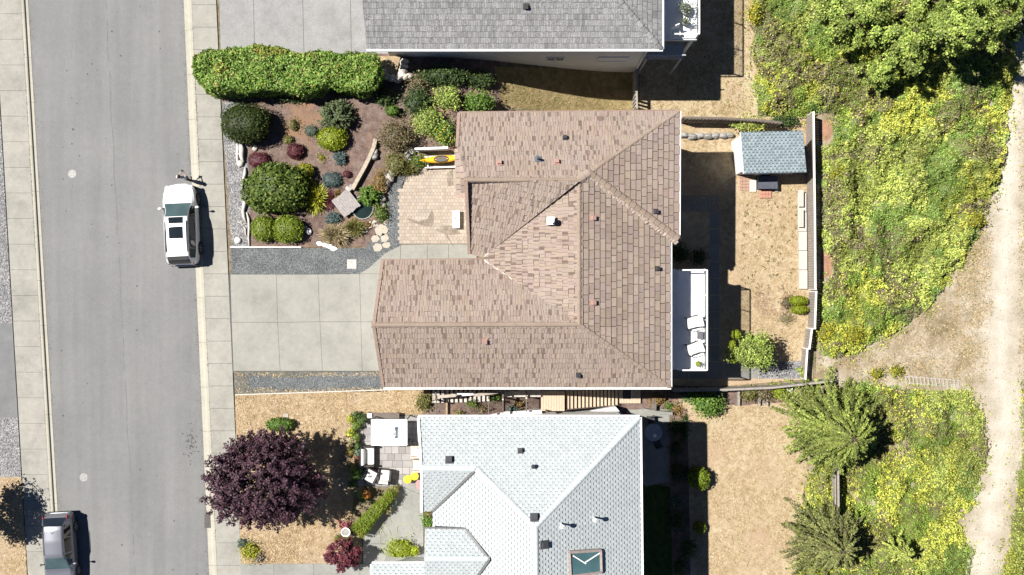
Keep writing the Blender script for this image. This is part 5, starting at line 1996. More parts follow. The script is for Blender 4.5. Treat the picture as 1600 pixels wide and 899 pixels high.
def build_car(t, sh, paint, glass_side, glass_front, wind, rear, side, pillars, roofrails=False, sunroofs=(), wheel_y=(1.4, -1.4), wr_=.35, light_front=None, roof_mat=None):
    ns = 72
    ys = [-sh.L / 2 + sh.L * i / ns for i in range(ns + 1)]
    sub = [1, 2, 2, 1, 5, 2]
    rings = []
    for y in ys:
        keys, zt = sh.ring(y)
        pts, seg = [], []
        for i in range(6):
            for k in range(sub[i]):
                f = k / sub[i]
                pts.append((keys[i][0] + (keys[i + 1][0] - keys[i][0]) * f, keys[i][1] + (keys[i + 1][1] - keys[i][1]) * f)); seg.append(i)
        wd, ze = keys[-1]
        for k in range(6):
            f = k / 6
            pts.append((wd * (1 - f), zt - (zt - ze) * (1 - f) ** 2)); seg.append(6)
        pts.append((0, zt))
        right = [(x, y, z) for x, z in pts]
        left = [(-x, y, z) for x, z in pts[:-1]][::-1]
        rings.append(right + left)
    segs = seg + seg[::-1]
    m = len(rings[0])
    groups = {"body": [], "windscreen": [], "rear_window": [], "side": []}
    for i in range(ns):
        yc = (ys[i] + ys[i + 1]) / 2
        for k in range(m - 1):
            s_ = segs[k] if k < len(segs) else 0
            q = (i * m + k, i * m + k + 1, (i + 1) * m + k + 1, (i + 1) * m + k)
            sgn = 1 if k < m // 2 else -1
            g = "body"
            if s_ == 6 and wind[0] < yc < wind[1]: g = "windscreen"
            elif s_ == 6 and rear[0] < yc < rear[1]: g = "rear_window"
            elif s_ == 4 and side[0] < yc < side[1]:
                # window line: belt up to roof edge, without the pillars
                kk = k if sgn > 0 else (m - 2 - k)
                loc = kk - sum(sub[:4])
                if 0 <= loc <= 4 and not any(abs(yc - p) < .025 for p in pillars): g = ("side", sgn, sum(1 for p in pillars if yc > p))
            groups.setdefault(g, []).append(q)
    V = [v for r in rings for v in r]
    groups["body"] += [tuple(range(m)), tuple(range(ns * m + m - 1, ns * m - 1, -1))]
    def make(name, fs, mat, parent):
        used = sorted({i for f in fs for i in f}); mp = {a: b for b, a in enumerate(used)}
        b = MB(); b.mesh([V[i] for i in used], [tuple(mp[i] for i in f) for f in fs])
        return b.build(name, mat, parent, shade=True)
    body = make("body", groups["body"], paint, t)
    make("windscreen", groups["windscreen"], glass_front, t)
    make("rear_window", groups["rear_window"], glass_side, t)
    for g, fs in groups.items():
        if isinstance(g, tuple): make("side_window", fs, glass_side, t)
    MB().box((0, 0, .22), (sh.W * .82, sh.L * .9, .12)).build("underbody", black_mat, t)
    for wy in wheel_y:
        for s in (-1, 1):
            w = sh.it(sh.hw, wy)
            MB().lathe([(wr_ * 1.14, s * (w - .22)), (wr_ * 1.14, s * (w + .004))], (0, wy, wr_ + .02), 24, axis='X').build("wheel_arch", black_mat, body)
            wh = MB().lathe([(wr_ * .6, s * (w - .2)), (wr_ * .97, s * (w - .2)), (wr_, s * (w - .15)), (wr_, s * (w - .02)), (wr_ * .96, s * (w + .02)), (wr_ * .66, s * (w + .022))], (0, wy, wr_ + .01), 24, axis='X').build("wheel", M("tyre_rubber", (.025, .025, .026), .8, .2, 20), t)
            rb_ = MB()
            rb_.lathe([(wr_ * .64, s * (w - .05)), (wr_ * .66, s * (w + .024)), (wr_ * .58, s * (w + .02))], (0, wy, wr_ + .01), 20, axis='X')
            for k in range(5):
                a = k * 2 * PI / 5
                rb_.box((s * (w + .02), wy + math.cos(a) * wr_ * .33, wr_ + .01 + math.sin(a) * wr_ * .33), (.02, wr_ * .6, .07), rx=a)
            rb_.build("rim", M("alloy", (.4, .41, .42), .35, .1, 6, metal=.7), wh)
    for s in (-1, 1):
        y = wind[1] - .28
        w = sh.it(sh.hw, y)
        MB().blob((s * (w + .12), y, sh.it(sh.zb, y) + .08), (.12, .07, .085), seed=3, rough=.03, n=4).build("mirror", paint, t, shade=True)
        MB().bar((s * (w - .06), y, sh.it(sh.zb, y) + .02), (s * (w + .08), y, sh.it(sh.zb, y) + .05), .05, .04).build("mirror_arm", black_mat, t)
    for x0, x1, y0, y1 in sunroofs:
        b = MB(); nx, ny = 6, 6
        vs = [(x0 + (x1 - x0) * i / nx, y0 + (y1 - y0) * j / ny, sh.top(x0 + (x1 - x0) * i / nx, y0 + (y1 - y0) * j / ny) + .006) for j in range(ny + 1) for i in range(nx + 1)]
        b.mesh(vs, [(j * (nx + 1) + i, j * (nx + 1) + i + 1, (j + 1) * (nx + 1) + i + 1, (j + 1) * (nx + 1) + i) for j in range(ny) for i in range(nx)])
        b.build("sunroof", glass_dark, t, shade=True)
    if roofrails:
        for s in (-1, 1):
            pts = [(s * (sh.wr - .06), yy, sh.top(sh.wr - .06, yy) + (.015 if i in (0, 5) else .05)) for i, yy in enumerate((-1.62, -1.5, -1.0, -.5, 0.0, .12))]
            MB().tube(pts, .022, 6).build("roof_rail", dark_metal, t)
    for s in (-1, 1):
        yf = sh.L / 2 - .3
        w = sh.it(sh.hw, yf)
        MB().blob((s * (w - .1), yf, sh.it(sh.zt, yf) - .1), (.14, .2, .07), seed=5, rough=.03, n=4).build("headlight", M("lamp_glass", (.5, .52, .54), .15, .05), t, shade=True)
        yr = -sh.L / 2 + .12
        w = sh.it(sh.hw, yr)
        MB().blob((s * (w - .08), yr + .05, .95), (.06, .12, .13), seed=6, rough=.03, n=4).build("taillight", M("tail_red", (.28, .012, .015), .25, .05), t, shade=True)
    MB().box((0, -sh.L / 2 - .0, .42), (sh.W * .8, .1, .14)).build("bumper", black_mat, t)
    return body


white_car = mat_paint("white_car_paint", (.78, .78, .77))
silver_car = mat_paint("silver_car_paint", (.17, .175, .2), metal=.4, rough=.3)
suv = CarShape(4.72, 1.9,
               [(-2.36, .45), (-2.345, .8), (-2.3, 1.06), (-2.22, 1.22), (-2.0, 1.54), (-1.8, 1.62), (-1.2, 1.68), (-.3, 1.7), (.28, 1.65), (.5, 1.56), (1.22, 1.11), (1.35, 1.06), (1.8, 1.0), (2.15, .9), (2.28, .78), (2.34, .62), (2.36, .42)],
               [(-2.36, 1.02), (-1.5, 1.04), (1.2, .97), (2.36, .9)],
               [(-2.36, .6), (-2.3, .74), (-2.1, .86), (-1.5, .94), (0, .95), (1.4, .945), (1.75, .9), (2.05, .8), (2.22, .66), (2.32, .48), (2.36, .34)], .66, None)
c = P(281.5, 350.5, .9)
t = thing("parked_car", "white sport utility car parked at the kerb with dark roof panels", "car", (c.x, c.y, .006), math.radians(2.6))
build_car(t, suv, white_car, glass_dark, glass_teal, (.42, 1.2), (-2.28, -2.0), (-1.95, 1.0), (-1.05, .0), True, [(-.4, .4, -.86, -.2), (-.42, .42, .0, .36)], (1.42, -1.4), .36)
MB().box((0, -1.98, 1.58), (1.15, .22, .03), rx=.25).build("spoiler", black_mat, t)
MB().tube([(-.5, 1.22, 1.13), (0, 1.26, 1.14), (.45, 1.24, 1.13)], .012, 5).build("wiper", black_mat, t)

hat = CarShape(4.3, 1.76,
               [(-2.15, .42), (-2.13, .78), (-2.06, .95), (-1.98, 1.02), (-1.62, 1.36), (-1.4, 1.43), (-.7, 1.47), (.1, 1.45), (.3, 1.38), (1.0, 1.0), (1.15, .94), (1.6, .88), (1.95, .78), (2.09, .66), (2.15, .4)],
               [(-2.15, .92), (-1.2, .94), (1.0, .88), (2.15, .8)],
               [(-2.15, .68), (-2.05, .78), (-1.7, .85), (0, .88), (1.4, .87), (1.75, .82), (2.0, .7), (2.15, .5)], .58, None)
c = P(91.5, 861.5, .8)
t = thing("parked_car", "silver grey hatchback parked at the bottom edge across the street", "car", (c.x, c.y, .006), math.radians(183.0))
build_car(t, hat, silver_car, glass_dark, glass_teal, (.25, .98), (-1.96, -1.58), (-1.55, .8), (-.85, .02), False, (), (1.3, -1.28), .32)
for s in (-1, 1):
    MB().tube([(s * .53, -1.2, 1.45), (s * .54, -.6, 1.475), (s * .53, .05, 1.46)], .014, 5).build("roof_trim", black_mat, t)
MB().tube([(0, -1.15, 1.46), (0, -1.3, 1.6)], .012, 5).build("antenna", black_mat, t)

# ------------------------------------------------------------------ person in front of the white car
def skin_mesh(name, verts, edges, radii, mat, parent, sub=2, root=0):
    me = bpy.data.meshes.new(name)
    me.from_pydata(verts, edges, [])
    o = bpy.data.objects.new(name, me)
    COL.objects.link(o)
    mod = o.modifiers.new("s", 'SKIN')
    mod.use_smooth_shade = True
    for i, r in enumerate(radii):
        sv = me.skin_vertices[0].data[i]
        sv.radius = (r, r) if not hasattr(r, '__len__') else r
        sv.use_root = (i == root)
    ss = o.modifiers.new("d", 'SUBSURF'); ss.levels = sub; ss.render_levels = sub
    bpy.context.view_layer.update()
    dg = bpy.context.evaluated_depsgraph_get()
    nm = bpy.data.meshes.new_from_object(o.evaluated_get(dg))
    nm.name = name
    nm.materials.clear(); nm.materials.append(mat)
    smooth(nm)
    bpy.data.objects.remove(o)
    q = bpy.data.objects.new(name, nm)
    return link(q, parent)


skin_m = M("skin", (.42, .26, .18), .6, .08, 12, 80, .06, .001)
shirt_m = M("white_shirt", (.72, .71, .7), .9, .08, 10, 80, .06, .003)
trouser_m = M("dark_trousers", (.018, .018, .024), .9, .2, 12, 80, .2, .003)
hair_m = M("dark_hair", (.012, .01, .009), .6, .3, 30, 120, .3, .006)
c = G(294.5, 281.0)
per = thing("person", "person in white top and dark trousers standing in front of the white car", "person", (c.x, c.y, .006), math.radians(-8))
hand = []
Vb = [(0, 0, .93), (0, .0, 1.12), (0, -.01, 1.32), (0, 0, 1.45), (0, .015, 1.52), (0, .02, 1.6), (0, .015, 1.68)]
Eb = [(0, 1), (1, 2), (2, 3), (3, 4), (4, 5), (5, 6)]
Rb = [(.15, .11), (.13, .1), (.165, .11), (.06, .06), (.06, .065), (.083, .098), (.06, .07)]
for s in (-1, 1):
    i = len(Vb)
    Vb += [(s * .19, -.01, 1.38), (s * .245, -.05, 1.12), (s * .14, .2, 1.14), (s * .1, .27, 1.17)]
    Eb += [(2, i), (i, i + 1), (i + 1, i + 2), (i + 2, i + 3)]
    Rb += [.058, .042, .03, (.028, .036)]
    h0 = i + 3
    for f in range(4):
        j = len(Vb)
        Vb += [(s * (.075 - .004 * f), .30 + .008 * (1.5 - abs(f - 1.5)), 1.2 - f * .019), (s * .05, .325, 1.2 - f * .019)]
        Eb += [(h0, j), (j, j + 1)]; Rb += [.009, .0075]
    j = len(Vb)
    Vb += [(s * .07, .255, 1.215), (s * .045, .28, 1.235)]; Eb += [(h0, j), (j, j + 1)]; Rb += [.011, .009]
    k = len(Vb)
    Vb += [(s * .095, 0, .86), (s * .11, .015, .48), (s * .12, -.01, .09), (s * .13, .12, .045)]
    Eb += [(0, k), (k, k + 1), (k + 1, k + 2), (k + 2, k + 3)]; Rb += [.085, .056, .038, .035]
body = skin_mesh("body", Vb, Eb, Rb, skin_m, per)
skin_mesh("shirt", [(0, 0, .94), (0, 0, 1.12), (0, -.01, 1.32), (0, 0, 1.43)] + [q for s in (-1, 1) for q in ((s * .19, -.01, 1.38), (s * .245, -.05, 1.12), (s * .17, .13, 1.13))],
          [(0, 1), (1, 2), (2, 3), (2, 4), (4, 5), (5, 6), (2, 7), (7, 8), (8, 9)], [(.17, .13), (.155, .12), (.185, .13), .075, .075, .06, .046, .075, .06, .046], shirt_m, per)
skin_mesh("trousers", [(0, 0, .96), (0, 0, .9)] + [q for s in (-1, 1) for q in ((s * .095, 0, .84), (s * .11, .015, .48), (s * .12, -.005, .1))],
          [(0, 1), (1, 2), (2, 3), (3, 4), (1, 5), (5, 6), (6, 7)], [(.165, .125), (.165, .125), .102, .074, .06, .102, .074, .06], trouser_m, per)
MB().blob((0, -.012, 1.645), (.093, .112, .105), seed=2, rough=.04, n=7).build("hair", hair_m, per, shade=True)
b = MB()
for s in (-1, 1): b.blob((s * .034, .108, 1.625), (.012, .008, .008), seed=1, rough=0, n=3)
b.build("eye", M("eye_dark", (.03, .02, .02), .3), per)
b = MB(); b.mesh([(-.014, .1, 1.585), (.014, .1, 1.585), (0, .135, 1.585), (0, .105, 1.625)], [(0, 1, 2), (0, 2, 3), (1, 3, 2), (0, 3, 1)]); b.build("nose", skin_m, per)
MB().box((0, .104, 1.556), (.045, .012, .01)).build("mouth", M("lip", (.3, .12, .1), .5), per)
for s in (-1, 1):
    MB().blob((s * .088, .005, 1.61), (.012, .026, .034), seed=4, rough=.03, n=4).build("ear", skin_m, per, shade=True)
    MB().rbox((s * .13, .075, .04), (.1, .27, .08), .03).build("shoe", M("shoe_black", (.02, .02, .02), .6), per)
cc_ = Matrix.Rotation(math.radians(-8), 4, 'Z') @ Vector((0, .335, 1.17))
rt = thing("controller", "small black handheld controller held by the person by the white car", "controller", (c.x + cc_.x, c.y + cc_.y, 1.176), math.radians(-8))
MB().rbox((0, 0, 0), (.19, .1, .045), .015).build("case", black_mat, rt)
MB().box((0, .06, .05), (.15, .012, .1), rx=-.5).build("screen", glass_dark, rt)
for s in (-1, 1): MB().tube([(s * .05, 0, .02), (s * .05, 0, .05)], .008, 6).build("stick", steel, rt)

# ------------------------------------------------------------------ front garden
hedge([(300, 98), (305, 86), (330, 79), (370, 76), (400, 70), (430, 73), (470, 84), (500, 80), (540, 85), (575, 84), (590, 90), (594, 112), (585, 136), (560, 142), (520, 132), (470, 146), (430, 141), (370, 140), (330, 143), (312, 134), (302, 118)],
      2.0, "hedge", "long clipped green hedge with dry patches beside the north driveway", leaf=.16, dens=380, lump=.2, top_lump=.16)
shrub(383, 192, 38, 31, 1.9, "ball", "yew", "big dark green clipped round bush at the sidewalk corner of the garden", leaf=.07, dens=420, e=2.6, lump=.05)
shrub(430, 294, 49, 39, 1.9, "ball", "mid", "largest round glossy green bush in the middle of the front garden", leaf=.12, dens=260, e=2.3, lump=.12)
shrub(411, 357, 19.5, 20.5, .95, "ball", "lime", "left one of two touching lime green ball bushes near the gravel", leaf=.07, dens=380, lump=.07)
shrub(449, 358, 25, 22, 1.05, "ball", "lime", "right and larger one of two touching lime green ball bushes", leaf=.07, dens=380, lump=.07)
shrub(524, 179, 32, 29, 1.5, "rays", "jun", "grey green juniper with feathery radiating sprays below the hedge", name="juniper", leaf=.13)
shrub(519, 216, 23, 18, .9, "ball", "chart", "bright chartreuse round bush below the juniper", leaf=.08, dens=360, lump=.12)
shrub(461, 236, 13, 13, .6, "ball", "red", "round dark red barberry ball left of the chartreuse bush", leaf=.06, dens=400, lump=.06)
shrub(404, 250, 17, 13, .5, "ball", "red", "flatter dark red bush touching the largest green bush", leaf=.06, dens=400, lump=.1)
shrub(476, 267, 14, 12, .75, "ball", "gold", "yellow green round bush right of the largest green bush", leaf=.07, dens=380, lump=.1)
shrub(458, 195, 7, 12, .5, "loose", "olive", "small upright pale green shrub in the shade edge of the round yew", leaf=.07, dens=360)
shrub(451, 218, 10, 7, .35, "rays", "olive", "small pale tuft just above the round red ball bush", leaf=.09)
shrub(486, 204, 14, 11, .5, "loose", "grey", "low grey green shrub left of the chartreuse bush", leaf=.07, dens=360)
shrub(531, 247, 13, 13, .45, "rays", "blue", "blue grey dwarf spruce below the chartreuse bush", leaf=.1)
shrub(518, 281, 16, 13, .4, "ball", "blue", "low blue grey mat shrub above the timber platform", leaf=.06, dens=420, lump=.2)
shrub(502, 246, 5, 5, .3, "loose", "gold", "tiny yellow tuft beside the blue grey dwarf spruce", leaf=.06, dens=420)
shrub(491, 309, 21, 25, 1.0, "blades", "gold", "spiky yellow green clump right of the largest green bush", name="spiky_plant", cat="plant", leaf=.14)
shrub(512, 312, 11, 18, .5, "blades", "red", "dark purplish grass clump beside the timber platform", name="spiky_plant", cat="plant", leaf=.1)
shrub(521, 341, 18, 10, .4, "rays", "blue", "low blue green shrub above the tan grass mound", leaf=.1)
shrub(523, 367, 28, 20, 1.05, "blades", "tan", "tan ornamental grass mound beside the gravel border", name="ornamental_grass", cat="grass clump", leaf=.1)
shrub(553, 356, 20, 15, .9, "blades", "olive", "darker green grass clump between tan grass mound and pond", name="ornamental_grass", cat="grass clump", leaf=.1)
shrub(577, 305, 21, 18, 1.2, "rays", "bright", "fresh green fern like shrub arching over the pond", leaf=.14)
shrub(594, 333, 12, 15, .7, "loose", "mid", "small green bush between the pond and the gravel border", leaf=.08, dens=360)
shrub(542, 272, 9, 8, .4, "loose", "red", "small rusty red shrub beside the curved timber wall", leaf=.06, dens=300)
shrub(527, 304, 6, 9, .4, "blades", "orange", "small orange grass tuft at the corner of the timber platform", name="grass_tuft", cat="plant", leaf=.08)
shrub(573, 352, 9, 7, .3, "loose", "orange", "orange flowering mat beside the cobbles at the pond edge", name="flower_mat", cat="plant", leaf=.06, dens=360)
shrub(618, 212, 32, 30, 1.7, "loose", "brown", "sparse brownish shrub with dry twigs beside the entrance", leaf=.09, dens=230)
shrub(617, 255, 20, 22, .7, "loose", "olive", "olive ground cover beneath the brownish shrub", name="ground_cover_plant", cat="plant", leaf=.08, dens=330, base=.25)
shrub(592, 284, 13, 22, .6, "loose", "orange", "orange tinged ground cover along the rock edging", name="ground_cover_plant", cat="plant", leaf=.08, dens=300, base=.2)
shrub(613, 173, 11, 9, .8, "ball", "bright", "small clipped green ball above the brownish shrub", leaf=.07, dens=360)
shrub(638, 265, 18, 10, .9, "blades", "olive", "wispy grass clump at the left end of the yellow kayak", name="ornamental_grass", cat="grass clump", leaf=.08)
shrub(655, 252, 14, 12, .9, "loose", "mid", "dark leafy plant between the white fence and the yellow kayak", leaf=.09, dens=300)
for px, py, rx, ry, h, pal, lb in (
    (700, 153, 26, 18, 1.4, "treeleaf", "leafy green bush in the side bed above the brown roof corner"),
    (748, 158, 27, 17, 1.5, "bright", "brightest green bush in the side bed touching the brown roof edge"),
    (668, 190, 26, 24, 1.5, "treeleaf", "green bush with pale leaves above the white picket fence"),
    (695, 208, 18, 20, 1.4, "bright", "green bush dotted with yellow flowers beside the brown gable"),
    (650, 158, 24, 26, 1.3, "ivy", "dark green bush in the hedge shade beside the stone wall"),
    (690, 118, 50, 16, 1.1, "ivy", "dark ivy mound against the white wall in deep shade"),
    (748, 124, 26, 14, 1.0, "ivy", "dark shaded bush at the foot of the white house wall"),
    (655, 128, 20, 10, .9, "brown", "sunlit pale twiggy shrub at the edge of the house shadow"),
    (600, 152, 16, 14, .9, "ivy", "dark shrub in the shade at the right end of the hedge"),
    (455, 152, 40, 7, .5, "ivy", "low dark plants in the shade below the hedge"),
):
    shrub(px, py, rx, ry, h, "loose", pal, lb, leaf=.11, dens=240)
fl = Leaves()
n = 55
qx = RN.normal(694, 9, n); qy = RN.normal(205, 11, n)
pts = np.array([tuple(P(a, b, 1.55)) for a, b in zip(qx, qy)])
fl.leaves(pts + RN.normal(0, .06, (n, 3)), np.array([0, 0, 1.0]) + RN.normal(0, .5, (n, 3)), RN.uniform(.05, .09, n), pick([(3, (.6, .42, .02)), (1, (.6, .55, .4))], n), .9)
fo = fl.build("blossoms", bpy.data.objects["shrub"] if False else None)
tag(fo, "yellow blossoms scattered over the green bush beside the brown gable", "flowers", kind="stuff")

# stone planter by the hedge end
c = G(620, 118)
t = thing("stone_planter", "raised stone planter with dry grass between hedge and white wall", "planter", (c.x, c.y, T(c.x, c.y)), world=True)
def wall_line(parent, px, h, w, mat, name, z_off=0.0):
    for i in range(len(px) - 1):
        a, b_ = G(*px[i]), G(*px[i + 1])
        za, zb_ = a.z + h / 2 + z_off, b_.z + h / 2 + z_off
        MB().bar((a.x, a.y, za), (b_.x, b_.y, zb_), w, h).build(name, mat, parent)
b = MB(); b.prism([tuple(G(*p).xy) for p in ((592, 92), (628, 92), (620, 120), (600, 120))], T(-7, 12) - .1, .75); b.build("earth_fill", dry_lawn, t)
for i, (px, py, s) in enumerate(((631, 96, .28), (630, 103, .26), (628, 110, .27), (627, 117, .3), (634, 119, .26), (640, 118, .24), (621, 121, .3), (612, 120, .28), (604, 119, .3), (598, 112, .3))):
    q = G(px, py, .6); MB().blob((q.x, q.y, .5), (s, s * .8, .35), seed=i, n=4, rough=.15).build("stone", stone_pale, t)

# curved timber retaining wall and rocks
t = thing("timber_wall", "curved pale timber retaining edge in the front garden", "retaining wall", tuple(G(570, 260)), world=True)
tw = [(588, 219), (585, 232), (578, 248), (569, 266), (560, 282), (552, 297)]
for i in range(5):
    a, b_ = G(*tw[i]), G(*tw[i + 1])
    MB().bar((a.x, a.y, .3), (b_.x, b_.y, .3), .22, .38).build("timber", M("pale_timber", (.34, .29, .23), .85, .25, 5, 40, .2, .005), t)
rocks = [(643, 237, .2), (637, 243, .24), (630, 250, .22), (624, 257, .26), (618, 264, .24), (613, 271, .22), (609, 278, .27), (605, 286, .22), (602, 293, .2), (598, 310, .2), (596, 317, .17), (600, 322, .14), (640, 248, .16), (585, 246, .2), (588, 240, .18), (546, 296, .2), (550, 291, .15)]
for i, (px, py, s) in enumerate(rocks):
    q = G(px, py)
    o = MB().blob((q.x, q.y, .12 + s * .7), (s * 1.1, s * .9, s * 1.1), seed=40 + i, n=5, rough=.16, rz=i).build("rock", stone_m if i % 3 else stone_pale)
    place = ["farthest toward the brown house", "second from the brown house", "third from the brown house", "fourth from the brown house", "fifth from the brown house", "sixth from the brown house", "seventh, the largest", "eighth from the brown house", "ninth, beside the gravel bend"]
    if i < 9: lb = "grey edging rock of the curved garden edge, " + place[i]
    else: lb = {9: "pale rock right of the pond, upper of three", 10: "rock right of the pond, middle of three", 11: "small rock right of the pond, lowest of three", 12: "small rock in front of the white picket fence", 13: "rock lying beside the timber wall, lower of two", 14: "rock lying beside the timber wall, upper of two", 15: "pale rock at the corner of the timber platform", 16: "small rock between timber wall and platform"}[i]
    tag(o, lb, "rock", "rocks of the front garden")

# pond with its liner rim and the plank platform
c = G(567, 325)
t = thing("garden_pond", "small dark round edged pond beside the timber platform", "pond", (c.x, c.y, .12), world=True)
pr = [(c.x + math.cos(a) * .62, c.y + math.sin(a) * .66) for a in [i * PI / 10 for i in range(20)]]
b = MB(); b.prism(pr, .06, .17); b.build("water", water_m, t)
b = MB(); b.tube([(x, y, .19) for x, y in pr] + [(pr[0][0], pr[0][1], .19)], .035, 6); b.build("rim", pot_grey, t)
c = P(541, 318, .4)
t = thing("plank_platform", "tilted square platform of weathered grey planks over the pond", "platform", (c.x, c.y, .12), math.radians(38))
for i in range(9):
    o = MB().box((-.52 + i * .13, R.uniform(-.03, .03), .3 + R.uniform(-.006, .006)), (.122, 1.22, .04)).build("plank", M("silver_timber", (.27, .25, .24), .85, .3, 7, 50, .25, .006), t)
for yy in (-.45, .45): MB().box((0, yy, .235), (1.1, .09, .08)).build("joist", wood_dark, t)
for sx in (-1, 1):
    for sy in (-1, 1): MB().box((sx * .48, sy * .45, .1), (.09, .09, .2)).build("leg", wood_dark, t)
# flagstones: six stepping stones
fs_ = [(596, 359.5, .4, .36, 8, "largest flagstone beside the gravel border"), (586.5, 373.5, .26, .24, 6, "flagstone below the largest one, nearer the tan grass mound"), (601, 372, .27, .28, 6, "flagstone below the largest one, nearer the patio"),
       (590.5, 387, .32, .28, 6, "lowest flagstone touching the curved walk"), (604, 383.5, .28, .2, 6, "narrow flagstone at the bend of the walk"), (603, 346.5, .12, .22, 5, "slim upright flagstone above the largest one")]
for i, (px, py, a, b_, n, lb) in enumerate(fs_):
    q = G(px, py); rq = random.Random(i)
    pts = [(q.x + a * math.cos(k * 2 * PI / n + i) * rq.uniform(.85, 1.1), q.y + b_ * math.sin(k * 2 * PI / n + i) * rq.uniform(.85, 1.1)) for k in range(n)]
    b = MB(); b.prism(pts, .1, .168)
    tag(b.build("flagstone", M("flag_stone", (.35, .315, .26), .9, .2, 5, 40, .15, .006)), lb, "flagstone", "flagstones beside the gravel border")
cb = MB(); rq = random.Random(3)
for i in range(60):
    k = i / 60
    px, py = 562 + 28 * k + rq.uniform(-3, 3), 362 - 14 * k + rq.uniform(-5, 5)
    q = G(px, py); s = rq.uniform(.04, .09)
    cb.blob((q.x, q.y, .15 + s * .3), (s, s * .8, s * .6), seed=i, n=3, rough=.1)
tag(cb.build("cobbles", stone_pale), "band of small pale cobbles around the lower pond edge", "cobbles", kind="stuff")
# driftwood along the pebble strip, single stones
dl = [([(371, 222), (372, 240), (374, 262)], .1, "upright pale driftwood log at the foot of the round yew"),
      ([(377, 224), (379, 244), (382, 254)], .15, "thick driftwood stump piece beside the pebble strip"),
      ([(384, 262), (381, 282), (379, 297)], .09, "driftwood branch left of the largest green bush"),
      ([(383, 308), (381, 330), (385, 348)], .11, "driftwood log lower left of the largest green bush"),
      ([(386, 332), (390, 356), (390, 386)], .07, "long thin driftwood branch beside the left lime ball bush"),
      ([(372, 347), (379, 351), (387, 350)], .04, "short forked driftwood twig on the pebbles"),
      ([(381, 355), (384, 362), (386, 370)], .045, "small driftwood stub near the white stone")]
for i, (pp, r, lb) in enumerate(dl):
    pts = [Vector((*G(*p).xy, .13 + r * (1 + .4 * (k == 1)))) for k, p in enumerate(pp)]
    b = MB(); m1 = pts[0].lerp(pts[1], .5) + Vector((.05, .02, .02)); m2 = pts[1].lerp(pts[2], .5) + Vector((-.04, 0, 0))
    b.tube([pts[0], m1, pts[1], m2, pts[2]], [r * .6, r * 1.05, r * .9, r * .75, r * .4], 7)
    b.tube([pts[1], pts[1] + Vector((-.18, .12, .1))], [r * .5, r * .15], 5)
    tag(b.build("driftwood", drift, shade=True), lb, "driftwood", "driftwood along the pebble strip")
for px, py, s, lb in ((372, 376, .19, "white rounded stone on the pebble strip"), (376, 256, .2, "grey boulder beside the driftwood stump"), (399, 232, .17, "pale grey boulder below the round yew"), (483, 362, .19, "flat round white stone right of the lime ball bushes"), (478.5, 356, .09, "small white stone above the flat round one")):
    q = G(px, py)
    tag(MB().blob((q.x, q.y, .13 + s * .4), (s, s, s * .7), seed=px, n=5, rough=.08).build("garden_stone", white_paint if "white" in lb else stone_pale, shade=True), lb, "stone")
for i, (px, py) in enumerate(((500, 381), (508, 383), (516, 386), (522, 389))):
    q = G(px, py); tag(MB().blob((q.x, q.y, .17), (.2, .13, .07), seed=70 + i, n=4, rough=.15).build("edging_stone", white_paint), ["first", "second", "third", "last"][i] + " white edging stone below the tan grass mound, counted from the sidewalk", "stone", "white edging stones")
a, b_ = G(360, 386.5), G(471, 386.5)
t = MB(); t.bar((a.x, a.y, .17), (b_.x, b_.y, .17), .05, .1); tag(t.build("edging_board", white_paint), "long thin white edging board between garden bed and gravel", "edging")
a, b_ = G(368, 617), G(612, 609)
t = MB(); t.bar((a.x, a.y, .15), (b_.x, b_.y, .15), .06, .07); tag(t.build("edging_board", stone_pale), "pale edging strip between gravel patch and neighbouring dry lawn", "edging")

# white picket fence, kayak, white box by the entrance
a, b_ = G(648, 233, .9), G(700, 231, .9)
t = thing("picket_fence", "short white picket fence above the yellow kayak", "fence", (a.x, a.y, T(a.x, a.y)), world=True)
MB().bar((a.x, a.y, 1.02), (b_.x, b_.y, 1.02), .12, .05).build("top_rail", white_paint, t)
MB().bar((a.x, a.y - .03, .35), (b_.x, b_.y - .03, .35), .05, .09).build("bottom_rail", white_paint, t)
for i in range(17):
    q = a.lerp(b_, (i + .3) / 17); MB().box((q.x, q.y, .55), (.05, .03, .88)).build("picket", white_paint, t)
c = P(690, 249.5, .6)
t = thing("kayak", "yellow kayak lying on a low rack beside the entrance", "kayak", (c.x, c.y, .55), math.radians(4))
prof = [(-1.25, .02, .1), (-1.0, .1, .04), (-.5, .19, .0), (0, .22, -.02), (.5, .19, .0), (1.0, .1, .04), (1.25, .02, .1)]
b = MB(); vs, fs = [], []
for x, w, z in prof:
    vs += [(x, -w, z + .2), (x, -w * .8, z + .06), (x, 0, z), (x, w * .8, z + .06), (x, w, z + .2), (x, w * .6, z + .27), (x, 0, z + .3), (x, -w * .6, z + .27)]
for i in range(6):
    for k in range(8): fs.append((i * 8 + k, i * 8 + (k + 1) % 8, (i + 1) * 8 + (k + 1) % 8, (i + 1) * 8 + k))
b.mesh(vs, fs); hull = b.build("hull", kayak_y, t, shade=True)
b = MB(); b.tube([(.42 * math.cos(k * PI / 8), .17 * math.sin(k * PI / 8), .295) for k in range(17)], .025, 6); b.build("cockpit_rim", black_mat, t)
b = MB(); b.prism([(.4 * math.cos(k * PI / 8), .15 * math.sin(k * PI / 8)) for k in range(16)], .2, .29); b.build("cockpit", wood_dark, t)
c2 = P(690, 253, .4)
t = thing("kayak_rack", "low white timber rack under the yellow kayak", "rack", (c2.x, c2.y, .12), math.radians(2))
for yy in (-.32, .3): MB().box((0, yy, .34), (2.0, .07, .09)).build("beam", white_paint, t)
for xx in (-.8, .8): MB().box((xx, 0, .38), (.07, .72, .06)).build("crossbar", white_paint, t)
for xx in (-.9, .9):
    for yy in (-.32, .3): MB().box((xx, yy, .15), (.07, .07, .3)).build("leg", white_paint, t)
c = G(713, 343, .3)
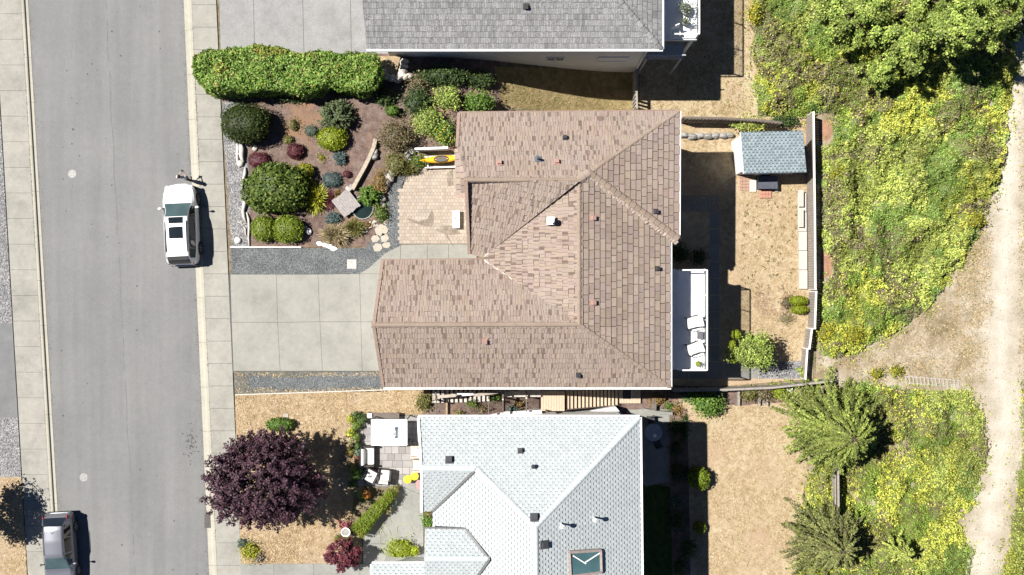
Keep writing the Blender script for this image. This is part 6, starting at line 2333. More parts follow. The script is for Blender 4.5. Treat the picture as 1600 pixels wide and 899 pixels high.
t = thing("patio_box", "low white rectangular box on the pink paver patio", "box", (c.x, c.y, .148), 0)
MB().rbox((0, 0, .16), (.36, .98, .32), .02).build("body", white_paint, t)
MB().rbox((0, 0, .335), (.4, 1.02, .035), .015).build("lid", white_vinyl, t)
MB().box((-.05, .05, .36), (.1, .12, .02)).build("handle", pot_grey, t)

# ------------------------------------------------------------------ south house front: terrace
tree(411, 748, 92, 82, 5.2, 1.3, "plum", "spreading dark purple leaved tree on the front lawn", name="plum_tree", leaf=.14, clumps=560, per=58, spike=.5, flat=.7, lobes=.24)
shrub(437, 664, 22, 11, .7, "ball", "bright", "bright green low shrub peeking out above the purple tree", leaf=.08, dens=340, lump=.16)
c = G(447, 650); 
t = thing("meter_lid", "small pale square lid in the dry lawn above the purple tree", "lid", (c.x, c.y, .13))
MB().rbox((0, 0, .02), (.3, .26, .05), .02).build("cover", conc_kerb, t); MB().box((0, .05, .05), (.06, .02, .01)).build("handle", dark_metal, t)
# pagoda canopy
c = P(608, 676, 2.2)
t = thing("canopy", "white pagoda canopy over the terrace table", "canopy", (c.x, c.y, .14))
hx, hy = 1.0, .72
b = MB()
n = 8; vs, fs = [], []
for i in range(n + 1):
    k = i / n
    r = 1 - k
    z = 2.05 + .55 * k ** 1.4
    rx_, ry_ = hx * r + .0, hy * r
    if i == n: rx_, ry_ = .28, .03
    vs += [(-rx_ - (.28 * k), -ry_, z), (rx_ + (.28 * k if i < n else 0), -ry_, z), (rx_ + (.28 * k if i < n else 0), ry_, z), (-rx_ - (.28 * k), ry_, z)]
for i in range(n):
    for k in range(4): fs.append((i * 4 + k, i * 4 + (k + 1) % 4, (i + 1) * 4 + (k + 1) % 4, (i + 1) * 4 + k))
fs.append((n * 4, n * 4 + 1, n * 4 + 2, n * 4 + 3))
b.mesh(vs, fs); cn = b.build("fabric", M("white_fabric", (.76, .76, .75), .9, .05, 3, 60, .04, .003), t)
b = MB()
for s in ((-hx, -hy, hx, -hy), (hx, -hy, hx, hy), (hx, hy, -hx, hy), (-hx, hy, -hx, -hy)): b.bar((s[0], s[1], 1.97), (s[2], s[3], 1.97), .02, .2)
b.build("valance", MATS["white_fabric"], t)
MB().box((.42, .05, 2.42), (.1, .62, .05), ry=.35).build("vent_flap", M("blue_mesh", (.05, .1, .17), .7), t)
for sx in (-1, 1):
    for sy in (-1, 1): MB().box((sx * (hx - .04), sy * (hy - .04), .95), (.05, .05, 1.9)).build("leg", dark_metal, t)

def sofa(px, py, rz, w, d, label, cat="chair", mat=cushion, frame=wicker, group=None, name="armchair", cush=True):
    c = G(px, py, .4)
    t = thing(name, label, cat, (c.x, c.y, .148), rz, group)
    MB().rbox((0, 0, .2), (w, d, .26), .03).build("base", frame, t)
    MB().rbox((0, .06, .39), (w - .24, d - .2, .14), .04).build("seat_cushion", mat, t)
    MB().rbox((0, -d / 2 + .06, .5), (w, .12, .5), .04).build("backrest", frame, t)
    MB().box((0, -d / 2 + .17, .6), (w - .28, .12, .36), rx=.25).build("back_cushion", mat, t)
    for s in (-1, 1): MB().rbox((s * (w / 2 - .055), .03, .42), (.11, d - .06, .36), .03).build("armrest", frame, t)
    for sx in (-1, 1):
        for sy in (-1, 1): MB().box((sx * (w / 2 - .08), sy * (d / 2 - .08), .04), (.06, .06, .08)).build("leg", frame, t)
    return t
sofa(575, 713, -PI / 2, 1.2, .8, "white cushioned wicker loveseat at the left side of the terrace", "sofa", name="loveseat")
sofa(580, 743, math.radians(152), .82, .82, "left dark wicker armchair with white cushions below the loveseat", name="armchair", group="wicker armchairs on the terrace")
sofa(601, 745, math.radians(-6), .8, .84, "right dark wicker armchair with white cushions below the loveseat", name="armchair", group="wicker armchairs on the terrace")
t1 = sofa(650, 706, PI / 2, .74, .62, "pale pink cushioned chair by the house wall, upper of two", mat=cushion_pk, frame=M("pale_frame", (.45, .38, .32), .7), name="armchair")
t1 = sofa(654, 728, PI / 2, .74, .62, "pale pink cushioned chair by the house wall, lower of two", mat=cushion_pk, frame=MATS["pale_frame"], name="armchair")
for px, py, lb in ((637, 749, "left yellow round stool on the terrace"), (648, 744, "right yellow round stool on the terrace")):
    c = G(px, py, .4)
    t = thing("stool", lb, "stool", (c.x, c.y, .148), group="yellow stools on the terrace")
    MB().lathe([(.2, .4), (.235, .42), (.235, .45), (.2, .47), (.02, .475)], (0, 0, 0), 18).build("seat", yellow_p, t)
    MB().lathe([(.11, .02), (.07, .2), (.13, .4)], (0, 0, 0), 14).build("pedestal", yellow_p, t)
    MB().lathe([(.18, 0), (.17, .03), (.1, .035)], (0, 0, 0), 14).build("foot", yellow_p, t)
c = G(656, 757)
t = thing("door_mat", "small dusty pink door mat beside the house wall", "mat", (c.x, c.y, .148), .2)
MB().rbox((0, 0, .015), (.45, .55, .02), .01).build("mat", M("pink_mat", (.34, .2, .2), .95), t)

# potted plants in a row between lawn and terrace
pots = [(549, 655, .2, "gold", "yellow flowering pot, topmost of the row along the terrace"), (556, 666, .22, "mid", "round green pot plant below the topmost yellow pot"),
        (548, 677, .2, "gold", "second yellow flowering pot of the terrace row"), (556.5, 684, .19, "mid", "small green pot plant beside the second yellow pot"),
        (551, 690, .22, "tan", "pot with white blossoms halfway along the terrace row"), (558, 697, .18, "ivy", "dark green pot plant next to the white blossoms"),
        (547.5, 705, .19, "orange", "orange flowering pot beside the loveseat"), (560, 707, .18, "grey", "grey green pot plant left of the loveseat back"),
        (560, 718, .18, "red", "reddish pot plant left of the loveseat corner"), (549, 731, .2, "olive", "olive green pot plant in the tree shade"),
        (557, 740, .3, "bright", "largest bright green pot plant of the terrace row"), (550, 757, .2, "ivy", "dark pot plant below the largest green one"),
        (559, 770, .24, "jun", "pot with ring shaped rim at the lower end of the row"), (572, 773, .22, "orange", "pot with vivid orange flowers near the diagonal hedge"),
        (556, 650, .22, "ivy", "dark potted bush at the upper corner of the terrace"), (567, 655, .25, "ivy", "dark bush touching the canopy corner"),
        (617, 766, .22, "olive", "olive pot plant at the upper end of the diagonal hedge"), (612, 783, .25, "grey", "grey green round pot plant right of the diagonal hedge"),
        (606, 796, .22, "tan", "pale pot plant below the grey green one"), (635, 862, .2, "chart", "lime coloured pot plant before the porch, left of two"),
        (648, 861, .2, "chart", "lime coloured pot plant before the porch, right of two"), (641, 868, .14, "orange", "small orange flower pot before the porch")]
PALS["vorange"] = [(3, (.5, .12, .03)), (1, (.3, .2, .05))]
for i, (px, py, r, pal, lb) in enumerate(pots):
    c = G(px, py, .4)
    zz = T(c.x, c.y)
    t = thing("potted_plant", lb, "potted plant", (c.x, c.y, zz), 0, "potted plants around the terrace")
    pm = (terracotta, pot_grey, pot_blue, white_paint)[i % 4]
    pr_ = r * .72
    pot = MB().lathe([(pr_ * .7, 0), (pr_ * .95, .26), (pr_ * 1.05, .27), (pr_ * 1.05, .31), (pr_ * .9, .31), (pr_ * .85, .28)], (0, 0, .01), 14).build("pot", pm, t)
    MB().lathe([(pr_ * .9, .26), (pr_ * .88, .285)], (0, 0, .01), 12).build("soil", soil, pot)
    L = Leaves(); n = 150
    r *= 1.25; n = 220
    d = usphere(n, -.1)
    if "vivid" in lb: pal = "vorange"
    pts = d * np.array([r * 1.1, r * 1.1, r]) * RN.uniform(.5, 1.05, (n, 1)) + np.array([0, 0, .36])
    C = pick(PALS[pal], n)
    mixg = RN.uniform(0, 1, n) < (.4 if pal in ("gold", "orange", "tan", "vorange", "red") else 0)
    C *= 1.35
    C[mixg] = pick(PALS["mid"], int(mixg.sum()))
    L.leaves(pts, d + RN.normal(0, .4, (n, 3)) + np.array([0, 0, .5]), RN.uniform(.06, .13, n), C, .7)
    L.build("foliage", t)
# white railing ends / bench at the terrace corner
c = G(590, 650, .5)
t = thing("bench", "dark low bench along the upper terrace edge behind the canopy", "bench", (c.x + .3, c.y, .14), 0)
MB().rbox((0, 0, .42), (1.9, .34, .06), .02).build("seat", wood_dark, t)
for xx in (-.8, .8): MB().box((xx, 0, .2), (.08, .3, .4)).build("leg", wood_dark, t)
MB().box((-.75, .02, .49), (.26, .26, .1)).build("cushion", cushion, t)
# diagonal hedge
hedge([(610, 766), (619, 774), (565, 842), (548, 826)], .95, "lime", "diagonal clipped lime green hedge between lawn and walk", leaf=.07, dens=460, lump=.05, top_lump=.04, rnd=.15)
c = G(540, 832, .6)
t = thing("planter", "white round planter with grey top beside the dark red maple", "planter", (c.x, c.y, .13))
MB().lathe([(.16, 0), (.2, .5), (.27, .52), (.27, .6), (.22, .6), (.2, .56)], (0, 0, 0), 20).build("pot", white_paint, t)
MB().lathe([(.21, .5), (.2, .575)], (0, 0, 0), 18).build("soil", stone_m, t)
shrub(536, 823, 9, 7, .45, "loose", "vpink" if False else "red", "pink flowering plant above the white round planter", name="flowering_plant", cat="plant", leaf=.08, dens=420)
PALS["pink"] = [(3, (.55, .13, .2)), (1, (.4, .08, .14)), (1, (.1, .13, .03))]
shrub(541, 822, 7, 6, .55, "loose", "pink", "bright pink blossom clump touching the diagonal hedge", name="flowering_plant", cat="plant", leaf=.08, dens=420)
tree(537, 868, 28, 24, 1.9, .35, "maple", "small dark red laceleaf maple at the driveway corner", name="maple_tree", leaf=.1, clumps=110, per=70, spike=.14)
shrub(535, 843, 16, 9, .4, "blades", "olive", "olive grass tuft between white planter and red maple", name="grass_tuft", cat="plant", leaf=.07)
for px, py, rx, ry, h, pal, lb in ((390, 862, 17, 16, .5, "gold", "yellow green flower clump at the lawn corner by the sidewalk"), (380, 849, 9, 8, .4, "blue", "blue green leaf tuft at the lawn corner"), (405, 873, 8, 7, .35, "pinkish", "pale mauve flower patch at the lawn corner"),
                                  (625, 860, 26, 19, .8, "chart", "lime leafy bush before the porch of the white roofed house"), (668, 815, 9, 13, .7, "bright", "green shrub squeezed against the porch wall"), (665, 797, 9, 9, .6, "olive", "olive shrub with a ring pot beside the house wall")):
    if pal == "pinkish": PALS[pal] = [(2, (.35, .26, .27)), (1, (.12, .14, .05))]
    shrub(px, py, rx, ry, h, "loose", pal, lb, leaf=.09, dens=320)
shrub(662, 628, 16, 16, .6, "loose", "olive", "olive weedy bush at the gate of the side stairs", leaf=.09, dens=240)
# garden hose
hp = [(655, 830), (645, 829), (640, 820), (630, 818), (621, 822), (620, 832), (612, 838), (603, 838), (598, 830), (592, 822), (597, 818), (606, 822), (612, 815), (604, 811), (597, 822), (592, 833), (598, 842), (610, 838), (608, 828), (600, 824), (594, 838), (596, 850), (608, 852), (618, 846)]
pts = []
for i in range(len(hp) - 1):
    for k in range(4):
        t_ = k / 4
        p0, p1, p2, p3 = [hp[max(0, min(len(hp) - 1, i + j))] for j in (-1, 0, 1, 2)]
        q = [.5 * (2 * p1[a] + (p2[a] - p0[a]) * t_ + (2 * p0[a] - 5 * p1[a] + 4 * p2[a] - p3[a]) * t_ ** 2 + (3 * p1[a] - p0[a] - 3 * p2[a] + p3[a]) * t_ ** 3) for a in (0, 1)]
        w = G(*q); pts.append((w.x, w.y, .155 + .0015 * (i % 5)))
b = MB(); b.tube(pts, .013, 5); tag(b.build("garden_hose", M("hose_yellow", (.36, .36, .2), .5), shade=True), "pale yellow garden hose coiled on the concrete walk", "hose")

# ------------------------------------------------------------------ side stairs between the houses
st = thing("side_stairs", "long tan timber stairway descending between the brown and white roofed houses", "stairs", (0, -6.4, T(0, -6.4)), world=True)
YA, YB = -5.75, -7.2
grey_tread = M("grey_tread", (.4, .37, .34), .85, .2, 5, 40, .15, .004)
for i in range(13):
    x = P(678, 610, 0).x + i * .262
    z = T(x, -6.2) + .12
    MB().box((x, (YA + YB + .55) / 2, z), (.16, 1.0, .05)).build("tread", grey_tread, st)
xw0 = P(678, 610, 0).x + 13 * .262
def plat(x0, x1, y0, y1, z, mat, n, name="board"):
    for i in range(n):
        w = (x1 - x0) / n
        MB().box((x0 + w * (i + .5), (y0 + y1) / 2, z), (w - .012, abs(y1 - y0), .05)).build(name, mat, st)
xl0, xl1 = P(845, 630, -1.3).x, P(882, 630, -1.3).x
plat(xw0, xl0, YA - .05, YA - .75, -1.02, grey_tread, 10)
plat(xl0, xl1, -5.95, -7.35, -1.2, wood_tan, 9)
x2a, x2b = P(884, 630, -1.5).x, P(966, 625, -3.5).x
nT = 14
for i in range(nT):
    k = (i + .5) / nT
    MB().box((x2a + (x2b - x2a) * k, -6.72, -1.35 - 2.3 * (i + 1) / (nT + 1)), (.155, 1.1, .05)).build("tread", wood_tan, st)
for yy in (-6.14, -7.3):
    MB().bar((x2a - .05, yy, -1.42), (x2b + .05, yy, -3.75), .05, .26).build("stringer", wood_dark, st)
xb1 = P(1001, 625, REAR + .2).x
plat(x2b + .02, xb1, -6.0, -7.2, REAR + .2, wood_tan, 8)
MB().rbox(((x2b + .02) * .62 + xb1 * .38, -6.55, REAR + .24), (.5, .75, .02), .01).build("mat", M("black_mat", (.03, .03, .035), .9), st)
rail_m = M("rail_timber", (.36, .31, .26), .85, .25, 5, 40, .2, .005)
MB().bar((x2a, -6.05, -.42), (x2b + .1, -6.02, -2.75), .16, .06).build("handrail", rail_m, st)
for i in range(16):
    k = i / 15
    MB().bar((x2a + (x2b - x2a) * k, -6.05, -.45 - 2.33 * k), (x2a + (x2b - x2a) * k, -6.05, -1.4 - 2.33 * k), .045).build("baluster", white_paint, st)
MB().bar((xl0 - .05, -6.0, -.25), (xl1, -6.0, -.3), .16, .06).build("handrail", rail_m, st)
for xx in (xl0, xl1 - .1): MB().box((xx, -6.0, -.75), (.1, .1, 1.0)).build("rail_post", wood_tan, st)
MB().bar((xl0 + .3, -7.3, -1.1), (xl0 + .34, -7.3, -.3), .09).build("rail_post", wood_dark, st)
for (p0, z0, p1, z1) in (((676, 621), 1.0, (712, 618), .95), ((741, 618), .75, (811, 608), .1)):
    a, b_ = P(*p0, z0), P(*p1, z1)
    MB().bar(a, b_, .17, .06).build("handrail", rail_m, st)
    for k in (.05, .35, .65, .95):
        q = a.lerp(b_, k); MB().bar(q - Vector((0, 0, .04)), (q.x, q.y, T(q.x, q.y)), .07).build("rail_post", rail_m, st)
for (p0, z0, p1, z1) in (((714, 617), .5, (740, 615), .3), ((812, 608), -.2, (848, 606), -.3)):
    MB().bar(P(*p0, z0), P(*p1, z1), .2, .05).build("side_board", white_paint, st)
for px in (683, 764, 786, 822):
    q = G(px, 640); MB().bar((q.x, -6.5, q.z - .1), (q.x, -6.5, q.z + 1.3), .09).build("support_post", stone_pale, st)
    MB().bar((q.x, -5.9, q.z + .95), (q.x, -7.35, q.z + .95), .07, .12).build("cross_beam", wood_dark, st)
for nm_, pp, lb in (("retaining_board", [(727, 651), (790, 642), (846, 641), (848, 652), (730, 656)], "white sloping board wall between side bed and white roofed house, upper section"),
                    ("retaining_board", [(884, 648), (962, 636), (972, 648), (972, 656), (886, 656)], "white sloping board wall below the stair treads, lower section")):
    pts = []
    z = -1.3 if pp[0][0] < 800 else -2.6
    pts = [tuple(P(a, b, z).xy) for a, b in pp]
    b = MB(); b.prism(pts, lambda x, y: T(x, y) - .2, lambda x, y: max(T(x, y) + .35, z)); tag(b.build(nm_, white_paint), lb, "board wall", "white board walls beside the stairs")
for px, py, rx, ry, h, pal, lb in ((736, 631, 9, 6, .5, "mid", "small green plant in the side bed, first from the gate"), (775, 622, 8, 7, .6, "bright", "small green plant in the side bed, second from the gate"), (800, 640, 7, 6, .5, "blue", "blue green plant in the side bed near the white board"),
                                  (810, 633, 10, 6, .3, "orange", "rusty dry plant in the side bed near the landing"), (752, 640, 12, 6, .25, "brown", "dry brown ground cover in the side bed"), (718, 647, 7, 4, .4, "olive", "olive tuft at the lower edge of the side bed"),
                                  (1075, 617, 20, 9, .8, "grey", "pale green leafy clump below the brown roof corner"), (1028, 624, 18, 9, .6, "orange", "rusty foliage patch at the foot of the stairs"), (1058, 640, 8, 8, .5, "orange", "orange tinted shrub at the corner of the shaded patio"),
                                  (1045, 635, 9, 6, .4, "bright", "small green plant in the concrete corner box")):
    shrub(px, py, rx, ry, h, "loose", pal, lb, leaf=.09, dens=320)
t = thing("corner_wall", "low concrete corner wall at the foot of the timber stairs", "wall", tuple(G(1020, 635)), world=True)
wall_line(t, [(1004, 639), (1024, 643), (1049, 645)], .5, .18, conc_dark, "wall_segment")
wall_line(t, [(1021, 620), (1020, 640)], .45, .3, wood_dark, "wall_segment")

# ------------------------------------------------------------------ rear yard
def board_fence(name, px, h, label, bw=.14, mat=wood_brown, railm=None, cap=True, gap=.012, lean=0, top_off=None, group=None, post_every=2.4, thick=.022, zfix=None, side=1):
    """px: base line on the ground; boards one by one"""
    a0 = G(*px[0])
    t = thing(name, label, "fence", (a0.x, a0.y, a0.z), world=True, group=group)
    for i in range(len(px) - 1):
        a, b_ = G(*px[i]), G(*px[i + 1])
        d = Vector((b_.x - a.x, b_.y - a.y, 0)); L = d.length; u = d.normalized()
        n = max(1, int(L / (bw + gap))); ang = math.atan2(u.y, u.x)
        zt = (zfix[i] if zfix else None)
        nrm = Vector((-u.y, u.x, 0)) * side
        for k in range(n):
            q = a + d * ((k + .5) / n)
            z0 = T(q.x, q.y); z1 = zt if zt is not None else z0 + h
            z1 += R.uniform(-.012, .012)
            MB().box((q.x, q.y, (z0 + z1) / 2), (L / n - gap, thick, z1 - z0), rz=ang + R.uniform(-.01, .01)).build("board", mat, t)
        zc = (zt if zt is not None else (a.z + b_.z) / 2 + h)
        m = max(1, round(L / post_every))
        for k in range(m + 1):
            q = a + d * (k / m) + nrm * .07
            z0 = T(q.x, q.y); z1 = (zt if zt is not None else z0 + h) + .04
            MB().box((q.x, q.y, (z0 + z1) / 2), (.1, .1, z1 - z0), rz=ang).build("post", railm or mat, t)
        za = zt if zt is not None else a.z + h
        zb_ = zt if zt is not None else b_.z + h
        MB().bar((a.x + nrm.x * .05, a.y + nrm.y * .05, za + .03), (b_.x + nrm.x * .05, b_.y + nrm.y * .05, zb_ + .03), .11, .05).build("top_rail", railm or mat, t)
        MB().bar((a.x + nrm.x * .14, a.y + nrm.y * .14, za - .25), (b_.x + nrm.x * .14, b_.y + nrm.y * .14, zb_ - .25), .06, .08).build("rail", railm or mat, t)
    return t
pale_rail = M("pale_rail", (.62, .6, .57), .7, .1, 3, 40, .08, .003)
zr_ = REAR + 1.35
board_fence("rear_fence", [(1259, 182), (1261, 335), (1262, 452)], 1.4, "long brown board fence with white rails behind the shed and rear yard", mat=M("weathered_board", (.24, .21, .185), .9, .3, 6, 50, .25, .006), railm=pale_rail, zfix=[zr_, zr_], side=1)
board_fence("rear_fence", [(1264, 456), (1262, 512)], 1.3, "stepped fence section beside the round lime bush", mat=MATS["weathered_board"], railm=pale_rail, zfix=[zr_ - .12], side=1)
board_fence("rear_fence", [(1259, 513), (1255, 543)], 1.2, "stepped fence section second from the garden corner", mat=MATS["weathered_board"], railm=pale_rail, zfix=[zr_ - .3], side=1)
board_fence("rear_fence", [(1253, 544), (1250, 590)], 1.1, "lowest stepped fence section at the garden corner", mat=MATS["weathered_board"], railm=pale_rail, zfix=[zr_ - .45], side=1)
board_fence("side_fence", [(1062, 192), (1120, 193), (1172, 196), (1210, 200)], 1.5, "dark slatted fence along the north side of the rear yard", bw=.11, gap=.09, mat=wood_dark, thick=.09)
board_fence("side_fence", [(988, 118), (989, 176)], 1.5, "short slatted fence across the gap between grey and brown houses", bw=.12, gap=.1, mat=wood_grey, thick=.07)
board_fence("south_fence", [(1048, 606), (1130, 605), (1200, 602), (1290, 592)], 1.1, "grey board fence between the two rear yards", bw=.13, mat=wood_grey, railm=wood_grey, side=-1)
# trellis poles and small items at that fence
for i, (x, y0, y1) in enumerate(((1125, 600, 570), (1138, 600, 566), (1213, 596, 566), (1226, 594, 566))):
    pass

# stone row
for i, (px, py, s) in enumerate(((1068, 212, .28), (1080, 214, .3), (1093, 213, .27), (1105, 214, .3), (1117, 213, .26), (1129, 213, .29), (1140, 212, .24))):
    q = G(px, py)
    tag(MB().blob((q.x, q.y, q.z + .15), (s * 1.1, s * .7, s), seed=90 + i, n=5, rough=.15).build("wall_stone", stone_m), ["first", "second", "third", "fourth", "fifth", "sixth", "seventh"][i] + " stone of the low grey row below the slatted fence, counted from the brown roof", "stone", "stones of the low row in the rear yard")

# garden shed
SZ = REAR + 2.35
cor = [P(1157, 207, SZ + .35), P(1254, 205, SZ + .35), P(1260, 269, SZ), P(1162, 271, SZ)]
cx = sum(p.x for p in cor) / 4; cy = sum(p.y for p in cor) / 4
t = thing("garden_shed", "small white walled shed with blue grey shingle roof by the rear fence", "shed", (cx, cy, REAR), world=True)
shed_m = mat_tile("blue_shingle", (.19, .235, .258), (.22, .265, .285))
pl = RoofPlane(cor, cor[3], cor[2])
dk, tl = MB(), MB(); pl.deck(dk, th=.1)
pl.tiles(tl, .17, .235, .255, .02, lambda rr: (lambda k: (k, k, k))(rr.choice((rr.uniform(.75, .9), rr.uniform(.95, 1.1), rr.uniform(.98, 1.08)))), random.Random(4), .005, jit=.004, snap=.24, dash=(.14, .1, .96, .06))
ro = dk.build("roof", M("shed_underlay", (.07, .1, .12), .9), t)
tag(tl.build("shingle_field", shed_m, ro, attr=True), kind="stuff")
for i in range(4): MB().bar(cor[i] - Vector((0, 0, .07)), cor[(i + 1) % 4] - Vector((0, 0, .07)), .05, .12).build("trim", MATS["shed_underlay"] if i != 3 else white_paint, ro)
ins = shrink([(p.x, p.y) for p in cor], .22)
ins[0] = (cor[0].x + .06, ins[0][1]); ins[3] = (cor[3].x + .06, ins[3][1])
b = MB(); b.prism(ins, REAR - .1, SZ - .12); wl_ = b.build("wall", wall_white, t)
MB().box((cx - .1, min(p[1] for p in ins) - .012, REAR + .95), (.9, .05, 1.9)).build("door", white_vinyl, t)
MB().box((cx + .25, min(p[1] for p in ins) - .05, REAR + .95), (.03, .05, .14)).build("handle", black_mat, t)
# things before the shed
c = P(1198, 285, REAR + .3)
t = thing("bin", "dark box with flat lid standing before the shed door", "box", (c.x, c.y, REAR))
MB().rbox((0, -.05, .3), (1.15, .75, .58), .03).build("body", M("navy_plastic", (.03, .035, .05), .6), t)
MB().rbox((0, -.05, .61), (1.2, .8, .05), .02).build("lid", M("navy_lid", (.06, .065, .085), .5), t)
for px, w, lb in ((1176, .42, "pale paving board left of the dark box"), (1213, .2, "narrow pale paving board right of the dark box")):
    c = G(px, 291); tag(MB().rbox((c.x, c.y, REAR + .06), (w, .75, .1), .02).build("paving_board", stone_pale), lb, "board")
c = G(1164, 286); o = MB()
t = thing("brick_pad", "pinkish brick pad at the front corner of the shed", "pad", (c.x, c.y, REAR), world=True)
for i in range(4):
    for j in range(5): MB().rbox((c.x - .25 + i * .2, c.y - .4 + j * .2, REAR + .03), (.19, .19, .06), .01).build("brick", M("pink_brick", (.3, .19, .14), .9, .2, 6), t)
c = G(1196, 304)
t = thing("brick_step", "small red brick step below the dark box", "step", (c.x, c.y, REAR), world=True)
for i in range(4):
    for j in range(2): MB().rbox((c.x - .28 + i * .18, c.y - .12 + j * .24, REAR + .07), (.17, .23, .12), .01).build("brick", M("red_brick", (.36, .18, .13), .9, .2, 6), t)

# ledge along the fence with two benches, bushes
c = G(1253, 380)
t = thing("concrete_ledge", "long white concrete ledge at the foot of the rear fence", "ledge", (c.x, c.y, REAR), world=True)
a, b_ = G(1252, 302), G(1254, 452)
for i in range(5):
    p0, p1 = a.lerp(b_, i / 5), a.lerp(b_, (i + 1) / 5)
    MB().rbox(((p0.x + p1.x) / 2, (p0.y + p1.y) / 2, REAR + .12), (.5, abs(p1.y - p0.y) - .02, .24), .02).build("block", M("pale_concrete", (.4, .38, .335), .85, .1, 3), t)
for (px, y0, y1, lb) in ((1251, 297, 323, "upper pale timber bench on the concrete ledge"), (1251, 327, 355, "lower pale timber bench on the concrete ledge")):
    p0, p1 = P(px, y0, REAR + .5), P(px, y1, REAR + .5)
    t = thing("bench", lb, "bench", ((p0.x + p1.x) / 2, (p0.y + p1.y) / 2, REAR + .24), 0, "benches on the ledge")
    L = abs(p1.y - p0.y)
    for k in (-1, 0, 1): MB().box((k * .12, 0, .26), (.115, L, .035)).build("slat", M("pale_slat", (.4, .37, .33), .8, .15, 5), t)
    for yy in (-L / 2 + .1, L / 2 - .1): MB().box((0, yy, .12), (.3, .06, .24)).build("leg", dark_metal, t)
shrub(1248, 470, 14, 8, .9, "ball", "chart", "double round lime bush at the rear fence, upper ball", leaf=.06, dens=460, lump=.04)
shrub(1250, 484, 14, 7, .85, "ball", "chart", "double round lime bush at the rear fence, lower ball", leaf=.06, dens=460, lump=.04)
shrub(1230, 474, 10, 12, .4, "loose", "brown", "dry brownish weeds left of the double lime bush", leaf=.08, dens=260)
shrub(1228, 497, 14, 10, .35, "loose", "tan", "straw coloured dead plant on the rear lawn", leaf=.07, dens=200)
tree(1176, 550, 36, 28, 3.4, .9, "treeleaf", "small green tree beside the gravel walk in the rear yard", name="small_tree", leaf=.12, clumps=90, per=60, flat=.7)
for i, (px, py, r, lb) in enumerate(((1150, 524, 7, "topmost clipped lime ball of the pompon tree"), (1145, 538, 5.5, "second clipped lime ball of the pompon tree"), (1143, 550, 4.5, "third clipped lime ball of the pompon tree"), (1147, 562, 6, "lowest clipped lime ball of the pompon tree"))):
    pass
# pompon tree as one thing: trunk, limbs and ball parts
c = P(1148, 545, REAR + 1.6)
t = plant_root("pompon_tree", "cloud pruned tree with small lime green balls beside the shaded lawn", "tree", c.x + .2, c.y)
hubs = [P(1150, 523, REAR + 2.2), P(1145, 538, REAR + 1.9), P(1143, 550, REAR + 1.6), P(1148, 562, REAR + 1.8)]
b = MB(); b.tube([(c.x + .2, c.y, REAR), (c.x + .15, c.y, REAR + 1.2), tuple(hubs[1])], [.06, .045, .03], 6); b.build("trunk", bark, t)
b = MB()
for h_ in hubs: b.tube([(c.x + .15, c.y, REAR + 1.1), tuple(h_)], [.03, .018], 5)
b.build("limb", bark, t)
for h_, r in zip(hubs, (.3, .24, .19, .25)):
    L = Leaves(); n = 420; d = usphere(n, -.9)
    L.leaves(d * np.array([r, r, r * .7]) + np.array(h_), d + RN.normal(0, .4, (n, 3)), RN.uniform(.05, .1, n), pick(PALS["chart"], n), .6)
    vs, fs = cubesphere(5); L.core(np.array(vs) * np.array([r, r, r * .7]) * .9 + np.array(h_), fs, mean_col(PALS["chart"], .6))
    L.build("foliage_ball", t)
c = P(1091, 569, DZ + .35)
t = thing("potted_plant", "small lime potted plant on the rear deck", "potted plant", (c.x, c.y, DZ), 0)
MB().lathe([(.1, 0), (.14, .24), (.15, .27), (.12, .27)], (0, 0, 0.005), 14).build("pot", pot_grey, t)
L = Leaves(); n = 160; d = usphere(n, -.2); L.leaves(d * .17 + np.array([0, 0, .38]), d + RN.normal(0, .4, (n, 3)), RN.uniform(.05, .1, n), pick(PALS["chart"], n), .6); L.build("foliage", t)
for px, py, r, lb in ((1073, 12, .55, "bushy grey green potted plant on the deck at the top edge"), (1072, 33, .28, "smaller potted plant on the deck at the top edge")):
    c = P(px, py, DZ + .7)
    t = thing("potted_plant", lb, "potted plant", (c.x, c.y, DZ), 0)
    MB().lathe([(r * .4, 0), (r * .55, .4), (r * .58, .44), (r * .5, .44)], (0, 0, 0.005), 14).build("pot", pot_grey, t)
    L = Leaves(); n = int(700 * r); d = usphere(n, -.3); L.leaves(d * r * RN.uniform(.4, 1.1, (n, 1)) + np.array([0, 0, .65]), d + RN.normal(0, .5, (n, 3)), RN.uniform(.07, .14, n), pick(PALS["grey"] + PALS["jun"], n), .5); L.build("foliage", t)
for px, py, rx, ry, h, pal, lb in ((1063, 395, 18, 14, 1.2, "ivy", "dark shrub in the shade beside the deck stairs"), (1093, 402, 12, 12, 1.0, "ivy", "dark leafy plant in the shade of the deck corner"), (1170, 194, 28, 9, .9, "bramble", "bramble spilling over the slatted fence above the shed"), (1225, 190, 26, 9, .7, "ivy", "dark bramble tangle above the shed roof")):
    shrub(px, py, rx, ry, h, "loose", pal, lb, leaf=.12, dens=220, base=.5 if "spilling" in lb else 0)
# weeds dotting the lawn
L = Leaves(); n = 90
for i in range(n):
    px, py = R.uniform(1158, 1245), R.uniform(310, 460)
    q = G(px, py); m = 9
    L.leaves(np.array([tuple(q)]) + RN.normal(0, .05, (m, 3)) * np.array([1, 1, .2]) + np.array([0, 0, .03]), np.array([0, 0, 1.0]) + RN.normal(0, .3, (m, 3)), RN.uniform(.04, .1, m), pick(PALS["olive"], m, .4) * .6, .6)
tag(L.build("lawn_weeds"), "small dark weeds dotting the pale rear lawn", "weeds", kind="stuff")

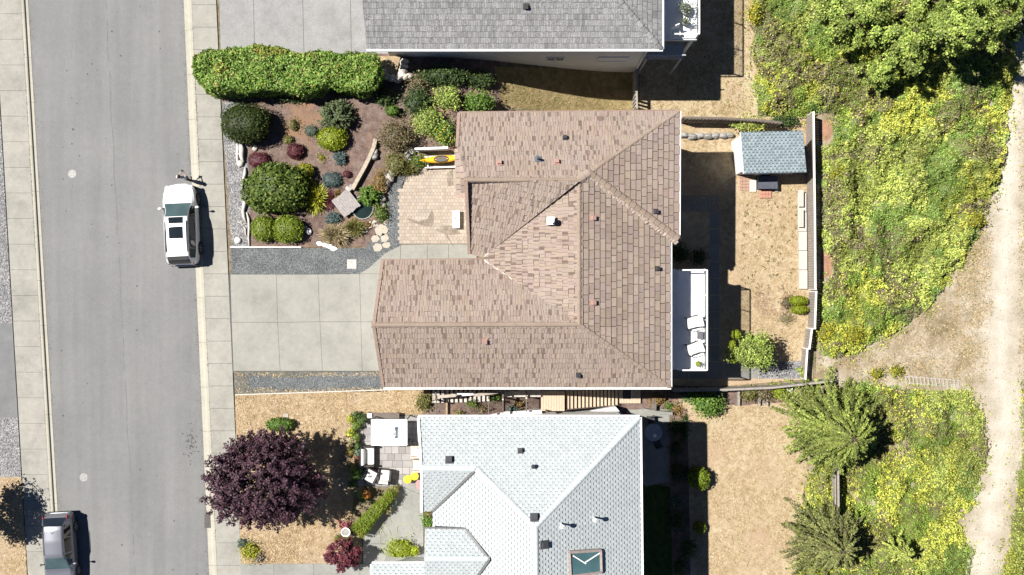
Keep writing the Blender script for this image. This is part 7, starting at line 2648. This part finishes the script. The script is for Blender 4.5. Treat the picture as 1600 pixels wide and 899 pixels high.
# ------------------------------------------------------------------ yard of the south house
c = P(1021, 676, REAR + .73)
t = thing("patio_table", "round table in the shade on the patio of the white roofed house", "table", (c.x, c.y, REAR + .02))
MB().lathe([(.03, .68), (.5, .69), (.54, .71), (.54, .73), (.5, .735), (.02, .736)], (0, 0, 0), 32).build("table_top", M("pale_metal", (.3, .33, .36), .4, metal=.2), t)
MB().tube([(0, 0, .02), (0, 0, .7)], .035, 8).build("pedestal", dark_metal, t)
MB().lathe([(.26, 0), (.26, .02), (.04, .05)], (0, 0, 0), 18).build("base", dark_metal, t)
c2 = P(1023, 681, REAR + .8)
t = thing("bowl", "small pale bowl on the round shaded patio table", "bowl", (c2.x, c2.y, REAR + .757))
MB().lathe([(.05, 0), (.1, .06), (.11, .07), (.09, .065), (.045, .015)], (0, 0, 0), 14).build("rim", white_paint, t)
for ang, lb in ((1.7, "dark patio chair above the round shaded table"), (-1.2, "dark patio chair below the round shaded table")):
    t = thing("patio_chair", lb, "chair", (c.x + math.cos(ang) * .75, c.y + math.sin(ang) * .75, REAR + .02), ang + PI / 2)
    MB().rbox((0, 0, .42), (.45, .45, .05), .02).build("seat", dark_metal, t)
    MB().box((0, -.22, .68), (.45, .04, .48), rx=.12).build("backrest", dark_metal, t)
    for sx in (-1, 1):
        for sy in (-1, 1): MB().box((sx * .19, sy * .19, .2), (.035, .035, .4)).build("leg", dark_metal, t)
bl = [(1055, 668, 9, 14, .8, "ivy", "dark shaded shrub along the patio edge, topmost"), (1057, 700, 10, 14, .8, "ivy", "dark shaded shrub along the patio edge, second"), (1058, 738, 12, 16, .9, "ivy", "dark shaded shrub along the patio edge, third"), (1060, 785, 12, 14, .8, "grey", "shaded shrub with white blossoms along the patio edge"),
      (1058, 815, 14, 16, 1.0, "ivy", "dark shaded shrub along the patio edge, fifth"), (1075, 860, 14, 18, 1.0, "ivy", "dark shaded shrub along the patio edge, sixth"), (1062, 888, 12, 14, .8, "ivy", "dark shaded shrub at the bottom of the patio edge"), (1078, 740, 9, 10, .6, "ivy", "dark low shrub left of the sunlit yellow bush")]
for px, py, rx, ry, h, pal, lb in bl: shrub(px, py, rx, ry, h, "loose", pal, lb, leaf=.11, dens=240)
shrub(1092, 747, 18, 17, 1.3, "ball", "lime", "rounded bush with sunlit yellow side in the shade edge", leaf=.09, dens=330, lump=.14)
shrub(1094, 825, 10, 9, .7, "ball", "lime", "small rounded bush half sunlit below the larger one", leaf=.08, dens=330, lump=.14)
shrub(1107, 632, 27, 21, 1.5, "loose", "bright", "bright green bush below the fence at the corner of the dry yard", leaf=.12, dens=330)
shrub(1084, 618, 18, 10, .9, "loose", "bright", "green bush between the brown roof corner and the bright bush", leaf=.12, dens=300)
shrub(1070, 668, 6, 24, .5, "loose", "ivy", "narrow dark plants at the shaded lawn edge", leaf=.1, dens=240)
for px, py, rx, ry, h, pal, lb in ((1172, 616, 14, 13, .9, "olive", "leafy vegetable plant on the bed below the board fence, first"), (1196, 616, 12, 12, .8, "brown", "twiggy plant on the bed below the board fence, second"), (1218, 612, 12, 11, .9, "chart", "yellow green plant on the bed below the board fence, third")):
    shrub(px, py, rx, ry, h, "loose", pal, lb, leaf=.1, dens=260)
c = G(1234, 608); 
sheet("vegetable_bed", [(1112, 610), (1236, 604), (1236, 628), (1150, 634), (1112, 628)], .02, soil, .06)
for i, px in enumerate((1153, 1185, 1197)):
    q0, q1 = G(px, 606), G(px, 633)
    tag(MB().bar((q0.x, q0.y, REAR + .16), (q1.x, q1.y, REAR + .16), .12, .26).build("bed_board", wood_grey), ["first", "second", "third"][i] + " grey timber divider of the vegetable bed, counted from the bright bush", "board", "dividers of the vegetable bed")
c = P(1234, 607, REAR + .4)
t = thing("bucket", "white bucket lying at the end of the board fence", "bucket", (c.x, c.y, REAR + .02))
MB().lathe([(.14, 0), (.18, .34), (.19, .36), (.165, .36), (.13, .03)], (0, 0, 0), 18).build("pail", white_paint, t)
b = MB(); b.tube([(-.18, 0, .33), (-.12, .12, .37), (0, .17, .38), (.12, .12, .37), (.18, 0, .33)], .008, 5); b.build("handle", steel, t)
# old fence remains under the trees
board_fence("plank_fence", [(1294, 640), (1296, 720), (1297, 805)], 1.7, "weathered plank fence half hidden under the feathery tree", bw=.15, mat=wood_grey, side=-1)
# fallen lattice panel on the clearing
t = thing("lattice_panel", "pale slatted timber panel lying on the clearing by the path", "panel", tuple(G(1455, 595)), world=True)
a, b_ = G(1412, 593), G(1500, 600)
u = (b_ - a); ang = math.atan2(u.y, u.x)
for k in (-1, 1):
    nn = Vector((-math.sin(ang), math.cos(ang), 0)) * (k * .2)
    MB().bar(a + nn + Vector((0, 0, .06)), b_ + nn + Vector((0, 0, .06)), .05, .04).build("batten", M("bleached_timber", (.33, .3, .265), .85, .15, 5), t)
for i in range(15):
    q = a.lerp(b_, (i + .4) / 15)
    MB().box((q.x, q.y, q.z + .1), (.07, .56, .025), rz=ang + .22).build("slat", MATS["bleached_timber"], t)

# ------------------------------------------------------------------ wild growth beyond the fence
def bramble(name, px_poly, label, hmax, dens, leaf, seed, flowers=.02, dead=.25, edge=1.2):
    pts = gx(px_poly)
    xs = [p[0] for p in pts]; ys_ = [p[1] for p in pts]
    x0, x1, y0, y1 = min(xs), max(xs), min(ys_), max(ys_)
    def hgt(x, y, d):
        m = .4 * vnoise(x * .4, y * .4, 0, seed) + .55 * vnoise(x * 1.1, y * 1.1, 0, seed + 1) ** 1.3 + .25 * vnoise(x * 3.1, y * 3.1, 0, seed + 2)
        return hmax * np.clip(m - .12, .03, 1) * np.clip(d / edge, 0, 1) ** .6
    def gz_(x, y): return np.array([T(a, b) for a, b in zip(x, y)])
    L = Leaves()
    # mounded body
    g = .22
    nx, ny = int((x1 - x0) / g) + 1, int((y1 - y0) / g) + 1
    gxx, gyy = np.meshgrid(x0 + np.arange(nx) * g, y0 + np.arange(ny) * g)
    fx, fy = gxx.ravel(), gyy.ravel()
    d = np.where(pip(pts, fx, fy), pdist(pts, fx, fy), -1)
    z = gz_(fx, fy) + hgt(fx, fy, np.clip(d, 0, 99)) - .16
    ok = (d > .05 + .3 * vnoise(fx * 1.5, fy * 1.5, 0, seed + 3)).reshape(ny, nx)
    idx = np.arange(nx * ny).reshape(ny, nx)
    a = ok[:-1, :-1] & ok[1:, :-1] & ok[:-1, 1:] & ok[1:, 1:]
    quads = np.stack([idx[:-1, :-1][a], idx[:-1, 1:][a], idx[1:, 1:][a], idx[1:, :-1][a]], 1)
    base_c = mean_col(PALS["bramble"], .4)
    L._add(np.stack([fx, fy, z], 1), np.tile(base_c, (len(fx), 1)) * (.7 + .6 * vnoise(fx * 2, fy * 2, 0, seed))[:, None], quads)
    # leaves
    n = int((x1 - x0) * (y1 - y0) * dens)
    x = RN.uniform(x0 - .6, x1 + .6, n); y = RN.uniform(y0 - .6, y1 + .6, n)
    pd = pdist(pts, x, y)
    d = np.where(pip(pts, x, y), pd, -pd)
    stray = (d < 0) & (RN.uniform(0, 1, n) < .5 * np.exp(d / .22))
    k = d > .42 * vnoise(x * 1.5, y * 1.5, 0, seed + 3) - .12
    k &= d > -.02
    k |= stray
    x, y, d = x[k], y[k], d[k]; n = len(x)
    hh = hgt(x, y, np.clip(d, 0, 99))
    e = .12
    sx = (hgt(x + e, y, np.clip(d, 0, 99)) - hh) / e; sy = (hgt(x, y + e, np.clip(d, 0, 99)) - hh) / e
    clump = vnoise(x * 4.2, y * 4.2, 0, seed + 21)
    big = vnoise(x * 1.15, y * 1.15, 0, seed + 30)
    z = gz_(x, y) + hh + RN.normal(0, .05, n) + .34 * (clump - .5)
    gap = clump + RN.normal(0, .08, n) < .3
    nrm = np.stack([-sx * .6, -sy * .6, np.ones(n)], 1) + RN.normal(0, .5, (n, 3))
    C = pick(PALS["bramble"], n, .22)
    tone = vnoise(x * .5, y * .5, 0, seed + 5)
    C *= (.6 + .8 * tone)[:, None]
    sp = vnoise(x * .8, y * .8, 0, seed + 40) * .7 + vnoise(x * 2.2, y * 2.2, 0, seed + 41) * .3
    dk_ = sp > .58
    C[dk_] = C[dk_] * np.array([.62, .82, .8])
    yel = vnoise(x * .35, y * .35, 0, seed + 8) * .7 + vnoise(x * 1.4, y * 1.4, 0, seed + 9) * .3
    ym = yel > .5
    C[ym] = C[ym] * np.array([1.14, 1.06, .8])
    dd = vnoise(x * .6, y * .6, 0, seed + 7) * .65 + vnoise(x * 2.5, y * 2.5, 0, seed + 4) * .35
    dm = (dd > .63) & (RN.uniform(0, 1, n) < dead * 2)
    C[dm] = pick([(2, (.17, .13, .08)), (1, (.24, .2, .13)), (1, (.1, .085, .05))], int(dm.sum()), .3)
    yc = vnoise(x * 1.1, y * 1.1, 0, seed + 12) * .5 + vnoise(x * 3.3, y * 3.3, 0, seed + 13) * .5
    fm = (yel > .5) & (yc > .6) & (RN.uniform(0, 1, n) < flowers * 9)
    C[fm] = pick([(1, (.4, .34, .03)), (1, (.34, .31, .05))], int(fm.sum()), .2)
    S = RN.uniform(.55, 1.5, n) * leaf * np.where(dk_, .8, 1.12)
    S[fm] *= .9
    z[fm] += .06
    kp = ~(gap & (RN.uniform(0, 1, n) < .75))
    L.leaves(np.stack([x, y, z], 1)[kp], nrm[kp], S[kp], C[kp], .62)
    o = L.build(name)
    return tag(o, label, "brambles", kind="stuff")
bramble("brambles", [(1170, -70), (1596, -70), (1590, 100), (1574, 225), (1556, 300), (1540, 338), (1508, 408), (1452, 482), (1406, 518), (1340, 552), (1300, 568), (1276, 555), (1277, 440), (1292, 428), (1292, 400), (1277, 388), (1276, 228), (1296, 216), (1300, 182), (1240, 192), (1176, 176)],
        "dense bramble thicket with yellow flecks beyond the rear fence", 1.5, 560, .1, 3, .008, .3)
bramble("brambles", [(1318, 600), (1350, 590), (1400, 598), (1420, 602), (1515, 608), (1538, 650), (1546, 700), (1536, 745), (1520, 790), (1500, 815), (1506, 830), (1524, 860), (1500, 960), (1236, 960), (1240, 820), (1262, 740), (1285, 640)],
        "bramble thicket with yellow blossom in the lower right", 1.0, 560, .095, 14, .006, .25)
bramble("brambles", [(1588, 600), (1600, 585), (1700, 585), (1700, 960), (1552, 960), (1566, 860), (1580, 770), (1592, 700)],
        "low green growth at the right edge below the clearing", .7, 520, .095, 33, .01, .2, .8)
bramble("brambles", [(1604, 60), (1680, 60), (1680, 520), (1606, 480), (1598, 360), (1603, 200)],
        "sparse growth at the right edge beside the path", .4, 150, .1, 41, .01, .5, .8)
# yellow flowering patches
for i, (px, py, rx, ry, h, lb) in enumerate(((1310, 270, 14, 10, .9, "yellow blooming bush just beyond the shed"), (1180, 20, 12, 18, 1.0, "yellow blooming bush at the top edge beside the dry yard"), (1525, 345, 16, 12, .8, "yellow blooming bush at the thicket edge by the path"), (1335, 525, 22, 14, .7, "yellow blooming bush near the fence corner"), (1400, 580, 14, 8, .5, "yellow blooming patch above the lattice panel"), (1370, 585, 12, 8, .6, "green and yellow bush left of the lattice panel"), (1290, 520, 14, 18, .8, "yellow green bush behind the stepped fence"))):
    PALS["bloom"] = [(3, (.36, .33, .03)), (3, (.13, .17, .03)), (1, (.45, .38, .02))]
    shrub(px, py, rx, ry, h, "loose", "bloom", lb, leaf=.1, dens=260, base=.5 if i in (0, 2, 3) else 0.1, name="flowering_bush")
sheet("red_soil_patch", [(1276, 190), (1300, 186), (1306, 200), (1296, 220), (1276, 222)], .02, M("reddish_earth", (.3, .17, .11), .95, .35, 2.5, 30, .3, .03), .1, seed=6)
sheet("red_soil_patch", [(1284, 395), (1302, 398), (1300, 430), (1284, 436)], .02, MATS["reddish_earth"], .1, seed=7)
# trees
tk = dict(group="trees beyond the fence", tight=.6, lobes=.75)
tree(1335, 22, 56, 44, 5.2, 1.8, "treeleaf", "leafy green tree in the thicket, left of the dark gap", leaf=.145, clumps=87, per=137, **tk)
tree(1405, 72, 46, 44, 5.6, 2.2, "treeleaf", "broad green tree in the thicket casting shade below it", leaf=.145, clumps=75, per=137, **tk)
tree(1500, 48, 64, 46, 7.6, 3.2, "treeleaf", "tallest light green tree at the top right beside the path", leaf=.15, clumps=92, per=145, **tk)
tree(1558, 8, 36, 34, 6.6, 2.8, "treeleaf", "light green tree at the top edge over the path", leaf=.145, clumps=75, per=123, **tk)
tree(1445, -2, 44, 34, 6.0, 2.2, "treeleaf", "green tree at the top edge between two larger crowns", leaf=.145, clumps=65, per=137, **tk)
tree(1372, 118, 24, 20, 3.6, 1.2, "treeleaf", "small green tree below the broad one in the thicket", leaf=.135, clumps=56, per=116, **tk)
tree(1622, 30, 26, 40, 5.5, 1.6, "ivy", "dark green tree cut by the right edge of the view", leaf=.135, clumps=87, per=101, **tk)
PALS['fir2'] = [(3, (.12, .145, .04)), (3, (.2, .225, .065)), (1.3, (.27, .28, .1)), (1, (.14, .11, .06))]
frond_tree(1311, 676, 98, 5.6, "feathery green conifer with drooping radial boughs behind the dry yard", "fir", 520, group="conifers behind the dry yard", leaf=.125)
frond_tree(1300, 848, 84, 4.6, "second feathery conifer with yellowish tips at the bottom right", "fir2", 360, group="conifers behind the dry yard", leaf=.12)
frond_tree(1405, 860, 34, 3.0, "smallest feathery conifer right of the bottom one", "bramble", 120, group="conifers behind the dry yard", leaf=.13)
# street tree on the far side, whose shade falls on the verge
tree(-58, 806, 40, 52, 4.4, 1.5, "mid", "street tree at the left edge whose shade falls on the verge", name="street_tree", leaf=.16, clumps=120, per=50)
